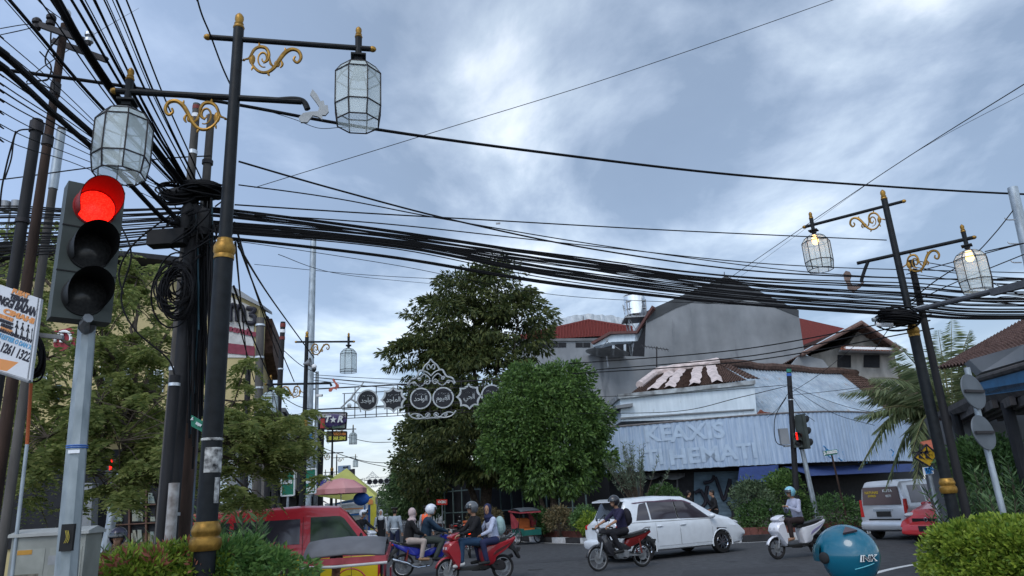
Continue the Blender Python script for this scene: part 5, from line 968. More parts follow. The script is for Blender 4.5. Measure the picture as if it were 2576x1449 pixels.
for (a, b) in (((1430, 915), (2290, 800)), ((1440, 940), (2300, 835)), ((1500, 930), (2290, 815))): cable([(a[0], a[1], 30), ((a[0]+b[0])/2, (a[1]+b[1])/2+22, 26), (b[0], b[1], 22), (2330, b[1]-6, 21)], .02, 'black wire sloping across the big grey wall', G6)
cable([(1450, 1000, 28), (1700, 990, 27), (1984, 968, 25.9)], .010, 'thin wire across the white shop to the dark pole', 'wires reaching the dark pole'); cable([(1450, 1040, 28), (1700, 1035, 27), (1860, 1000, 24), (1984, 970, 25.9)], .012, 'curved wire across the white shop to the dark pole', 'wires reaching the dark pole')
for (x, y) in ((2300, 1048), (2200, 1070), (2150, 870), (2300, 950), (2050, 1060), (1930, 1050)): cable([(1984, 965+random.uniform(-20, 30), 25.9), ((1984+x)/2, (965+y)/2+20, 23), (x, y, 24)], .008, 'thin wire fanning out from the dark electricity pole', 'wires fanning from the dark pole')
cable([(1978, 1000, 25.8), (1950, 1050, 25.7), (1952, 1110, 25.7), (1978, 1122, 25.8)], .014, 'black cable looping into the meter box')
for (x0, y0, x1, y1) in ((590, 560, 700, 900), (595, 600, 740, 960), (600, 620, 790, 900), (588, 720, 700, 1000), (586, 740, 640, 960), (592, 610, 625, 940)):
    cable([(x0, y0, 7.5), ((x0*.55+x1*.45), y0*.55+y1*.45+10, 13), (x1, y1, 20)], .014, 'black cable dropping from the hub down the side street', 'cables from the hub down the side street')
for (x0, y0, x1, y1) in ((700, 970, 772, 1000), (712, 880, 800, 940), (712, 1000, 795, 1030)): cable([(x0, y0, 22), ((x0+x1)/2, (y0+y1)/2+8, 23), (x1, y1, 24)], .012, 'short black wire between the poles by the far lamp', 'short wires by the far lamp')
for (y0, y1) in ((942, 956), (948, 972), (955, 990), (948, 978)): cable([(775, y0, 26), (1000, (y0+y1)/2+5, 30), (1250, y1, 36)], .012, 'thin wire running above the calligraphy arch', 'thin wires above the calligraphy arch')
for (a, b) in (((875, 1100), (990, 1112)), ((820, 1130), (1000, 1180)), ((860, 1145), (985, 1165)), ((880, 1200), (985, 1208))): cable([(a[0], a[1], 50), ((a[0]+b[0])/2, (a[1]+b[1])/2+6, 50), (b[0], b[1], 50)], .022, 'thin wire over the far end of the side street', 'thin wires over the far side street')
p = at(1253, 562, 9.2); MB().box(p, (.06, .01, .025)).build('wire_tag', M_metal, smooth=0, label='tiny grey tag caught on the upper straight wire', cat='tag')
# ---------------------------------------------------------------- traffic signals
M_sig = mat('signal_grey', (.045, .055, .05), .55, var=.2, scale=4); M_vis = mat('visor_black', (.008, .008, .008), .6, var=0); M_lens = mat('dead_lens', (.03, .03, .03), .25, var=.3, scale=60)
M_rl = mat('red_lit', (.8, .02, .01), .4, var=0, emit=(1, .012, .006), es=2.6); nt_ = M_rl.node_tree; vo = nt_.nodes.new('ShaderNodeTexVoronoi'); vo.inputs['Scale'].default_value = 95; tc_ = nt_.nodes.new('ShaderNodeTexCoord'); nt_.links.new(tc_.outputs['Object'], vo.inputs['Vector'])
rr_ = nt_.nodes.new('ShaderNodeMapRange'); rr_.inputs[1].default_value = .15; rr_.inputs[2].default_value = .6; rr_.inputs[3].default_value = 3.4; rr_.inputs[4].default_value = 1.3; nt_.links.new(vo.outputs['Distance'], rr_.inputs[0]); nt_.links.new(rr_.outputs[0], nt_.nodes['Principled BSDF'].inputs['Emission Strength'])
M_rv = mat('visor_lens_glow', (.25, .01, .01), .5, var=0)  # red light of the lit lens on its visor, put into the colour
def signal(label, loc, ang, lit=0, n=3, w_=.30, h_=.33, tilt=0.):
    """housing faces local -y; vertical stack"""
    t = thing('traffic_light', label, 'traffic light', loc, ang); t.rotation_euler = (0, tilt, ang)
    m_ = MB(); H_ = n*h_
    m_.box((0, .07, 0), (w_, .14, H_)); m_.box((0, .15, 0), (w_*.8, .04, H_*.94))
    m_.build('housing', M_sig, t, smooth=0)
    for i in range(1, n): MB().box((0, .0, H_/2-i*h_), (w_+.006, .012, .008)).build('seam', M_vis, t, smooth=0)
    for i in range(n):
        z = H_/2-h_*(i+.5); R_ = h_*.41; Mx = Matrix.Rotation(PI/2, 3, 'X'); on = (i == lit)
        MB().lathe([(.001, .03), (R_*.6, .022), (R_*.93, 0)], (0, -.005, z), 28, Mx, caps=False).build('lens', M_rl if on else M_lens, t)
        m_ = MB(); n_ = 28
        for ro, sgn in ((R_, 1), (R_*.965, -1)):
            vs = []
            for k in range(n_+1):
                a_ = -math.radians(38)+math.radians(256)*k/n_; dep = .27*(.35+.65*math.sin(max(0., min(PI, (a_+.66)/4.47*PI)))**.6); vs += [(ro*math.cos(a_), -.002, z+ro*math.sin(a_)), (ro*math.cos(a_), -dep, z+ro*math.sin(a_))]
            m_.add(vs, [((2*k, 2*k+1, 2*k+3, 2*k+2) if sgn > 0 else (2*k+2, 2*k+3, 2*k+1, 2*k)) for k in range(n_)])
        m_.torus((0, -.004, z), R_*.98, .008, Mx, 28, 6); m_.build('visor', M_rv if on else M_vis, t)
    return t
c = at(226, 632, 4.25)
signal('large near traffic light glowing red above two dark lenses', c, math.radians(42), 0, w_=.33, h_=.300, tilt=0)
pb = at(166, 1449, 4.45); pt = at(220, 808, 4.45)
t = thing('signal_pole', 'patched octagonal galvanised pole under the near traffic light', 'pole', (pb.x, pb.y, 0), world=True); m_ = MB(); m_.tube([(pb.x-(pt.x-pb.x)*pb.z/(pt.z-pb.z), pb.y, 0), pb, pt], [.066, .063, .052], 8); m_.build('shaft', mat('patched_grey', (.20, .235, .25), .5, .4, var=.2, scale=7, col2=(.34, .38, .40), stretch=(2, 2, .8)), t, smooth=20)
q_ = at(200, 1330, 4.45); 
for d_, nm, m__ in ((.091, 'hatch', M_vis),): MB().box(at(170, 1352, 4.382), (.075, .02, .15)).build(nm, m__, t, smooth=0)
m_ = MB(); h0 = at(166, 1330, 4.365)
for k in range(3): m_.tube(crom([h0+Vector((k*.008, -.004, -.01)), h0+Vector((.012+k*.008, -.006, -.05)), h0+Vector((k*.01, -.004, -.08))], 5), .0014, 5)
m_.build('wires', mat('wire_yellow', (.5, .4, .05), .5, var=0), t)
for y in (1122, 1127): c_ = at(194, y, 4.45); MB().torus(c_, .058, .004, None, 20, 5).build('blue_tie', mat('tie_blue', (.03, .12, .4), .5, var=0), t)
MB().box(at(186, 1136, 4.385), (.07, .004, .02)).build('paper_label', M_wht, t, smooth=0)
m_ = MB(); m_.tube([at(215, 830, 4.4), at(212, 812, 4.3), at(222, 800, 4.25)], .03, 8); m_.cyl(at(218, 822, 4.38), at(224, 812, 4.45), .05, .05, 10); m_.build('bracket', M_metal, t)
# far signals
c = at(2021, 1086, 25.8); signal('far green grey traffic light seen from its side by the dark pole', c, math.radians(118), -1, w_=.40, h_=.40, tilt=-.0)
c = at(2007, 1107, 25.6); t = thing('pedestrian_signal', 'small pedestrian signal showing a red standing figure beside the far traffic light', 'pedestrian signal', c); MB().box((0, .06, 0), (.28, .12, .5)).build('housing', M_sig, t, smooth=0)
m_ = MB(); m_.box((-.02, -.015, .15), (.05, .01, .14)); m_.ball((-.02, -.015, .24), (.028, .01, .028), 8); m_.box((-.035, -.015, .055), (.018, .01, .09)); m_.box((-.005, -.015, .055), (.018, .01, .09)); m_.build('red_figure', M_rl, t)
for z in (.13, -.12): m_ = MB(); m_.lathe([(.115, 0), (.115, .14)], (0, 0, z), 16, Matrix.Rotation(PI/2, 3, 'X'), False, .62, -.4); m_.build('visor', M_vis, t)
MB().lathe([(.001, .02), (.1, 0)], (0, -.004, -.12), 16, Matrix.Rotation(PI/2, 3, 'X'), False).build('lens', M_lens, t)
b_ = at(2045, 1255, 25.9); tp = at(1998, 1040, 25.9); pole('galvanised pole carrying the far traffic light', [b_+(b_-tp)*.4, tp], .095, .075, M_galv)
c = at(279, 1168, 20); t = thing('pedestrian_signal', 'pedestrian signal glowing red through the feathery tree', 'pedestrian signal', (c.x, c.y, 0), world=True); MB().box(c+Vector((0, .1, -.1)), (.3, .14, .5)).build('housing', M_sig, t, smooth=0); m_ = MB(); m_.box(c+Vector((0, 0, .0)), (.07, .01, .14)); m_.ball(c+Vector((0, 0, .1)), (.035, .01, .035), 8); m_.box(c+Vector((-.02, 0, -.1)), (.025, .01, .1)); m_.box(c+Vector((.02, 0, -.1)), (.025, .01, .1)); m_.build('red_figure', M_rl, t); MB().cyl((c.x, c.y+.15, 0), c+Vector((0, .15, -.3)), .05, .05, 10).build('post', M_galv, t)
pole('pale slanting galvanised post in front of the shop shelves', [at(262, 1400, 18)*1, at(305, 1190, 18)], .12, .10, M_galv)
c = at(1972, 1098, 25.7); t = thing('meter_box', 'pale grey cable box strapped left of the dark electricity pole', 'box', c); MB().box((0, 0, 0), (.3, .18, .55)).build('case', M_cem, t, smooth=0); MB().box((.05, 0, -.33), (.2, .16, .06)).build('foot', M_metal, t, smooth=0)
# ---------------------------------------------------------------- signs
M_grn = mat('sign_green', (.01, .15, .09), .45, var=.1); M_ltr = mat('sign_white', (.62, .66, .66), .5, var=0)
def sign(label, pix, Y, m, name='sign', cat='sign', posts=(), th=.03, rim=None, texts=(), postr=.035, slant=0.):
    P = [at(x, y, Y) for x, y in pix]; c = sum(P, Vector())/len(P); t = thing(name, label, cat, (c.x, c.y, 0), world=True)
    MB().prism(P, (0, th, 0)).build('panel', m, t, smooth=0)
    if rim:
        m_ = MB()
        for i in range(len(P)): m_.tube([P[i], P[(i+1) % len(P)]], .018*Y/20+.006, 5)
        m_.build('rim', rim, t)
    for (s_, x, y, h, mm, *o) in texts:
        p = at(x, y, Y)-Vector((0, .012, 0)); q = at(x, y+h, Y); ex = P[1]-P[0]; sx_ = o[0] if o else 1.
        text_mb(s_, abs(p.z-q.z)*1.42, frame(p, ex, (0, 0, 1)), .004, o[1] if len(o) > 1 else .015, sx=sx_).build('lettering', mm, t, smooth=0)
    for x, y in posts: p = at(x, y, Y+.05); MB().cyl((p.x, p.y, 0), p, postr, postr, 10).build('post', M_galv, t)
    return t
sign('green district sign with white capitals right of the far lamp post', [(766, 1182), (795, 1179), (794, 1240), (765, 1243)], 21, M_grn, name='district_sign', posts=((780, 1225),), rim=M_ltr, texts=(('WASAN', 780, 1211, 9, M_ltr, .62), ('NTAS', 781, 1231, 8, M_ltr, .66)))
sign('green district sign half hidden by feathery leaves', [(708, 1186), (741, 1184), (740, 1246), (708, 1248)], 21.5, M_grn, name='district_sign', posts=((725, 1230),), rim=M_ltr, texts=(('MEMAS', 724, 1213, 8, M_ltr, .62),))
sign('small green street name plate on the hub poles', [(481, 1044), (513, 1062), (513, 1089), (481, 1072)], 7.0, M_grn, name='street_name_sign', texts=(('JL.', 486, 1054, 5, M_ltr, .8, .003), ('LETJEN', 501, 1068, 5, M_ltr, .7, .003)))
sign('green street name sign on a thin pole beside the blue graffiti', [(2071, 1135), (2106, 1130), (2107, 1142), (2073, 1147)], 25.7, M_grn, name='street_name_sign', texts=(('JL. SUROSO', 2089, 1138, 6, M_ltr, .8),))
p = at(2092, 1143, 25.75); b_ = at(2118, 1255, 25.75); pole('thin brown pole holding the green street name sign', [b_+(b_-p)*.8, p], .035, .03, M_wood)
sign('yellow diamond warning sign with black arrows behind the palm frond', [(2300, 1151), (2330, 1118), (2358, 1143), (2340, 1175)], 17, mat('warning_yellow', (.48, .30, .02), .5, var=.1), name='warning_sign', rim=M_ink, posts=((2335, 1170),), texts=(('\u2191', 2322, 1146, 20, M_ink, 1., .03), ('\u2191', 2339, 1146, 20, M_ink, 1., .03)))
sign('small white plate with blue letters left of the lit lamp base', [(2322, 1176), (2347, 1173), (2349, 1192), (2325, 1195)], 17, M_wht, name='small_sign', posts=((2337, 1190),), texts=(('LINGUA', 2336, 1180, 5, mat('ink_blue', (.03, .2, .5), .5, var=0), .8), ('DUTA', 2336, 1188, 5, mat('ink_blue', (.03, .2, .5)), .8)))
sign('blue square plate fixed on the pole above the green sign', [(763, 1094), (785, 1092), (784, 1131), (763, 1131)], 20, mat('plate_blue', (.02, .17, .38), .5, var=.1), name='blue_plate', th=.1)
t = sign('pale hanging board with a purple oval and white star lettering', [(799, 1038), (872, 1038), (869, 1078), (797, 1080)], 40, mat('board_pale', (.36, .36, .38), .6, var=.1), name='oval_sign', th=.25, rim=M_iron)
c = at(836, 1058, 39.9); MB().ball(c, (.80, .06, .36), 28).build('oval', mat('oval_purple', (.06, .045, .13), .5, var=.1), t)
for s_, x, h in (('S', 812, 13), ('T', 822, 15), ('R', 855, 15)): p = at(x, 1055, 39.75); q = at(x, 1055+h, 39.75); text_mb(s_, abs(p.z-q.z)*1.5, frame(p, (1, 0, -.02), (0, 0, 1)), .01, .02, shear=.25).build('letter', M_ltr, t, smooth=0)
p = at(838, 1056, 39.75); MB().prism([(p.x+(.2 if i % 2 == 0 else .08)*math.sin(i*PI/5), p.y, p.z+(.2 if i % 2 == 0 else .08)*math.cos(i*PI/5)) for i in range(10)], (0, .02, 0)).build('star', M_ltr, t, smooth=0)
p = at(850, 1074, 39.8); text_mb('fashion', .24, frame(p, (1, 0, 0), (0, 0, 1)), .01, 0, shear=.3).build('script', mat('script_green', (.12, .22, .15), .6, var=0), t, smooth=0)
sign('dark hanging shop board with orange and yellow lettering', [(822, 1086), (872, 1086), (872, 1108), (823, 1112)], 50, mat('board_brown', (.05, .045, .03), .6, var=.1), name='hanging_sign', th=.2, rim=M_iron, texts=(('TOKO MA', 853, 1092, 6, mat('let_orange', (.55, .2, .05), .5, var=0), .9), ('SINAR SIMI', 848, 1103, 8, mat('let_yellow', (.55, .55, .08), .5, var=0), .8)))
sign('small round cornered emblem board hung under the oval sign', [(848, 1066), (868, 1066), (866, 1080), (850, 1081)], 49, mat('emblem_gold', (.22, .14, .05), .5, var=.5, scale=6), name='emblem_sign', th=.15, rim=M_iron)
sign('distant small blue white shop board above the yellow tent', [(850, 1172), (880, 1170), (880, 1190), (850, 1190)], 60, mat('board_blue', (.25, .35, .48), .5, var=.1), name='shop_board', th=.3, texts=(('MAR', 870, 1176, 5, M_ink), ('OTA', 870, 1185, 6, M_ink)))
sign('distant black board beside the small blue white board', [(878, 1181), (891, 1179), (891, 1200), (879, 1200)], 58, M_ink, name='shop_board', th=.3)
sign('red bank board glimpsed under the dark tree', [(1098, 1256), (1125, 1256), (1125, 1270), (1098, 1270)], 50, mat('board_red', (.5, .03, .02), .5, var=0), name='bank_board', th=.2, posts=((1112, 1270),), texts=(('OCBC', 1112, 1263, 6, M_ltr, .9),))
# poster board at left
P = [at(-75, 690, 4.7), at(103, 752, 4.55), at(75, 960, 4.55), at(-100, 905, 4.7)]; ex = (P[1]-P[0]).normalized(); ey = (P[0]-P[3]).normalized(); c = (P[1]+P[2])/2
t = thing('poster_board', 'tilted white therapy poster with orange blue and black lettering on the left poles', 'poster', (c.x, c.y, 0), world=True); nn = ex.cross(ey).normalized(); nn = nn if nn.y < 0 else -nn
MB().prism(P, -nn*.02).build('board', mat('poster_white', (.55, .57, .60), .5, var=.06, scale=8), t, smooth=0)
M_or = mat('ink_orange', (.60, .25, .08), .6, var=0); M_lb = mat('ink_lightblue', (.10, .30, .50), .6, var=0)
def ptext(s_, x, y, h, m, sx_=1., b_=.003, al='RIGHT'):
    p = P[1]+ex*0; A_, B_ = P[0], P[1]; d = ray(x, y); O = Vector((0, 0, ZE)); tt = (P[1]-O).dot(nn)/d.dot(nn); q = O+d*tt+nn*.004; text_mb(s_, h, frame(q, ex, ey), .001, b_, sx=sx_, align=al).build('lettering', m, t, smooth=0)
ptext('PUSAT', 73, 746, .042, M_or, 1.25); ptext('TERAPI', 70, 760, .042, M_ink, 1.25); ptext('TINGGI BADAN', 92, 788, .078, M_ink, .74, .003); ptext('CIMAHI', 88, 810, .046, M_or, 1.9, .003); ptext('TERBUKTI', 33, 806, .026, M_or, 1.2); ptext('BISA LANGSUNG', 33, 817, .022, M_ink); ptext('DILIHAT', 32, 827, .024, M_ink, 1.2); ptext('DI TEMPAT', 31, 836, .022, M_or)
ptext('MENYEMBUHKAN', 81, 860, .030, M_ink, 1.25, .002); ptext('KAKI LETTER O DAN X', 80, 875, .042, M_lb, .85, .002); ptext('0812 1261 1322', 78, 902, .084, M_ink, .78, .003)
m_ = MB(); d0 = lambda x, y: (lambda d: Vector((0, 0, ZE))+d*((P[1]-Vector((0, 0, ZE))).dot(nn)/d.dot(nn)))(ray(x, y))+nn*.003
MB().prism([d0(-60, 890), d0(78, 918), d0(74, 945), d0(-64, 918)], nn*.001).build('orange_band', M_or, t, smooth=0)
for i, x in enumerate((43, 57, 71)):
    q = d0(x, 826+i*5); m_.ball(q+ey*.045, (.007, .003, .009), 8)
    for a_, b_ in (((0, .035), (0, -.005)), ((0, .03), (-.015, 0)), ((0, .03), (.015, 0)), ((0, -.002), (-.008, -.05)), ((0, -.002), (.008, -.05))): m_.bar(q+ex*a_[0]+ey*a_[1], q+ex*b_[0]+ey*b_[1], .007, .003)
q = d0(81, 843); m_.bar(q-ey*.05, q+ey*.03, .006, .003); m_.add([q+ey*.05, q+ey*.03-ex*.008, q+ey*.03+ex*.008], [(0, 1, 2)]); m_.build('figures', M_ink, t, smooth=0)
m_ = MB(); m_.tube([P[3], P[2]], .012, 6); m_.tube([P[1]+nn*.002-ex*.02, P[2]+nn*.002-ex*.02], .004, 4); m_.build('frame', M_metal, t)
m_ = MB(); a_ = (P[0]+P[3])/2+ex*.2-nn*.0; m_.bar(Vector((a_.x, a_.y+.25, a_.z)), Vector((a_.x+.35, a_.y+.3, a_.z-.05)), .03, .03); m_.build('bracket', M_metal, t, smooth=0)
# sign backs on the leaning post
b0 = at(2536, 1360, 8); b1 = at(2432, 925, 8); t = thing('sign_post', 'leaning galvanised post with two round grey sign backs', 'sign post', (b0.x+.02, 8, 0), world=True); MB().cyl((b0.x+.03, 8, 0), b1, .033, .033, 12).build('post', M_galv, t)
for (x, y, rr) in ((2448, 985, .155), (2474, 1088, .15)):
    c = at(x, y, 7.93); Mx = Matrix.Rotation(math.radians(-12), 3, 'Y') @ Matrix.Rotation(math.radians(28), 3, 'Z') @ Matrix.Rotation(PI/2, 3, 'X'); dsc = MB().lathe([(.001, -.008), (rr*1.25, -.008), (rr*1.28, 0), (rr*1.25, .008), (.001, .008)], c, 36, Mx).build('round_plate', mat('plate_back', (.10, .115, .13), .6, .3, var=.15), t)
    MB().box(c+Vector((0, -.03, 0)), (rr*2.2, .02, .03), M=Matrix.Rotation(math.radians(28), 3, 'Z')).build('clamp_rail', M_iron, dsc, smooth=0)
# traffic cabinet
c = at(142, 1400, 5.3); t = thing('traffic_cabinet', 'grey street cabinet with peeling stickers behind the signal pole', 'cabinet', (c.x, c.y, 0), math.radians(12))
w_ = .46; top = at(142, 1346, 5.3).z; MB().box((0, 0, top/2), (w_, .32, top)).build('body', mat('cabinet_grey', (.22, .23, .21), .6, var=.2, scale=5), t, smooth=0)
m_ = MB(); m_.prism([(-w_/2-.02, -.18, top), (w_/2+.02, -.18, top), (w_/2+.02, .18, top), (-w_/2-.02, .18, top)], (0, 0, .02)); m_.prism([(-w_/2-.02, -.18, top+.02), (-w_/2-.02, .18, top+.02), (-w_/2-.02, 0, top+.05)], (w_+.04, 0, 0)); m_.build('lid', mat('cabinet_lid', (.30, .31, .30), .6, var=.15), t, smooth=0)
for (x, z, a_, b_, m__) in ((-.14, -.10, .09, .03, mat('sticker_orange', (.35, .18, .03), .6, var=.3)), (.06, -.16, .10, .06, M_metal), (-.12, -.28, .16, .08, mat('sticker_dark', (.12, .11, .09), .8, var=.6, scale=30)), (.12, -.30, .1, .03, M_wht)): MB().box((x, -.163, top+z), (a_, .004, b_)).build('sticker', m__, t, smooth=0)
for x in (-w_/4, w_/4): MB().box((x, -.1615, top/2-.02), (w_/2-.03, .003, top-.12)).build('door', mat('cabinet_door', (.235, .245, .22), .6, var=.25, scale=6), t, smooth=0)
# ---------------------------------------------------------------- calligraphy arches over the side street
M_al = mat('arch_silver', (.36, .39, .41), .45, .2, var=.12); M_disc = mat('disc_black', (.010, .012, .018), .6, var=.15)
def arch(label, O, X, S_, items, far=False):
    """O centre point of the sign row, X unit vector along, S_ scale in metres per unit"""
    t = thing('calligraphy_arch', label, 'sign arch', (O.x, O.y, 0), world=True); Z = Vector((0, 0, 1)); Nn = X.cross(Z).normalized(); Nn = Nn if Nn.y < 0 else -Nn
    P2 = lambda x, z, d=0.: O+X*(x*S_)+Z*(z*S_)+Nn*(d*S_)
    m_ = MB()
    e0 = -6.4 if not far else -2.2
    for z in (.80, -.28): m_.cyl(P2(e0, z, -.1), P2(3.6, z, -.1), .035*S_, .035*S_, 6)
    for z in (.48, -.36, -.68, -.82): m_.cyl(P2(max(e0, -4.7), z, -.1), P2(3.4, z, -.1), .02*S_, .02*S_, 5)
    for i in range(15): x = max(e0, -4.6)+i*.56; m_.cyl(P2(x, .80 if i % 2 else .48, -.1), P2(x, -.82, -.1), .025*S_, .025*S_, 5)
    m_.cyl(P2(e0+.05, .80, -.1), P2(e0+.05, -.28, -.1), .04*S_, .04*S_, 6)
    m_.build('truss', M_iron, t)
    pair = Vector
    for (x, z, kind, word) in items:
        o2 = lambda r, a: (x+r*math.cos(a), z+r*math.sin(a))
        if kind == 'o': outer = [o2(.56, k*PI/20) for k in range(40)]; inner = [o2(.485, k*PI/20) for k in range(40)]
        else:
            f_ = lambda r: [o2(r*(1.16 if k % 5 == 0 else [0, .985, .93, .93, .985][k % 5]), k*PI/20+PI/2) for k in range(40)]
            outer = f_(.60); inner = f_(.48)
        b = MB().prism([P2(a, c_, 0) for a, c_ in outer], Nn*.05*S_).build('medallion_rim', M_al, t, smooth=0)
        MB().prism([P2(a, c_, .052) for a, c_ in inner], Nn*.012*S_).build('medallion', M_disc, b, smooth=0)
        if word:
            k = text_mb(word, .37*S_, frame(P2(x, z-.02, .07), X, Z), .004, .002, sp=.86); k.build('calligraphy', M_al, b, smooth=0)
            m_ = MB()
            for q in range(7): a = x-.26+q*.085; zz_ = z+random.choice((.2, .22, -.17, .17)); m_.tube([P2(a, zz_, .07), P2(a+.05, zz_+.04, .07)], .012*S_, 4)
            m_.build('diacritics', M_al, b)
    def flat(pts, r): return ([P2(a, c_, .03) for a, c_ in pts], r*S_)
    m_ = MB()
    for sg in (-1, 1):
        for pts, r in (([(0, 2.05), (.12, 1.88), (.32, 1.7), (.45, 1.45)], .045), ([(.45, 1.45), (.62, 1.42), (.8, 1.1), (1.1, .98), (1.25, .7)], .05), ([(.0, 1.15), (.2, 1.35), (.45, 1.45)], .035), ([(0, 1.55), (.1, 1.75), (.2, 1.7), (.2, 1.55), (.1, 1.5)], .03), ([(.55, 1.1), (.35, 1.25), (.1, 1.05), (.05, .85)], .035), ([(.3, .8), (.6, .62), (.9, .85), (1.1, .8), (1.2, .65)], .035)):
            cc, rr = flat([(sg*a, c_) for a, c_ in pts], r); m_.tube(crom(cc, 5), rr, 6)
        for (a, c_, r0) in ((.2, .82, .16), (.62, 1.0, .10), (.9, .8, .1)): cc = [P2(sg*(a+q[0]), c_+q[1], .03) for q in spiral((0, 0), r0, .03, 0, 1.4)]; m_.tube(cc, .03*S_, 5)
    m_.build('crown_scroll', M_al, t)
    m_ = MB()
    for sg in (-1, 1):
        for pts, r in (([(1.25, -.72), (1.05, -.95), (.7, -1.05), (.3, -.98), (.15, -.85)], .04), ([(.0, -1.02), (.35, -1.05), (.6, -.85), (.9, -.78), (1.1, -.85)], .035)): cc, rr = flat([(sg*a, c_) for a, c_ in pts], r); m_.tube(crom(cc, 5), rr, 6)
        for (a, c_, r0) in ((.2, -.9, .14), (.72, -.92, .09)): m_.tube([P2(sg*(a+q[0]), c_+q[1], .03) for q in spiral((0, 0), r0, .03, 0, 1.4)], .025*S_, 5)
    m_.cyl(P2(-.8, -1.07, 0), P2(.8, -1.07, 0), .015*S_, .015*S_, 4); m_.build('lower_scroll', M_al, t)
    m_ = MB(); sd = (-1,) if not far else (1,)
    for sg in sd:
        for pts, r in (([(2.25, 1.02), (2.45, .75), (2.75, .45), (2.9, .2), (3.1, .05), (3.35, -.2), (3.45, -.22)], .07), ([(2.95, .15), (2.75, .05), (2.5, -.15), (2.4, -.55)], .07)): cc, rr = flat([(sg*(a+(1.3 if not far else .9)), c_) for a, c_ in pts], r); m_.tube(crom(cc, 5), [rr*(1-.6*abs(2*i/(5*(len(pts)-1))-1)) for i in range(5*(len(pts)-1)+1)], 6)
        m_.ball(P2(sg*(3.0+(1.3 if not far else .9)), -.18, .03), (.12*S_, .04*S_, .12*S_), 10)
    m_.build('wing_scroll', M_al, t); return t
WA = '\ufeaa\ufea3\ufe8d\ufeee\ufedf\ufe8d'; WM = '\ufeaa\ufe9f\ufe8e\ufee4\ufedf\ufe8d'; WQ = '\ufee1\ufeee\ufef4\ufed8\ufedf\ufe8d'; WH = '\ufef2\ufea4\ufedf\ufe8d'
O = at(1086, 1001, 34.5); SC = (at(1142, 1001, 34.5)-at(1029, 1001, 34.5)).length/2.35
arch('near sign arch of silver rimmed round and star medallions with white script', O, Vector((1, .0, -.005)).normalized(), SC, [(-3.35, .05, 'o', WA), (-2.0, .02, 's', WM), (-.57, 0, 'o', WA), (.60, -.02, 'o', WQ), (1.96, -.03, 's', WH), (3.14, -.02, 'o', WA)])
O = at(937, 1212, 62); SC2 = (at(952, 1212, 62)-at(923, 1212, 62)).length/2.35
arch('tiny far sign arch of round medallions above the street end', O, Vector((1, 0, 0)), SC2, [(-.57, 0, 'o', ''), (.58, 0, 'o', ''), (1.7, 0, 'o', ''), (2.9, .02, 's', '')], True)
# horn speaker, dome camera and camera on the far lamp
c = at(1218/1.5652*1., 0, 20) if False else at(782, 912, 18.9); t = thing('horn_speaker', 'grey horn loudspeaker clamped on the far lamp post', 'loudspeaker', c); MB().lathe([(.14, 0), (.10, .05), (.05, .12), (.03, .2)], (0, 0, 0), 16, Matrix.Rotation(math.radians(80), 3, 'Y') @ Matrix.Rotation(PI, 3, 'X'), False).build('horn', M_metal, t); MB().cyl((-.12, 0, 0), (-.02, 0, 0), .05, .05, 10).build('driver', M_metal, t)
c = at(790, 927, 18.9); t = thing('dome_camera', 'white dome camera beside the horn loudspeaker', 'camera', c); MB().ball((0, 0, .05), (.075, .075, .07), 12).build('cap', M_wht, t); MB().ball((0, 0, -.01), (.065, .065, .085), 12).build('dome', M_glassd, t)
c = at(803, 995, 34); t = thing('box_camera', 'small white box camera on the sign arch post', 'camera', c); MB().box((0, 0, 0), (.3, .12, .1), .2).build('housing', M_wht, t, smooth=0); MB().box((.16, -.03, 0), (.05, .1, .08), .2).build('lens', M_glassd, t, smooth=0)
c = at(28, 518, 8.5); t = thing('twin_floodlight', 'pair of small grey lamps on a bracket at the far left edge', 'floodlight', (c.x, c.y, c.z))
for dx in (-.07, .07): MB().lathe([(.001, -.07), (.06, -.065), (.065, .06), (.001, .07)], (dx, 0, 0), 14).build('lamp_head', M_metal, t)
MB().cyl((0, 0, -.07), (0, 0, -.5), .012, .012, 6).build('stem', M_metal, t)
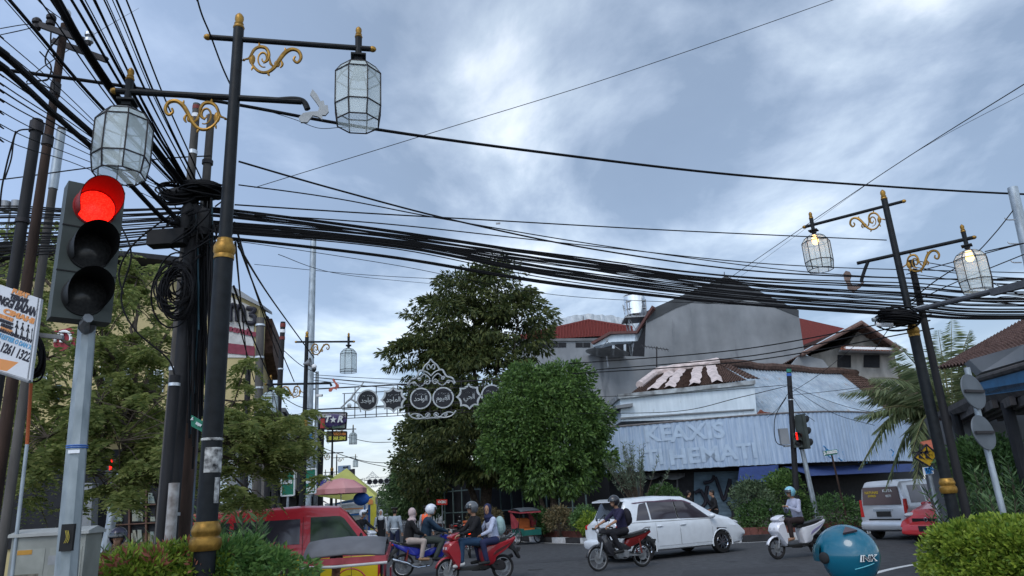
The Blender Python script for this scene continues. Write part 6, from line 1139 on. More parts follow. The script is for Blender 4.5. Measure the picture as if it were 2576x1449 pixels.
# ---------------------------------------------------------------- people
M_skin = mat('skin', (.30, .17, .11), .55, var=.06); M_hair = mat('hair', (.012, .010, .010), .6, var=0); M_shoe = mat('shoe_dark', (.02, .02, .02), .5, var=.1); M_shoew = mat('shoe_white', (.5, .5, .5), .5, var=.1)
def clo(n, c): return mat('cloth_'+n, c, .85, var=.16, scale=7)
POSE = {
 'ride': dict(pel=(-.05, .0, .0), ch=(.04, 0, .36), nk=(.09, 0, .53), hd=(.15, 0, .68), sh=(.06, .18, .46), el=(.27, .27, .26), ha=(.50, .26, .16), hip=(-.03, .10, .0), kn=(.38, .17, -.04), an=(.18, .19, -.42), to=(.36, .20, -.46)),
 'scoot': dict(pel=(-.05, .0, .0), ch=(.0, 0, .37), nk=(.03, 0, .54), hd=(.07, 0, .69), sh=(.01, .18, .47), el=(.18, .25, .25), ha=(.46, .24, .17), hip=(-.03, .10, .0), kn=(.38, .14, .02), an=(.40, .14, -.40), to=(.57, .15, -.46)),
 'pill': dict(pel=(-.02, .0, .0), ch=(.04, 0, .36), nk=(.08, 0, .52), hd=(.12, 0, .67), sh=(.05, .17, .46), el=(.18, .26, .22), ha=(.36, .16, .14), hip=(.0, .10, .0), kn=(.36, .22, -.02), an=(.28, .23, -.42), to=(.46, .25, -.46)),
 'text': dict(pel=(-.05, .0, .0), ch=(.0, 0, .37), nk=(.04, 0, .54), hd=(.09, 0, .68), sh=(.01, .17, .47), el=(.10, .24, .22), ha=(.28, .08, .34), hip=(-.03, .10, .0), kn=(.38, .13, .0), an=(.36, .13, -.40), to=(.53, .14, -.46)),
 'stand': dict(pel=(0, 0, .93), ch=(.01, 0, 1.27), nk=(.0, 0, 1.44), hd=(.02, 0, 1.59), sh=(.0, .19, 1.38), el=(-.02, .25, 1.10), ha=(.06, .26, .86), hip=(0, .09, .90), kn=(.03, .11, .49), an=(-.02, .12, .09), to=(.14, .14, .04)),
 'walk': dict(pel=(0, 0, .92), ch=(.03, 0, 1.26), nk=(.03, 0, 1.43), hd=(.06, 0, 1.58), sh=(.01, .17, 1.37), el=(.02, .23, 1.10), ha=(.20, .20, .98), hip=(0, .09, .90), kn=(.12, .10, .50), an=(.02, .11, .10), to=(.18, .12, .05)),
}
def person(label, loc, ang, pose, top, bot, head='hair', headm=None, shoe=None, sleeve='long', sc_=1., extra=None, group=None, vest=None, male=True, turn=0., bag=None, skirt=False):
    J = POSE[pose]; t = thing('person', label, 'person', loc, ang, group); t.scale = (sc_,)*3; V = Vector
    def sd(k, s): q = J[k]; return V((q[0], q[1]*s, q[2]))
    pel, ch, nk, hd = [V(J[k]) for k in ('pel', 'ch', 'nk', 'hd')]; caps = []
    caps += [('e', pel+V((0, 0, .02)), (.12, .16, .12)), ('c', pel+V((0, 0, .05)), ch, .115, .12), ('e', ch+V((0, 0, .02)), (.115, .165, .14)), ('c', ch, nk, .10, .055), ('c', nk, hd, .052, .055)]
    Rz = Matrix.Rotation(turn, 3, 'Z')
    caps += [('e', hd+V((0, 0, .03)), (.092, .073, .105), Rz), ('e', hd+Rz @ V((.035, 0, -.045)), (.055, .05, .06), Rz), ('c', hd+Rz @ V((.085, 0, .02)), hd+Rz @ V((.103, 0, -.012)), .010, .016), ('e', hd+Rz @ V((.088, 0, -.045)), (.012, .024, .010), Rz)]
    for s in (-1, 1): caps += [('e', hd+Rz @ V((.0, .074*s, .0)), (.018, .012, .032), Rz)]
    for s in (-1, 1):
        sh, el, ha, hip, kn, an, to = [sd(k, s) for k in ('sh', 'el', 'ha', 'hip', 'kn', 'an', 'to')]
        if pose == 'stand' and s < 0: an.x += .05; to.x += .05
        if pose == 'walk' and s < 0: kn.x -= .06; an.x -= .30; to.x -= .28; an.z += .03
        caps += [('c', sh, el, .050, .040), ('c', el, ha, .039, .026), ('c', hip, kn, .082, .055), ('c', kn, an, .054, .036), ('c', an-V((.03, 0, .02)), to, .038, .030), ('c', ch+V((0, .08*s, .08)), sh, .07, .055)]
        d = (ha-el).normalized(); u = V((0, 0, 1)).cross(d).normalized() if abs(d.z) < .9 else V((0, 1, 0)); n = d.cross(u); curl = -n if n.z > 0 else n
        caps += [('e', ha+d*.045, (.040, .036, .026))]
        for i in range(4):
            b0 = ha+d*.075+u*(.027-.018*i)*1.; L_ = (.030, .034, .032, .026)[i]; k1 = b0+d*L_+curl*.010; k2 = k1+d*L_*.45+curl*L_*.6; k3 = k2+curl*L_*.5-d*.006
            caps += [('c', b0, k1, .0095, .009), ('c', k1, k2, .009, .0085), ('c', k2, k3, .0085, .0075)]
        th = u*s*-.032; caps += [('c', ha+d*.025+th, ha+d*.06+th*1.5+curl*.015, .011, .010), ('c', ha+d*.06+th*1.5+curl*.015, ha+d*.078+th*1.1+curl*.035, .010, .008)]
    body = fuse('body', caps, M_skin, t, .0105, 2)
    for s in (-1, 1): e = hd+Rz @ V((.088, .03*s, .03)); MB().ball(e, (.006, .012, .007), 8).build('eye', M_hair, t)
    c = [('c', pel+V((0, 0, .0)), ch, .135, .135), ('e', pel+V((0, 0, .0)), (.13, .172, .10)), ('e', ch+V((0, 0, .02)), (.13, .178, .15)), ('c', ch+V((0, 0, .08)), nk-V((0, 0, .035)), .11, .07)]
    for s in (-1, 1):
        sh, el, ha = sd('sh', s), sd('el', s), sd('ha', s); c += [('c', sh, el, .062, .053), ('c', ch+V((0, .08*s, .08)), sh, .08, .066)]
        if sleeve == 'long': c += [('c', el, el.lerp(ha, .93), .053, .038)]
    fuse('jacket' if sleeve == 'long' else 'shirt', c, top, t, .016, 3)
    if vest: fuse('vest', [('c', pel+V((0, 0, .06)), ch, .145, .148), ('e', ch+V((0, 0, .02)), (.142, .185, .155)), ('c', ch+V((0, .1, .1)), ch+V((0, -.1, .1)), .09, .09)], vest, t, .018, 2)
    c = [('e', pel, (.13, .168, .11))]
    for s in (-1, 1):
        hip, kn, an = sd('hip', s), sd('kn', s), sd('an', s)
        if pose == 'walk' and s < 0: kn.x -= .06; an.x -= .30
        c += [('c', hip, kn, .10, .073), ('c', kn, kn.lerp(an, .93), .072, .058)]
    if skirt: c += [('c', pel, V((.0, 0, .25)), .15, .20), ('c', V((0, 0, .25)), V((0, 0, .14)), .20, .21)]
    fuse('skirt' if skirt else 'trousers', c, bot, t, .016, 3)
    for s in (-1, 1):
        an, to = sd('an', s), sd('to', s)
        if pose == 'stand' and s < 0: an.x += .05; to.x += .05
        if pose == 'walk' and s < 0: an.x -= .30; to.x -= .28; an.z += .03
        fuse('shoe', [('c', an-V((.04, 0, .025)), to-V((0, 0, .004)), .046, .038), ('e', (an+to)/2-V((0, 0, .02)), (.11, .045, .03))], shoe or M_shoe, t, .012, 2)
    if head == 'hair': fuse('hair', [('e', hd+Rz @ V((-.015, 0, .055)), (.098, .083, .095), Rz), ('e', hd+Rz @ V((-.045, 0, .0)), (.06, .07, .08), Rz)], headm or M_hair, t, .012, 2)
    if head in ('hijab',):
        fuse('headscarf', [('e', hd+Rz @ V((-.025, 0, .035)), (.105, .098, .125), Rz), ('e', hd+Rz @ V((-.01, 0, -.07)), (.085, .085, .08), Rz), ('e', nk+V((.01, 0, -.01)), (.12, .15, .075)), ('e', ch+V((.05, 0, .09)), (.10, .13, .10))], headm, t, .012, 3)
    if head == 'cap':
        fuse('hair', [('e', hd+Rz @ V((-.03, 0, .0)), (.075, .078, .09), Rz)], M_hair, t, .012, 2); m_ = MB(); m_.lathe([(.08, .05), (.10, .09), (.125, .115), (.115, .135), (.06, .145), (.001, .146)], hd, 20, Rz); m_.build('peaked_cap', headm or M_hair, t); MB().box(hd+Rz @ V((.12, 0, .06)), (.09, .13, .012), M=Rz).build('cap_badge', M_gold, t, smooth=0)
    if head == 'helmet': helmet(hd+V((0, 0, .035)), Rz, headm, t)
    if bag: fuse('backpack', [('e', ch+V((-.22, 0, -.05)), (.12, .15, .22)), ('e', ch+V((-.26, 0, -.10)), (.09, .13, .14))], bag, t, .016, 2)
    return t
def helmet(c, Rz, m, parent, visor=None, k=1.):
    hb = MB(); n = 28; K = 16; vs = []; Rx, Ry, Rz_ = .150*k, .128*k, .142*k
    for i in range(K+1):
        p = PI*(.80*i/K)
        for j in range(n):
            q = 2*PI*j/n; x, y, z = math.sin(p)*math.cos(q), math.sin(p)*math.sin(q), math.cos(p)
            if z < -.05: x *= 1+.06*z; y *= 1+.10*z
            vs.append(Vector((x*Rx-(.008*k), y*Ry, z*Rz_)))
    fs = []
    for i in range(K):
        for j in range(n):
            q = 2*PI*(j+.5)/n; q = q if q < PI else q-2*PI; zc = math.cos(PI*.80*(i+.5)/K)
            if abs(q) < 1.05 and zc < .30: continue
            fs.append((i*n+j, (i+1)*n+j, (i+1)*n+(j+1) % n, i*n+(j+1) % n))
    hb.add([c+Rz @ v for v in vs], fs); o = hb.build('helmet', m, parent, smooth=50); q = o.modifiers.new('s', 'SOLIDIFY'); q.thickness = .012*k; q.offset = -1
    v2 = MB(); pts = []; a = 12
    for i in range(6):
        for j in range(a+1): q = -1.12+2.24*j/a; z = .40-.13*i; r_ = math.sqrt(max(.1, 1-z*z)); pts.append(c+Rz @ Vector((math.cos(q)*r_*Rx*1.04-.006*k, math.sin(q)*r_*Ry*1.05, z*Rz_)))
    v2.add(pts, [(i*(a+1)+j, i*(a+1)+j+1, (i+1)*(a+1)+j+1, (i+1)*(a+1)+j) for i in range(4) for j in range(a)]); v2.build('visor', visor or M_glassd, o)
    return o
# ---------------------------------------------------------------- motorcycles (x forward, wheelbase 1.24)
def wheel(parent, x, R_, rimm, spokes=6, w_=.05, y=0., name='wheel'):
    root = bpy.data.objects.new(name, None); COL.objects.link(root); root.parent = parent; root.location = (x, y, R_); Mx = Matrix.Rotation(PI/2, 3, 'X')
    MB().torus((0, 0, 0), R_-w_*.5, w_*.5, Mx, 36, 10).build('tyre', M_rub, root)
    m_ = MB(); m_.torus((0, 0, 0), R_-w_*1.15, .012, Mx, 32, 6)
    if spokes > 12:
        for k in range(spokes): a = 2*PI*k/spokes; b = a+.35*(1 if k % 2 else -1); m_.cyl((.03*math.cos(a), .02 if k % 2 else -.02, .03*math.sin(a)), ((R_-w_)*math.cos(b), 0, (R_-w_)*math.sin(b)), .002, .002, 4)
    else:
        for k in range(spokes): a = 2*PI*k/spokes; m_.bar((0, 0, 0), ((R_-w_)*math.cos(a), 0, (R_-w_)*math.sin(a)), .018, .022)
    m_.build('rim', rimm, root); MB().cyl((0, -.055, 0), (0, .055, 0), .05, .05, 14).build('hub', M_metal, root); MB().cyl((0, .03, 0), (0, .034, 0), R_*.42, R_*.42, 20).build('brake_disc', M_metal, root); return root
def slabp(pts, w0, w1=None, bev=.0):
    """side outline in x-z extruded across y with softened edges"""
    mb = MB(); w1 = w1 or w0; n = len(pts); cx = sum(p[0] for p in pts)/n; cz = sum(p[1] for p in pts)/n
    L_ = [(-w0, .80), (-w0*.8, .96), (-w0*.35, 1.), (w0*.35, 1.), (w0*.8, .96), (w0, .80)]; vs = []
    q = crom([(p[0], 0, p[1]) for p in pts+[pts[0]]], 3)[:-1]; m = len(q)
    for y, s in L_: vs += [(cx+(p.x-cx)*s, y, cz+(p.z-cz)*s) for p in q]
    fs = [[i*m+j, i*m+(j+1) % m, (i+1)*m+(j+1) % m, (i+1)*m+j] for i in range(len(L_)-1) for j in range(m)]; fs += [list(range(m))[::-1], list(range((len(L_)-1)*m, len(L_)*m))]
    return mb.add(vs, fs)
def moto(label, loc, ang, kind, body, accent=None, rim=None, spokes=6, plate=True, group=None, lamp=False, tail=True):
    t = thing('motorcycle' if kind != 'scooter' else 'motor_scooter', label, 'motorcycle' if kind != 'scooter' else 'scooter', loc, ang, group); rim = rim or M_metal; accent = accent or body; R_ = .285 if kind != 'scooter' else .255; xf, xr = .63, -.61
    wheel(t, xf, R_, rim, spokes); wheel(t, xr, R_, rim, spokes, .058)
    m_ = MB()
    for y in (-.075, .075): m_.tube([(xf, y, R_), (xf-.10, y, .60), (xf-.17, y, .82)], [.020, .024, .02], 8)
    m_.build('fork', M_metal, t)
    m_ = MB(); m_.tube(crom([(xf-.26, .34, .98), (xf-.20, .22, 1.0), (xf-.18, 0, .93), (xf-.20, -.22, 1.0), (xf-.26, -.34, .98)], 5), .012, 6)
    for s in (-1, 1): m_.tube([(xf-.24, .24*s, .99), (xf-.27, .35*s, .975)], .019, 8)
    hb = m_.build('handlebar', M_blk, t)
    for s in (-1, 1):
        MB().tube([(xf-.21, .22*s, 1.0), (xf-.22, .27*s, 1.12)], .005, 5).build('mirror_stem', M_blk, hb); MB().ball((xf-.22, .29*s, 1.15), (.012, .055, .035), 10).build('mirror', M_glassd, hb)
    if kind == 'scooter':
        slabp([(xf-.26, 1.02), (xf-.10, .98), (xf-.03, .92), (xf-.12, .86), (xf-.25, .90)], .15).build('handlebar_cover', body, t)
        slabp([(xf-.20, .88), (xf-.03, .84), (xf+.06, .68), (xf-.02, .55), (xf-.14, .36), (xf-.22, .30), (xf-.26, .6)], .19).build('front_shield', body, t)
        m_ = MB(); m_.ball((xf+.03, .07, .70), (.03, .06, .05), 10); m_.ball((xf+.03, -.07, .70), (.03, .06, .05), 10); m_.build('headlight', M_lampon if lamp else M_lampoff, t)
        slabp([(xf-.28, .32), (xf-.20, .27), (-.22, .25), (-.24, .33)], .15).build('footboard', M_shoe, t)
        slabp([(-.16, .30), (-.10, .55), (-.14, .70), (-.5, .76), (-.86, .86), (-.90, .80), (-.70, .62), (-.42, .46), (-.36, .34)], .14).build('side_panel', body, t)
        slabp([(-.30, .48), (-.60, .62), (-.84, .78), (-.70, .72), (-.40, .60)], .148).build('stripe', accent, t)
        slabp([(-.38, .22), (-.30, .36), (-.58, .40), (-.66, .28), (-.60, .20)], .10).build('engine', M_iron, t)
    else:
        slabp([(xf-.24, .98), (xf-.08, .97), (xf-.04, .90), (xf-.10, .84), (xf-.24, .88)], .12).build('headlamp_cowl', body, t); MB().ball((xf-.05, 0, .90), (.03, .07, .05), 12).build('headlight', M_lampon if lamp else M_lampoff, t)
        slabp([(xf-.20, .84), (xf-.08, .78), (xf-.12, .60), (xf-.28, .36), (xf-.42, .34), (xf-.34, .62)], .13).build('leg_shield', body, t)
        slabp([(.30, .62), (.20, .68), (-.15, .56), (-.30, .48), (-.20, .42), (.15, .50)], .09).build('frame_cover', body, t)
        slabp([(.12, .24), (.18, .40), (-.14, .44), (-.22, .30), (-.10, .22)], .12).build('engine', M_metal, t)
        slabp([(-.10, .55), (-.20, .68), (-.55, .76), (-.86, .86), (-.84, .76), (-.50, .56), (-.25, .48)], .11).build('side_panel', accent, t)
        m_ = MB(); m_.bar((-.1, .09, .32), (xr, .07, R_), .03, .045); m_.bar((-.1, -.09, .32), (xr, -.07, R_), .03, .045); m_.build('swingarm', M_metal, t)
        m_ = MB(); m_.cyl((xr+.05, .10, R_+.05), (-.5, .12, .66), .022, .022, 8); m_.cyl((xr+.05, -.10, R_+.05), (-.5, -.12, .66), .022, .022, 8); m_.build('shock_absorber', M_red, t)
    slabp([(.02, .70), (-.02, .76), (-.3, .79), (-.55, .83), (-.84, .87), (-.84, .82), (-.5, .74), (-.2, .69)], .125).build('seat', M_shoe, t)
    m_ = MB(); pts = [(xf+math.cos(a)*(R_+.03), 0, R_+math.sin(a)*(R_+.03)) for a in [(.15+.14*i) if kind != 'scooter' else (.35+.14*i) for i in range(15)]]; vs = []
    for p in pts: vs += [(p[0]*1., -.055, p[2]-.015), (p[0], 0, p[2]+.012), (p[0], .055, p[2]-.015)]
    m_.add(vs, [(3*i+k, 3*i+k+1, 3*i+k+4, 3*i+k+3) for i in range(14) for k in (0, 1)]); o = m_.build('front_fender', body, t, smooth=60); q = o.modifiers.new('s', 'SOLIDIFY'); q.thickness = .008
    slabp([(-.72, .74), (-.86, .70), (-1.0, .48), (-1.02, .40), (-.97, .41), (-.88, .56), (-.74, .64)], .06).build('rear_fender', M_shoe, t)
    m_ = MB(); m_.tube([(.05, -.12, .24), (-.25, -.14, .22), (-.45, -.15, .28)], .018, 8); m_.tube([(-.42, -.16, .28), (-.55, -.17, .34), (-.92, -.17, .46)], [.03, .05, .045], 12); m_.build('exhaust', M_chrome if kind != 'scooter' else M_iron, t)
    MB().ball((-.88, 0, .80), (.03, .08, .035), 10).build('tail_light', M_tail, t)
    if plate: MB().box((-.99, 0, .58), (.008, .20, .09), M=Matrix.Rotation(math.radians(-25), 3, 'Y')).build('number_plate', M_shoe, t, smooth=0)
    m_ = MB(); m_.tube([(-.68, .12, .80), (-.86, .10, .90), (-.94, 0, .91), (-.86, -.10, .90), (-.68, -.12, .80)], .012, 6); m_.build('grab_rail', M_metal, t)
    m_ = MB(); m_.cyl((-.02, -.26, .27), (-.02, .26, .27), .014, .014, 6); m_.cyl((-.42, -.24, .33), (-.42, .24, .33), .012, .012, 6); m_.build('foot_pegs', M_rub, t)
    return t
M_lampoff = mat('lamp_clear', (.45, .47, .5), .15, var=0); M_lampon = mat('lamp_white_lit', (1, 1, 1), .3, var=0, emit=(.9, .93, 1), es=3.5); M_tail = mat('tail_red', (.40, .015, .012), .25, var=0); M_tailon = mat('tail_red_lit', (.8, .03, .01), .3, var=0, emit=(1, .05, .01), es=1.6)
def paint(n, c): return mat('paint_'+n, c, .28, var=.05, coat=.6)
def hd2(a, b): return math.atan2(a[1]-b[1], a[0]-b[0])
SEAT = .80
def rider(mt, dx, label, pose, **k):
    a = mt.rotation_euler[2]; x, y = mt.location[0], mt.location[1]; return person(label, (x+math.cos(a)*dx, y+math.sin(a)*dx, SEAT+.07), a, pose, **k)
# dark underbone motorcycle in the middle
a = math.atan2(-.42, -.91); m1 = moto('dark motorcycle with red and silver tail in front of the white car', (2.26, 18.5, 0), a, 'under', paint('charcoal', (.03, .03, .035)), paint('maroon', (.16, .012, .012)), M_metal, 5)
rider(m1, -.10, 'rider in dark blue jacket and black helmet with a backpack', 'ride', top=clo('navy', (.018, .016, .045)), bot=clo('blackish', (.012, .012, .016)), head='helmet', headm=paint('black', (.02, .02, .025)), bag=clo('bag', (.014, .013, .02)), sleeve='short')
# white scooter at right
a = math.atan2(-.36, -.93); m2 = moto('white scooter with purple green tail panel near the silver van', (6.70, 18.9, 0), a, 'scooter', paint('white', (.62, .63, .68)), paint('lilac', (.22, .20, .34)), M_iron, 5)
rider(m2, -.12, 'rider in pale lilac jacket and blue white helmet holding a phone', 'text', top=clo('lilac', (.34, .36, .46)), bot=clo('brown_black', (.03, .02, .02)), head='helmet', headm=paint('teal_white', (.20, .45, .55)), shoe=M_skin, sc_=.96)
# red scooter, two riders
a = math.atan2(-.42, -.91); m3 = moto('red scooter with two riders crossing at the bottom centre', (-1.18, 17.35, 0), a, 'scooter', paint('red', (.28, .012, .02)), paint('dark_red', (.06, .01, .012)), M_metal, 5); m3.scale = (1.08,)*3
rider(m3, -.02, 'front rider in black top and shiny dark helmet on the red scooter', 'scoot', top=clo('black', (.010, .010, .012)), bot=clo('jeans', (.02, .05, .10)), head='helmet', headm=paint('silver_black', (.10, .11, .12)), shoe=M_shoew, sc_=1.04)
rider(m3, -.46, 'passenger in white shirt and navy headscarf on the red scooter', 'pill', top=clo('white', (.42, .46, .60)), bot=clo('navy2', (.02, .025, .07)), head='hijab', headm=clo('navy_scarf', (.015, .02, .06)), bag=clo('teal_bag', (.25, .36, .36)), sc_=1.0, turn=.9, shoe=M_shoe)
# blue motorcycle, two riders, heading away
a = math.atan2(.35, .94); m4 = moto('royal blue motorcycle with chrome rear wheel carrying two people', (-2.62, 19.75, 0), a, 'under', paint('blue', (.02, .03, .30)), paint('blue', (.02, .03, .30)), M_chrome, 28)
rider(m4, .0, 'rider in dark teal jacket and white helmet on the blue motorcycle', 'ride', top=clo('teal_dark', (.012, .030, .055)), bot=clo('green_grey', (.04, .05, .045)), head='helmet', headm=paint('helmet_white', (.60, .63, .68)), sc_=1.05)
rider(m4, -.46, 'passenger in pale pink headscarf black top and beige trousers', 'pill', top=clo('black', (.010, .010, .012)), bot=clo('beige', (.36, .30, .27)), head='hijab', headm=clo('pink', (.42, .33, .33)), shoe=mat('shoe_tan', (.30, .18, .10), .6), turn=.1)
# scooter rider facing us by the food cart
a = math.radians(-35); m5 = moto('black and white scooter with a bright white front wheel beside the red van', (-5.75, 26.4, 0), a, 'scooter', paint('white2', (.60, .62, .66)), paint('black', (.02, .02, .025)), M_chrome, 6)
rider(m5, -.10, 'rider in black with a white helmet leaning behind the red van', 'ride', top=clo('black', (.010, .010, .012)), bot=clo('blackish', (.012, .012, .016)), head='helmet', headm=paint('helmet_white', (.60, .63, .68)))
m6 = moto('parked motorcycle seen from behind with a lit red tail light', (-1.95, 25.6, 0), math.radians(96), 'under', paint('black', (.02, .02, .025)), M_shoe); m_ = MB(); m_.ball((-.90, 0, .80), (.03, .085, .05), 10); m_.build('brake_light', M_tailon, m6); MB().box((-1.01, 0, .60), (.012, .22, .10), M=Matrix.Rotation(math.radians(-25), 3, 'Y')).build('white_plate', M_wht, m6, smooth=0)
m8 = moto('dark motorcycle with an orange fender parked under the dark tree', (-2.9, 34.5, 0), math.radians(75), 'under', paint('orange', (.40, .09, .03)), paint('black', (.02, .02, .025)))
# riders at the lower left behind the low bushes
c = at(262, 1402, 10.2); m7 = moto('motorcycle with a glaring headlight behind the low bushes at lower left', (c.x-.05, c.y+.35, -.06), math.radians(-75), 'under', paint('violet', (.05, .04, .10)), lamp=True)
rider(m7, -.22, 'rider in brown jacket and glossy violet grey helmet at lower left', 'ride', top=clo('brown', (.10, .08, .05)), bot=clo('blackish', (.012, .012, .016)), head='helmet', headm=paint('violet_grey', (.08, .08, .13)), sc_=.93)
c = at(412, 1452, 9.4); person('person in a dark helmet barely showing above the low bushes', (c.x, c.y, .62), math.radians(-80), 'ride', clo('navy', (.018, .016, .045)), clo('blackish', (.012, .012, .016)), 'helmet', paint('green_grey', (.08, .10, .10)), sc_=.9)
moto('small motorcycle under the rider barely showing above the low bushes', (c.x, c.y, -.1), math.radians(-80), 'under', paint('black', (.02, .02, .025)))
# teal helmet rider nearest the camera
c = at(2122, 1387, 3.55); ang = math.radians(128)
t = person('nearest rider seen from behind in a glossy teal helmet', (c.x+.05, c.y-.05, c.z-.745), ang, 'scoot', clo('black', (.010, .010, .012)), clo('blackish', (.012, .012, .016)), 'hair', sc_=1.0)
hc = Vector((.07, 0, .725)); o = helmet(hc, Matrix.Identity(3), mat('paint_teal', (.004, .10, .16), .25, var=.15, coat=.6, scale=6), t, k=.97, visor=mat('visor_teal', (.01, .07, .10), .12, var=0)); o.rotation_euler = (0, 0, 0)
m_ = MB(); m_.tube([hc+Vector((.05-.02*i, .0, .0))+Vector((.0, (.128+.004)*math.cos(.9-.18*i) if 0 else 0, 0)) for i in range(2)], .001, 3)
def on_h(x, y, k=1.0): # point on the helmet skin, from spherical angles
    return hc+Vector((math.cos(x)*math.cos(y)*.151-.008, math.sin(x)*math.cos(y)*.129, math.sin(y)*.143))*1.0
L3 = bpy.data.objects.new('vent', None)
bpy.data.objects.remove(L3)
P_v = [on_h(2.2, 1.05), on_h(2.7, .85), on_h(2.0, .75)]; nn = (P_v[1]-P_v[0]).cross(P_v[2]-P_v[0]).normalized(); nn = nn if nn.dot(P_v[0]-hc) > 0 else -nn; MB().prism([p+nn*.001 for p in P_v], nn*.012).build('vent', mat('vent_grey', (.08, .06, .07), .5), o, smooth=0)
cdir = (Matrix.Rotation(-ang, 3, 'Z') @ (Vector((0, 0, ZE))-Vector((c.x, c.y, c.z)))).normalized(); az0 = math.atan2(cdir.y, cdir.x)
for s_, da, el_, h_, m__, ox in (('INK', .52, -.02, .036, M_ltr, 0), ('INK', .52, -.02, .031, M_ink, .0014), ('RIVAL', .30, -.62, .014, mat('faint_gold', (.12, .18, .10), .5, var=0), 0)):
    q = on_h(az0+da, el_); e = .02; ex = (on_h(az0+da+e, el_)-on_h(az0+da-e, el_)).normalized(); ey = (on_h(az0+da, el_+e)-on_h(az0+da, el_-e)).normalized(); n_ = ex.cross(ey)
    text_mb(s_, h_, frame(q+n_*(.0045+ox), ex, ey), .0012, .0016 if m__ is M_ltr else .0004, shear=.2, sx=1.25).build('lettering', m__, o, smooth=0)
m_ = MB(); m_.torus(hc+Vector((-.008, 0, -.118)), 1, .006, Matrix.Diagonal((.103, .088, 1)), 28, 6, 1.0, 5.3); m_.build('edge_trim', M_rub, o)
m_ = MB(); m_.ball(hc+Vector((-.01, 0, -.11)), (.085, .072, .05), 16); m_.build('padding', M_rub, o)
for s_ in (-1, 1): MB().ball(hc+Vector((.035, s_*.122, .0)), (.026, .010, .026), 12).build('visor_hinge', M_rub, o)
m_ = MB(); m_.tube([on_h(az0+.1+.05*i, -.33+.012*i)*1. for i in range(14)], .0022, 4); m_.build('crease', mat('teal_pale', (.10, .42, .50), .3), o)
moto('motorcycle under the nearest rider in the teal helmet', (c.x+.05-math.cos(ang)*.0, c.y-.05, -.13), ang, 'scooter', paint('black', (.02, .02, .025)))
# ---------------------------------------------------------------- standing people
def stand(x, y, Y, label, ang, **k): p = at(x, y, Y); return person(label, (p.x, p.y, 0 if Y < 33 else .02), math.radians(ang), k.pop('pose', 'stand'), **k)
stand(993, 1330, 27.2, 'officer in grey shirt white belt and peaked cap seen from behind', 75, top=clo('grey_shirt', (.26, .30, .34)), bot=clo('navy_tr', (.015, .02, .05)), head='cap', headm=M_hair)
p = at(993, 1330, 27.2); MB().torus((p.x, p.y, 1.0), .148, .02, None, 24, 6).build('belt', M_wht, label='white belt worn by the grey shirted officer', cat='belt')
stand(958, 1330, 30.5, 'student in white headscarf and black pinafore beside the yellow tent leg', -80, top=clo('white_s', (.5, .52, .54)), bot=clo('black', (.010, .010, .012)), head='hijab', headm=clo('white_s', (.5, .52, .54)), skirt=True, vest=clo('black', (.010, .010, .012)), sc_=.97)
stand(1072, 1330, 26.6, 'person in orange safety vest and dark cap beyond the blue motorcycle', 60, top=clo('grey_l', (.25, .27, .30)), bot=clo('navy_tr', (.015, .02, .05)), head='cap', headm=M_hair, vest=mat('vest_orange', (.75, .12, .04), .7, var=.1))
stand(926, 1330, 32.5, 'person in orange jacket in the shade of the yellow tent', -60, top=clo('orange_j', (.40, .09, .03)), bot=clo('blackish', (.012, .012, .016)), sleeve='short')
stand(1802, 1300, 29.5, 'woman in black walking past the graffiti shutter', 175, pose='walk', top=clo('black', (.010, .010, .012)), bot=clo('black', (.010, .010, .012)), head='hair')
stand(1738, 1300, 33, 'dark haired person just showing over the white car roof', 10, pose='stand', top=clo('black', (.010, .010, .012)), bot=clo('black', (.010, .010, .012)), head='hair')
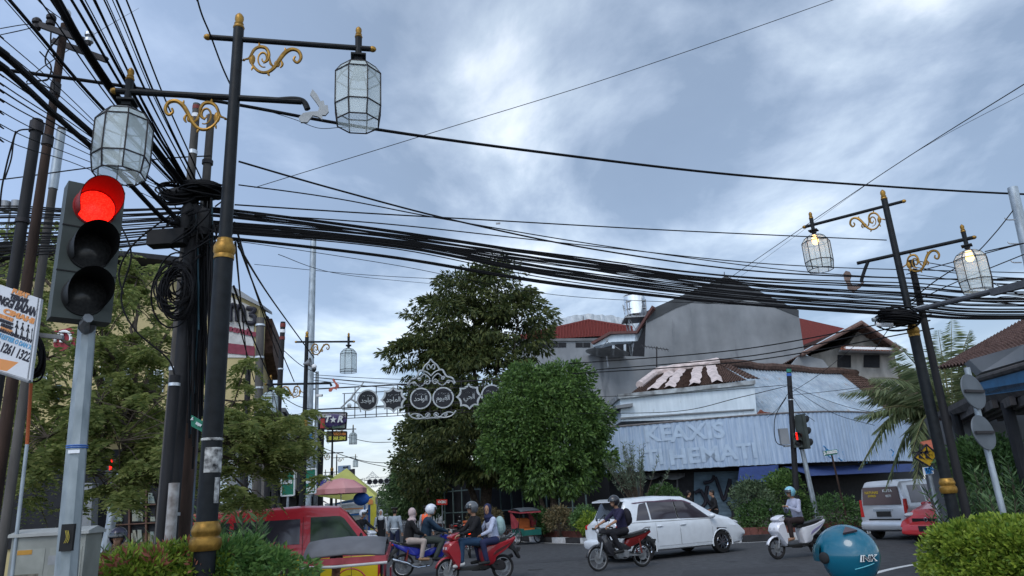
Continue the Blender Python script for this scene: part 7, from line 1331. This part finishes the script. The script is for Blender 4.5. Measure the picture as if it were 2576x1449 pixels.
# ---------------------------------------------------------------- cars (x forward; side profile stations)
def car(name, label, cat, loc, ang, L_, W_, st_, wheels, R_, body, sides, tops, windm=None, low=None, extra=None, dark_low=None):
    """st_: (x, zbottom, zbelt, zroof, wlow, wbelt, wroof) from rear to front"""
    t = thing(name, label, cat, loc, ang); windm = windm or M_glassd
    xs = sorted(set([s[0] for s in st_]+[st_[0][0]+(st_[-1][0]-st_[0][0])*i/140 for i in range(141)]))
    def S(x):
        for i in range(len(st_)-1):
            a, b = st_[i], st_[i+1]
            if x <= b[0]+1e-6: f_ = (x-a[0])/(b[0]-a[0]); return [a[k]+(b[k]-a[k])*f_ for k in range(7)]
        return list(st_[-1])
    def sec(x):
        _, zb, zl, zr, wl, wb, wr = S(x); zm = zb+(zl-zb)*.55; h = max(zr-zl, .02); P = [(wl*.9, zb), (wl*.985, zb+.04), (wl, zb+.10)]
        for k in range(1, 13): f_ = k/13; P.append((wl+(W_/2-wl)*math.sin(f_*PI/2), zb+.10+(zm-zb-.10)*f_))
        P += [(W_/2, zm), (W_/2-.002, zm+(zl-zm)*.25), (W_/2-.006, zm+(zl-zm)*.5), (wb+.01, zl-.02), (wb, zl), (wb+(wr-wb)*.5, zl+h*.5-.01), (wr, zl+h*.86), (wr-.05, zl+h*.96), (wr-.14, zl+h*1.0), (wr*.4, zl+h+.012), (0, zl+h+.016)]
        return P
    secs = [sec(x) for x in xs]; n = len(secs[0]); N2 = 2*n-1
    m_ = MB(); vs = []
    for x, P in zip(xs, secs):
        row = []
        for (y, z) in P:
            yy = y
            for wx in wheels:
                if (x-wx)**2+(z-R_)**2 < (R_+.05)**2: yy = y-.26
            row.append((x, yy, z))
        full = [(a, b, c) for a, b, c in row]+[(a, -b, c) for a, b, c in row[::-1][1:]]; vs += full
    fs = []; 
    for i in range(len(xs)-1):
        for j in range(N2-1): fs.append((i*N2+j, (i+1)*N2+j, (i+1)*N2+j+1, i*N2+j+1))
    m_.add(vs, fs)
    for f_ in m_.f[:]: pass
    mi = []
    for f_ in m_.f:
        c = [sum(m_.v[k][q] for k in f_)/4 for q in range(3)]; inside = any((c[0]-wx)**2+(c[2]-R_)**2 < (R_+.045)**2 for wx in wheels); mi.append(1 if inside else (2 if dark_low and c[2] < dark_low else 0))
    o = len(m_.v); m_.m = mi; m_.f += [[j for j in range(N2)], [(len(xs)-1)*N2+j for j in range(N2)][::-1], ]; m_.m += [0, 0]
    for i in range(len(xs)-1): m_.f.append([i*N2, i*N2+N2-1, (i+1)*N2+N2-1, (i+1)*N2]); m_.m.append(1)
    bd = m_.build('body', [body, M_vis, M_shoe], t, smooth=30)
    def ysurf(x, z):
        P = sec(x)
        for k in range(len(P)-1):
            if P[k][1] <= z <= P[k+1][1]+1e-6: f_ = (z-P[k][1])/(P[k+1][1]-P[k][1]+1e-9); return P[k][0]+(P[k+1][0]-P[k][0])*f_
        return P[-1][0]
    def side(poly, s, m, nm, out=.006, parent=None):
        """outline in x-z laid on the flank: built as columns so that it follows the curve"""
        xs_ = [p[0] for p in poly]; x0, x1 = min(xs_), max(xs_); K = max(6, int((x1-x0)/.08)); b = MB(); v = []
        def zr(x):
            z = []
            for i in range(len(poly)):
                (ax, az_), (bx, bz) = poly[i], poly[(i+1) % len(poly)]
                if abs(ax-bx) < 1e-9:
                    if abs(x-ax) < 1e-6: z += [az_, bz]
                elif min(ax, bx)-1e-9 <= x <= max(ax, bx)+1e-9: z.append(az_+(bz-az_)*(x-ax)/(bx-ax))
            return min(z), max(z)
        for i in range(K+1):
            x = x0+(x1-x0)*i/K; lo, hi = zr(min(max(x, x0+1e-5), x1-1e-5))
            for k in range(5): z = lo+(hi-lo)*k/4; v.append((x, s*(ysurf(x, z)+out), z))
        b.add(v, [(i*5+k, (i+1)*5+k, (i+1)*5+k+1, i*5+k+1) for i in range(K) for k in range(4)]); return b.build(nm, m, parent or t, smooth=40)
    def top(x0, x1, w0, w1, m, nm, out=.008, parent=None, y0=0.):
        """panel on the upper surface between x0 and x1"""
        b = MB(); v = []; K, J = 10, 8
        for i in range(K+1):
            x = x0+(x1-x0)*i/K; w = w0+(w1-w0)*i/K; _, zb, zl, zr_, *_r = S(x); h = max(zr_-zl, .02); nz = Vector((-(S(x+.02)[3]-S(x-.02)[3])/.04, 0, 1)).normalized()
            for j in range(J+1): y = -w+2*w*j/J; z = zl+h+.014-.02*(abs(y)/max(w, .01))**2*0-(.06*max(0, (abs(y)-(_r[2]-.14))/.14) if abs(y) > _r[2]-.14 else 0); v.append(Vector((x, y+y0, z))+nz*out)
        b.add(v, [(i*(J+1)+j, (i+1)*(J+1)+j, (i+1)*(J+1)+j+1, i*(J+1)+j+1) for i in range(K) for j in range(J)]); return b.build(nm, m, parent or t, smooth=40)
    for poly, m, nm, *o_ in sides:
        for s in (-1, 1): side(poly, s, m, nm, o_[0] if o_ else .006)
    for x0, x1, w0, w1, m, nm in tops: top(x0, x1, w0, w1, m, nm)
    for wx in wheels:
        for s in (-1, 1):
            root = bpy.data.objects.new('wheel', None); COL.objects.link(root); root.parent = t; root.location = (wx, s*(W_/2-.10), R_); Mx = Matrix.Rotation(-s*PI/2, 3, 'X')
            MB().lathe([(R_*.6, -.09), (R_*.95, -.09), (R_, -.06), (R_, .06), (R_*.95, .09), (R_*.66, .092), (R_*.62, .07)], (0, 0, 0), 32, Mx, caps=False).build('tyre', M_rub, root)
            m2 = MB(); m2.lathe([(R_*.66, .085), (R_*.62, .06), (R_*.58, .02), (R_*.1, .02), (.001, .02)], (0, 0, 0), 28, Mx, caps=False)
            m2.build('rim_well', M_iron, root); m2 = MB(); m2.lathe([(R_*.67, .08), (R_*.64, .094), (R_*.60, .075)], (0, 0, 0), 28, Mx, caps=False); m2.lathe([(R_*.16, .05), (R_*.14, .09), (.001, .094)], (0, 0, 0), 14, Mx, caps=False)
            for k in range(9): a = 2*PI*k/9; m2.bar(Mx @ Vector((R_*.1*math.cos(a), R_*.1*math.sin(a), .075)), Mx @ Vector((R_*.62*math.cos(a), R_*.62*math.sin(a), .082)), .045, .03, up=Mx @ Vector((0, 0, 1)))
            m2.build('rim', M_chrome, root)
            if s: MB().torus((wx, s*(W_/2-.004), R_), R_+.05, .020, Matrix.Rotation(PI/2, 3, 'X'), 28, 5, -.25, PI+.25).build('wheel_arch', body, t)
    return t, side, top, ysurf, S
M_glt = mat('tinted_glass', (.035, .03, .04), .08, var=0, spec=.6)
PW = paint('car_white', (.62, .66, .70)); PS = mat('paint_silver', (.50, .52, .55), .32, .5, var=.05, coat=.5); PR = paint('car_red', (.42, .025, .03)); PRV = paint('van_red', (.42, .02, .03)); PY = paint('van_yellow', (.62, .44, .01))
# white people carrier
t, side, top, ys, S = car('people_carrier', 'white people carrier with tinted windows crossing toward the right', 'car', (3.95, 21.55, 0), math.radians(27), 4.4, 1.68, [
    (-2.12, .42, .92, .96, .74, .72, .66), (-2.05, .30, .96, 1.00, .80, .76, .66), (-1.92, .26, .98, 1.12, .82, .79, .64), (-1.72, .24, .99, 1.52, .83, .80, .62), (-1.55, .23, .99, 1.60, .83, .80, .62), (-.5, .22, .98, 1.63, .83, .80, .62), (.3, .22, .95, 1.585, .83, .80, .62), (.8, .22, .93, 1.38, .83, .80, .62), (1.25, .22, .94, 1.12, .83, .79, .64), (1.5, .22, .92, 1.03, .83, .76, .62), (1.9, .23, .86, .94, .82, .72, .58), (2.08, .24, .78, .84, .79, .68, .54), (2.20, .30, .62, .68, .72, .60, .48)],
    (-1.30, 1.35), .30, PW, [([(-1.50, 1.03), (-1.05, 1.03), (-1.05, 1.48), (-1.30, 1.44)], M_glt, 'quarter_window'), ([(-1.0, 1.03), (-.12, 1.01), (-.12, 1.53), (-1.0, 1.50)], M_glt, 'side_window'), ([(-.07, 1.01), (1.05, .97), (.52, 1.36), (.25, 1.47), (-.07, 1.52)], M_glt, 'side_window'),
     ([(-1.52, 1.49), (-1.0, 1.515), (.25, 1.49), (.55, 1.38), (.5, 1.36), (.22, 1.46), (-1.0, 1.49), (-1.5, 1.46)][::-1], mat('trim_plum', (.10, .05, .08), .4), 'window_visor', .012), ([(-.115, 1.02), (-.075, 1.02), (-.075, 1.52), (-.115, 1.52)], M_vis, 'door_pillar', .008),
     ([(-.90, .44), (-.895, .95), (-.89, .95), (-.885, .44)], M_metal, 'door_seam', .003), ([(-.10, .34), (-.095, .98), (-.09, .98), (-.085, .34)], M_metal, 'door_seam', .003), ([(1.02, .36), (1.03, .94), (1.036, .94), (1.03, .36)], M_metal, 'door_seam', .003), ([(-.86, .335), (.98, .335), (.98, .342), (-.86, .342)], M_metal, 'sill_seam', .003), ([(-2.1, .98), (1.15, .945), (1.15, .955), (-2.1, .99)], M_vis, 'belt_trim', .004)],
    [(-1.95, -1.70, .60, .55, M_glassd, 'rear_window'), (.36, 1.36, .56, .62, M_glassd, 'windscreen')])
for s in (-1, 1):
    slabp([(-1.66, 1.02), (-1.98, .98), (-2.14, .92), (-2.10, .80), (-1.85, .82)], .05).build('tail_light', M_tail, t).location = (0, s*.765, 0)
    MB().ball((1.93, s*.62, .78), (.24, .13, .08), 14).build('headlight', M_lampoff, t); MB().ball((1.02, s*.90, 1.02), (.09, .09, .065), 12).build('door_mirror', PW, t)
    for x in (-.78, .02): MB().ball((x, s*.842, .85), (.11, .022, .022), 10).build('door_handle', PW, t)
m_ = MB(); m_.prism([(-1.72, -.60, 1.58), (-2.0, -.56, 1.53), (-2.0, .56, 1.53), (-1.72, .60, 1.58)], (0, 0, .035)); m_.build('roof_spoiler', PW, t); m_ = MB(); m_.box((-2.13, 0, .86), (.03, .9, .05)); m_.build('boot_trim', M_chrome, t, smooth=0)
m_ = MB(); m_.box((-2.135, 0, .70), (.02, .42, .14)); m_.build('number_plate', M_metal, t, smooth=0); slabp([(-2.02, .26), (-2.22, .32), (-2.24, .52), (-2.1, .58), (-1.9, .5)], .80).build('rear_bumper', PW, t); MB().tube([(-1.9, .1, 1.22), (-2.02, .25, 1.06)], .012, 6).build('rear_wiper', M_vis, t); slabp([(1.9, .24), (2.2, .26), (2.22, .38), (2.05, .5)], .70).build('front_bumper', PW, t); m_ = MB(); m_.box((2.27, 0, .42), (.03, .7, .12)); m_.build('grille', M_vis, t, smooth=0)
# silver microvan
t, side, top, ys, S = car('microvan', 'silver boxy microvan seen from behind with big red tail lights', 'car', (12.25, 23.6, 0), math.radians(33), 3.6, 1.5, [
    (-1.78, .34, .95, .97, .70, .68, .62), (-1.74, .26, .97, 1.55, .73, .71, .60), (-1.60, .24, .98, 1.68, .74, .72, .60), (-.6, .24, .97, 1.70, .745, .72, .60), (.6, .24, .96, 1.66, .745, .72, .60), (1.05, .24, .95, 1.30, .74, .71, .60), (1.3, .24, .93, 1.02, .73, .68, .58), (1.7, .26, .85, .90, .70, .64, .55), (1.80, .36, .70, .75, .6, .55, .45)],
    (-1.22, 1.20), .28, PS, [([(-1.45, 1.03), (-.65, 1.02), (-.65, 1.54), (-1.40, 1.53)], mat('glare_glass', (.22, .21, .23), .12, var=0), 'side_window'), ([(-.58, 1.02), (.15, 1.01), (.15, 1.53), (-.58, 1.54)], mat('glare_glass', (.22, .21, .23)), 'side_window'), ([(.2, 1.01), (.95, 1.0), (.62, 1.48), (.2, 1.53)], M_glassd, 'side_window'), ([(-1.5, .86), (1.0, .88), (1.0, .905), (-1.5, .885)], PW, 'side_strip', .008)], [(.70, 1.20, .54, .6, M_glassd, 'windscreen')])
m_ = MB(); q = [(-1.792, -.60, 1.0), (-1.792, .60, 1.0), (-1.765, .55, 1.52), (-1.765, -.55, 1.52)]; m_.prism(q, (-.02, 0, 0)); rw = m_.build('rear_window', mat('brown_glass', (.09, .06, .06), .15, var=0), t, smooth=0)
def rtext(s_, y, z, h, m, sx_=1.): text_mb(s_, h, frame((-1.817+.018*(z-1.), y, z), (0, -1, 0), (0, 0, 1)), .002, .002, sx=sx_).build('sticker_text', m, rw, smooth=0)
rtext('NATUNAS', .26, 1.36, .11, mat('let_yellow2', (.50, .36, .03), .5, var=0), .85); rtext('EXPRES', .26, 1.26, .08, mat('let_yellow2', (.5, .36, .03))); rtext('KOTA', -.25, 1.40, .11, M_ltr); rtext('0271', -.27, 1.25, .09, M_ltr)
for s in (-1, 1): MB().prism([(-1.80, s*.64, .66), (-1.80, s*.74, .66), (-1.78, s*.725, 1.16), (-1.78, s*.66, 1.16)], (.10, 0, 0)).build('tail_light', M_tail, t, smooth=0); MB().ball((1.6, s*.58, .78), (.2, .12, .08), 12).build('headlight', M_lampoff, t)
m_ = MB(); m_.box((-1.80, 0, .86), (.03, .62, .04)); m_.build('boot_trim', M_chrome, t, smooth=0); m_ = MB(); m_.box((-1.80, 0, .74), (.02, .44, .15)); m_.build('number_plate', M_shoe, t, smooth=0); m_ = MB(); m_.box((-1.79, 0, .56), (.05, .98, .09)); m_.build('bumper_insert', M_vis, t, smooth=0); slabp([(-1.7, .24), (-1.90, .30), (-1.90, .50), (-1.75, .56)], .72).build('rear_bumper', PS, t)
# red hatchback facing left
t, side, top, ys, S = car('red_hatchback', 'red hatchback facing us beside the lit lamp post', 'car', (12.45, 21.2, 0), math.radians(205), 3.6, 1.64, [
    (-1.78, .36, .92, .96, .70, .70, .62), (-1.70, .26, .95, 1.38, .78, .74, .62), (-1.4, .22, .96, 1.48, .80, .76, .60), (-.3, .2, .95, 1.52, .81, .77, .60), (.35, .2, .93, 1.40, .81, .77, .60), (.95, .2, .92, 1.02, .80, .75, .62), (1.5, .22, .82, .88, .77, .68, .58), (1.74, .26, .66, .72, .70, .62, .52), (1.82, .34, .5, .55, .6, .52, .42)],
    (-1.2, 1.22), .29, PR, [([(-1.3, 1.0), (-.45, .99), (-.45, 1.42), (-1.2, 1.40)], M_glassd, 'side_window'), ([(-.4, .99), (.72, .96), (.3, 1.35), (-.4, 1.43)], M_glassd, 'side_window')], [(.22, .92, .54, .62, mat('glare_glass', (.22, .21, .23)), 'windscreen')])
for s in (-1, 1): MB().ball((1.60, s*.60, .74), (.20, .15, .075), 14).build('headlight', M_lampoff, t); MB().ball((.62, s*.86, 1.0), (.08, .09, .06), 10).build('door_mirror', PR, t); MB().ball((1.72, s*.62, .40), (.05, .09, .05), 10).build('fog_light', M_chrome, t)
m_ = MB(); m_.box((1.79, 0, .60), (.04, .86, .12)); m_.box((1.83, 0, .38), (.04, .96, .16)); m_.build('grille', M_vis, t, smooth=0); slabp([(1.6, .2), (1.88, .22), (1.9, .34), (1.8, .52), (1.6, .5)], .76).build('front_bumper', PR, t); m_ = MB(); m_.box((1.915, 0, .40), (.01, .40, .14)); m_.build('number_plate', M_shoe, t, smooth=0); MB().torus((1.825, 0, .63), .05, .010, Matrix.Rotation(PI/2, 3, 'Y'), 20, 5).build('emblem', M_chrome, t)
# red and yellow minivan near left
t, side, top, ys, S = car('minivan', 'red minivan with yellow lower half behind the oleander bush', 'minivan', (-5.05, 15.4, 0), math.radians(15), 3.9, 1.55, [
    (-2.0, .34, 1.05, 1.08, .72, .71, .60), (-1.95, .28, 1.07, 1.66, .75, .73, .60), (-1.7, .25, 1.08, 1.80, .765, .74, .60), (.5, .25, 1.08, 1.84, .77, .74, .60), (1.18, .25, 1.08, 1.80, .77, .74, .60), (1.32, .25, 1.08, 1.70, .77, .74, .60), (1.72, .25, 1.07, 1.22, .77, .735, .62), (1.82, .25, 1.03, 1.10, .765, .72, .60), (1.93, .26, .92, .97, .75, .70, .60), (1.99, .32, .80, .84, .68, .64, .55)],
    (-1.35, 1.40), .28, PRV, [([(-1.75, 1.13), (-.9, 1.13), (-.9, 1.60), (-1.68, 1.60)], M_glt, 'side_window'), ([(-.82, 1.13), (.42, 1.13), (.42, 1.60), (-.82, 1.60)], M_glt, 'side_window'), ([(.62, 1.13), (1.60, 1.13), (1.28, 1.56), (1.18, 1.62), (.62, 1.62)], mat('cab_glass', (.015, .022, .018), .1, var=.5, scale=3, col2=(.04, .07, .03)), 'cab_window'), ([(-1.98, .36), (1.93, .36), (1.93, .84), (-1.98, .84)], PY, 'yellow_flank', .008), ([(.47, .40), (.475, 1.64), (.482, 1.64), (.48, .40)], M_vis, 'door_seam', .011), ([(1.42, .40), (1.40, 1.1), (1.408, 1.1), (1.43, .40)], M_vis, 'door_seam', .011), ([(-2.0, .30), (1.9, .30), (1.9, .36), (-2.0, .36)], PY, 'yellow_sill', .02)], [(1.34, 1.74, .54, .6, M_glassd, 'windscreen')])
for s in (-1, 1): MB().ball((1.93, s*.55, .78), (.06, .12, .08), 12).build('headlight', M_lampoff, t); MB().ball((1.6, s*.85, 1.18), (.04, .08, .1), 10).build('door_mirror', M_vis, t)
slabp([(1.8, .3), (2.06, .32), (2.06, .46), (1.9, .5)], .74).build('front_bumper', PY, t)
# far vehicles
t, side, top, ys, S = car('far_car', 'pale car roof glimpsed behind the officer and the tent leg', 'car', (-8.1, 38, 0), math.radians(100), 4.2, 1.7, [(-2.05, .34, .95, 1.0, .7, .7, .62), (-1.9, .26, .96, 1.6, .8, .78, .62), (-.5, .22, .96, 1.74, .83, .78, .62), (.5, .22, .95, 1.66, .83, .78, .62), (1.1, .22, .93, 1.04, .82, .76, .62), (1.9, .25, .8, .86, .74, .66, .56), (2.05, .34, .6, .65, .6, .55, .45)], (-1.25, 1.3), .3, mat('paint_pale', (.45, .50, .55), .3, var=.04, coat=.5), [([(-1.6, 1.0), (.8, .98), (.4, 1.5), (-1.5, 1.55)], M_glassd, 'side_window')], [(-2.03, -1.91, .6, .58, M_glassd, 'rear_window'), (.6, 1.05, .54, .6, M_glassd, 'windscreen')])
# ---------------------------------------------------------------- pedal rickshaws
def becak(label, loc, ang, cb, hood, panel, seatm, driver=True):
    t = thing('pedal_rickshaw', label, 'pedal rickshaw', loc, ang); V = Vector
    for y in (-.48, .48): w = wheel(t, .55, .33, M_chrome, 28, .045, y); 
    wheel(t, -1.0, .33, M_chrome, 28, .045, 0)
    m_ = MB(); m_.prism([(.05, -.42, .38), (.95, -.42, .34), (.98, -.42, .62), (.05, -.42, .66)], (0, .03, 0)); m_.prism([(.05, .39, .38), (.95, .39, .34), (.98, .39, .62), (.05, .39, .66)], (0, .03, 0)); m_.box((.5, 0, .36), (.95, .80, .03)); m_.box((.98, 0, .46), (.03, .80, .22)); m_.build('body', cb, t, smooth=0)
    slabp([(.05, .50), (.55, .48), (.55, .60), (.15, .64), (.10, .98), (.0, .98), (.0, .55)], .38).build('seat', seatm, t)
    m_ = MB()
    for y in (-.42, .42): m_.tube([(.05, y, .6), (-.02, y, 1.30)], .016, 6); m_.tube([(.55, y, .6), (.72, y, 1.24)], .016, 6)
    m_.build('hood_frame', M_iron, t)
    m_ = MB(); vs = []; K = 8
    for i in range(K+1):
        f_ = i/K; x = -.10+1.0*f_; z = 1.36+.12*math.sin(f_*PI*.9)-.10*f_
        for y in (-.47, -.3, 0, .3, .47): vs.append((x, y, z-.03*(abs(y)/.47)**2))
    m_.add(vs, [(i*5+j, i*5+j+1, (i+1)*5+j+1, (i+1)*5+j) for i in range(K) for j in range(4)]); o = m_.build('hood', hood, t, smooth=60); q = o.modifiers.new('s', 'SOLIDIFY'); q.thickness = .02
    m_ = MB(); m_.bar((.90, -.49, 1.245), (.90, .49, 1.245), .02, .06); m_.bar((-.1, -.49, 1.32), (.9, -.49, 1.245), .02, .06); m_.bar((-.1, .49, 1.32), (.9, .49, 1.245), .02, .06); m_.build('hood_fringe', panel, t, smooth=0)
    for y in (-.44, .42): MB().prism([(.0, y, .62), (.5, y, .62), (.62, y, .85), (.05, y, 1.25), (-.06, y, 1.25)], (0, .02, 0)).build('side_curtain', panel, t, smooth=0)
    m_ = MB(); m_.tube([(.05, 0, .45), (-.35, 0, .42), (-1.0, 0, .33)], .022, 8); m_.tube([(-.35, 0, .42), (-.50, 0, .85)], .02, 8); m_.tube([(-.02, -.35, .98), (-.12, -.3, .99), (-.12, .3, .99), (-.02, .35, .98)], .014, 6); m_.build('rear_frame', M_iron, t); slabp([(-.62, .86), (-.40, .87), (-.38, .91), (-.62, .93)], .07).build('saddle', M_shoe, t)
    return t
b1 = becak('near pedal rickshaw with a grey hood and red fringe at the bottom', (-1.98, 8.15, 0), math.radians(7-90), paint('becak_red', (.28, .03, .05)), mat('hood_grey', (.12, .12, .13), .7, var=.15), mat('fringe_red', (.28, .05, .06), .7, var=.3), M_shoe)
b1.rotation_euler = (math.radians(0), 0, math.radians(-82)); b1.scale = (1, .82, 1); b1.location.x += .10
m_ = MB(); m_.tube([(.93, -.50, 1.21), (.95, -.1, 1.20), (.93, .50, 1.21)], .013, 8); m_.build('hood_piping', mat('piping_grey', (.42, .42, .42), .6), b1)
m_ = MB(); m_.prism([(.0, .50, 1.12), (.34, .50, 1.12), (.20, .50, .66), (-.1, .50, .66)], (0, .02, 0)); m_.build('side_flap', paint('becak_red', (.28, .03, .05)), b1, smooth=0)
p = (-2.0, 7.9); person('passenger in dark jacket and tan trousers under the near rickshaw hood', (p[0], p[1], .62), math.radians(-60), 'scoot', clo('brown_black', (.03, .02, .02)), clo('tan', (.38, .27, .17)), 'hair', sc_=.82)
p = at(1310, 1330, 32.0); becak('pedal rickshaw in green and red parked at the striped kerb', (p.x, 31.6, 0), math.radians(-60), paint('becak_green', (.02, .12, .10)), mat('hood_dark', (.06, .07, .08), .7, var=.2), mat('becak_panel', (.26, .04, .05), .6, var=.3), mat('seat_orange', (.45, .12, .03), .6))
# ---------------------------------------------------------------- yellow tent, parasol, food cart
M_tent = mat('tent_yellow', (.50, .50, .14), .7, var=.08, scale=2); M_tsh = mat('tent_leg', (.48, .44, .05), .7, var=.1)
c = at(872, 1178, 34); t = thing('gazebo_tent', 'pale yellow peaked gazebo tent with banner legs', 'tent', (c.x, c.y, 0), world=True)
ap = c; fl, frr = at(798, 1226, 32.3), at(946, 1250, 32.3); bl, br = at(812, 1222, 36), at(948, 1240, 36); m_ = MB(); m_.add([ap, fl, frr, br, bl], [(0, 1, 2), (0, 2, 3), (0, 3, 4), (0, 4, 1)]); o = m_.build('canopy', M_tent, t, smooth=0); q = o.modifiers.new('s', 'SOLIDIFY'); q.thickness = .02
m_ = MB(); d = Vector((0, 0, -.36)); m_.prism([fl, frr, frr+d, fl+d], (0, .01, 0)); m_.prism([frr, br, br+d, frr+d], (.01, 0, 0)); m_.prism([fl, bl, bl+d, fl+d], (.01, 0, 0)); va = m_.build('valance', M_tent, t, smooth=0)
for q in (fl, frr, bl, br): MB().cyl((q.x, q.y, 0), q, .03, .03, 8).build('leg', M_metal, t)
m_ = MB(); m_.prism([(frr.x-.22, frr.y-.04, 0.1), (frr.x+.02, frr.y-.04, 0.1), (frr.x+.02, frr.y-.04, frr.z-.3), (frr.x-.32, frr.y-.04, frr.z-.3)], (0, .02, 0)); m_.build('leg_banner', M_tsh, t, smooth=0)
p = frr+Vector((-.22, -.07, -.18)); m_ = MB(); m_.prism([p+Vector((-.14, 0, 0)), p+Vector((0, 0, .12)), p+Vector((.14, 0, 0)), p+Vector((.10, 0, 0)), p+Vector((.10, 0, -.12)), p+Vector((-.10, 0, -.12)), p+Vector((-.10, 0, 0))], (0, .01, 0)); m_.build('house_emblem', M_or, va, smooth=0)
text_mb('INFO', .30, frame(at(812, 1216, 31.9), (1, 0, .25), (0, .3, 1)), .01, .01).build('lettering', mat('let_violet', (.12, .10, .40), .6, var=0), t, smooth=0)
c = at(858, 1232, 29.4); tp = at(858, 1202, 29.4); t = thing('parasol', 'faded pink market parasol shading the blue food cart', 'parasol', (c.x, c.y, 0), world=True); n = 8; R_ = 1.02; m_ = MB(); tp = Vector((c.x, c.y, tp.z)); rz = c.z-.02; rings = []
for r, z in ((.0, tp.z), (R_*.5, tp.z-.10), (R_, rz+.05), (R_*1.0, rz-.14)): rings.append([Vector((c.x+r*math.cos(2*PI*(j+.5)/n), c.y+r*math.sin(2*PI*(j+.5)/n), z)) for j in range(n)])
vs = [v for r in rings for v in r]; m_.add(vs, [(i*n+j, i*n+(j+1) % n, (i+1)*n+(j+1) % n, (i+1)*n+j) for i in range(3) for j in range(n)]); o = m_.build('canopy', [mat('parasol_pink', (.42, .17, .19), .75, var=.15, scale=1.2, col2=(.52, .28, .28))], t, smooth=0)
MB().cyl((c.x, c.y, .6), (c.x, c.y, tp.z), .02, .02, 8).build('pole', M_wht, t)
c = at(893, 1300, 30.2); t = thing('food_cart', 'blue framed glass food cart with a blue tarpaulin roof', 'food cart', (c.x, c.y, 0), math.radians(-8))
m_ = MB(); m_.box((0, 0, .55), (1.05, .6, .5)); m_.build('base', mat('cart_metal', (.35, .40, .44), .4, .3, var=.2), t, smooth=0); m_ = MB()
for x in (-.5, .5):
    for y in (-.28, .28): m_.box((x, y, 1.15), (.07, .06, 1.5))
for z in (.82, 1.55): m_.box((0, -.28, z), (.95, .05, .06)); m_.box((0, .28, z), (.95, .05, .06))
m_.build('frame', mat('cart_blue', (.02, .13, .36), .5, var=.1), t, smooth=0); MB().box((0, 0, 1.18), (.9, .5, .68)).build('glass_case', mat('case_glass', (.25, .3, .32), .1, var=.5, scale=4, col2=(.5, .45, .38), alpha=.8), t, smooth=0); MB().box((0, -.30, 1.78), (1.0, .03, .36)).build('sign_sheet', mat('silver_cloth', (.45, .48, .50), .4, .3, var=.2), t, smooth=0); MB().box((0, -.32, 1.78), (.9, .006, .05)).build('orange_stripe', M_or, t, smooth=0)
m_ = MB(); m_.prism([(-.62, -.42, 1.98), (.6, -.42, 2.08), (.6, .4, 2.18), (-.62, .4, 2.06)], (0, 0, .06)); m_.build('roof', mat('cart_blue', (.02, .13, .36)), t, smooth=0)
m_ = MB(); m_.ball((.38, -.32, 2.14), (.34, .22, .26), 14); o = m_.build('rolled_tarpaulin', mat('tarp_bright', (.02, .09, .34), .6, var=.2), t)
for y in (-.33, .33): wheel(t, 0, .30, M_metal, 28, .03, y)
# ---------------------------------------------------------------- tidy
for o in bpy.data.objects:
    if '_o' in o: del o['_o']
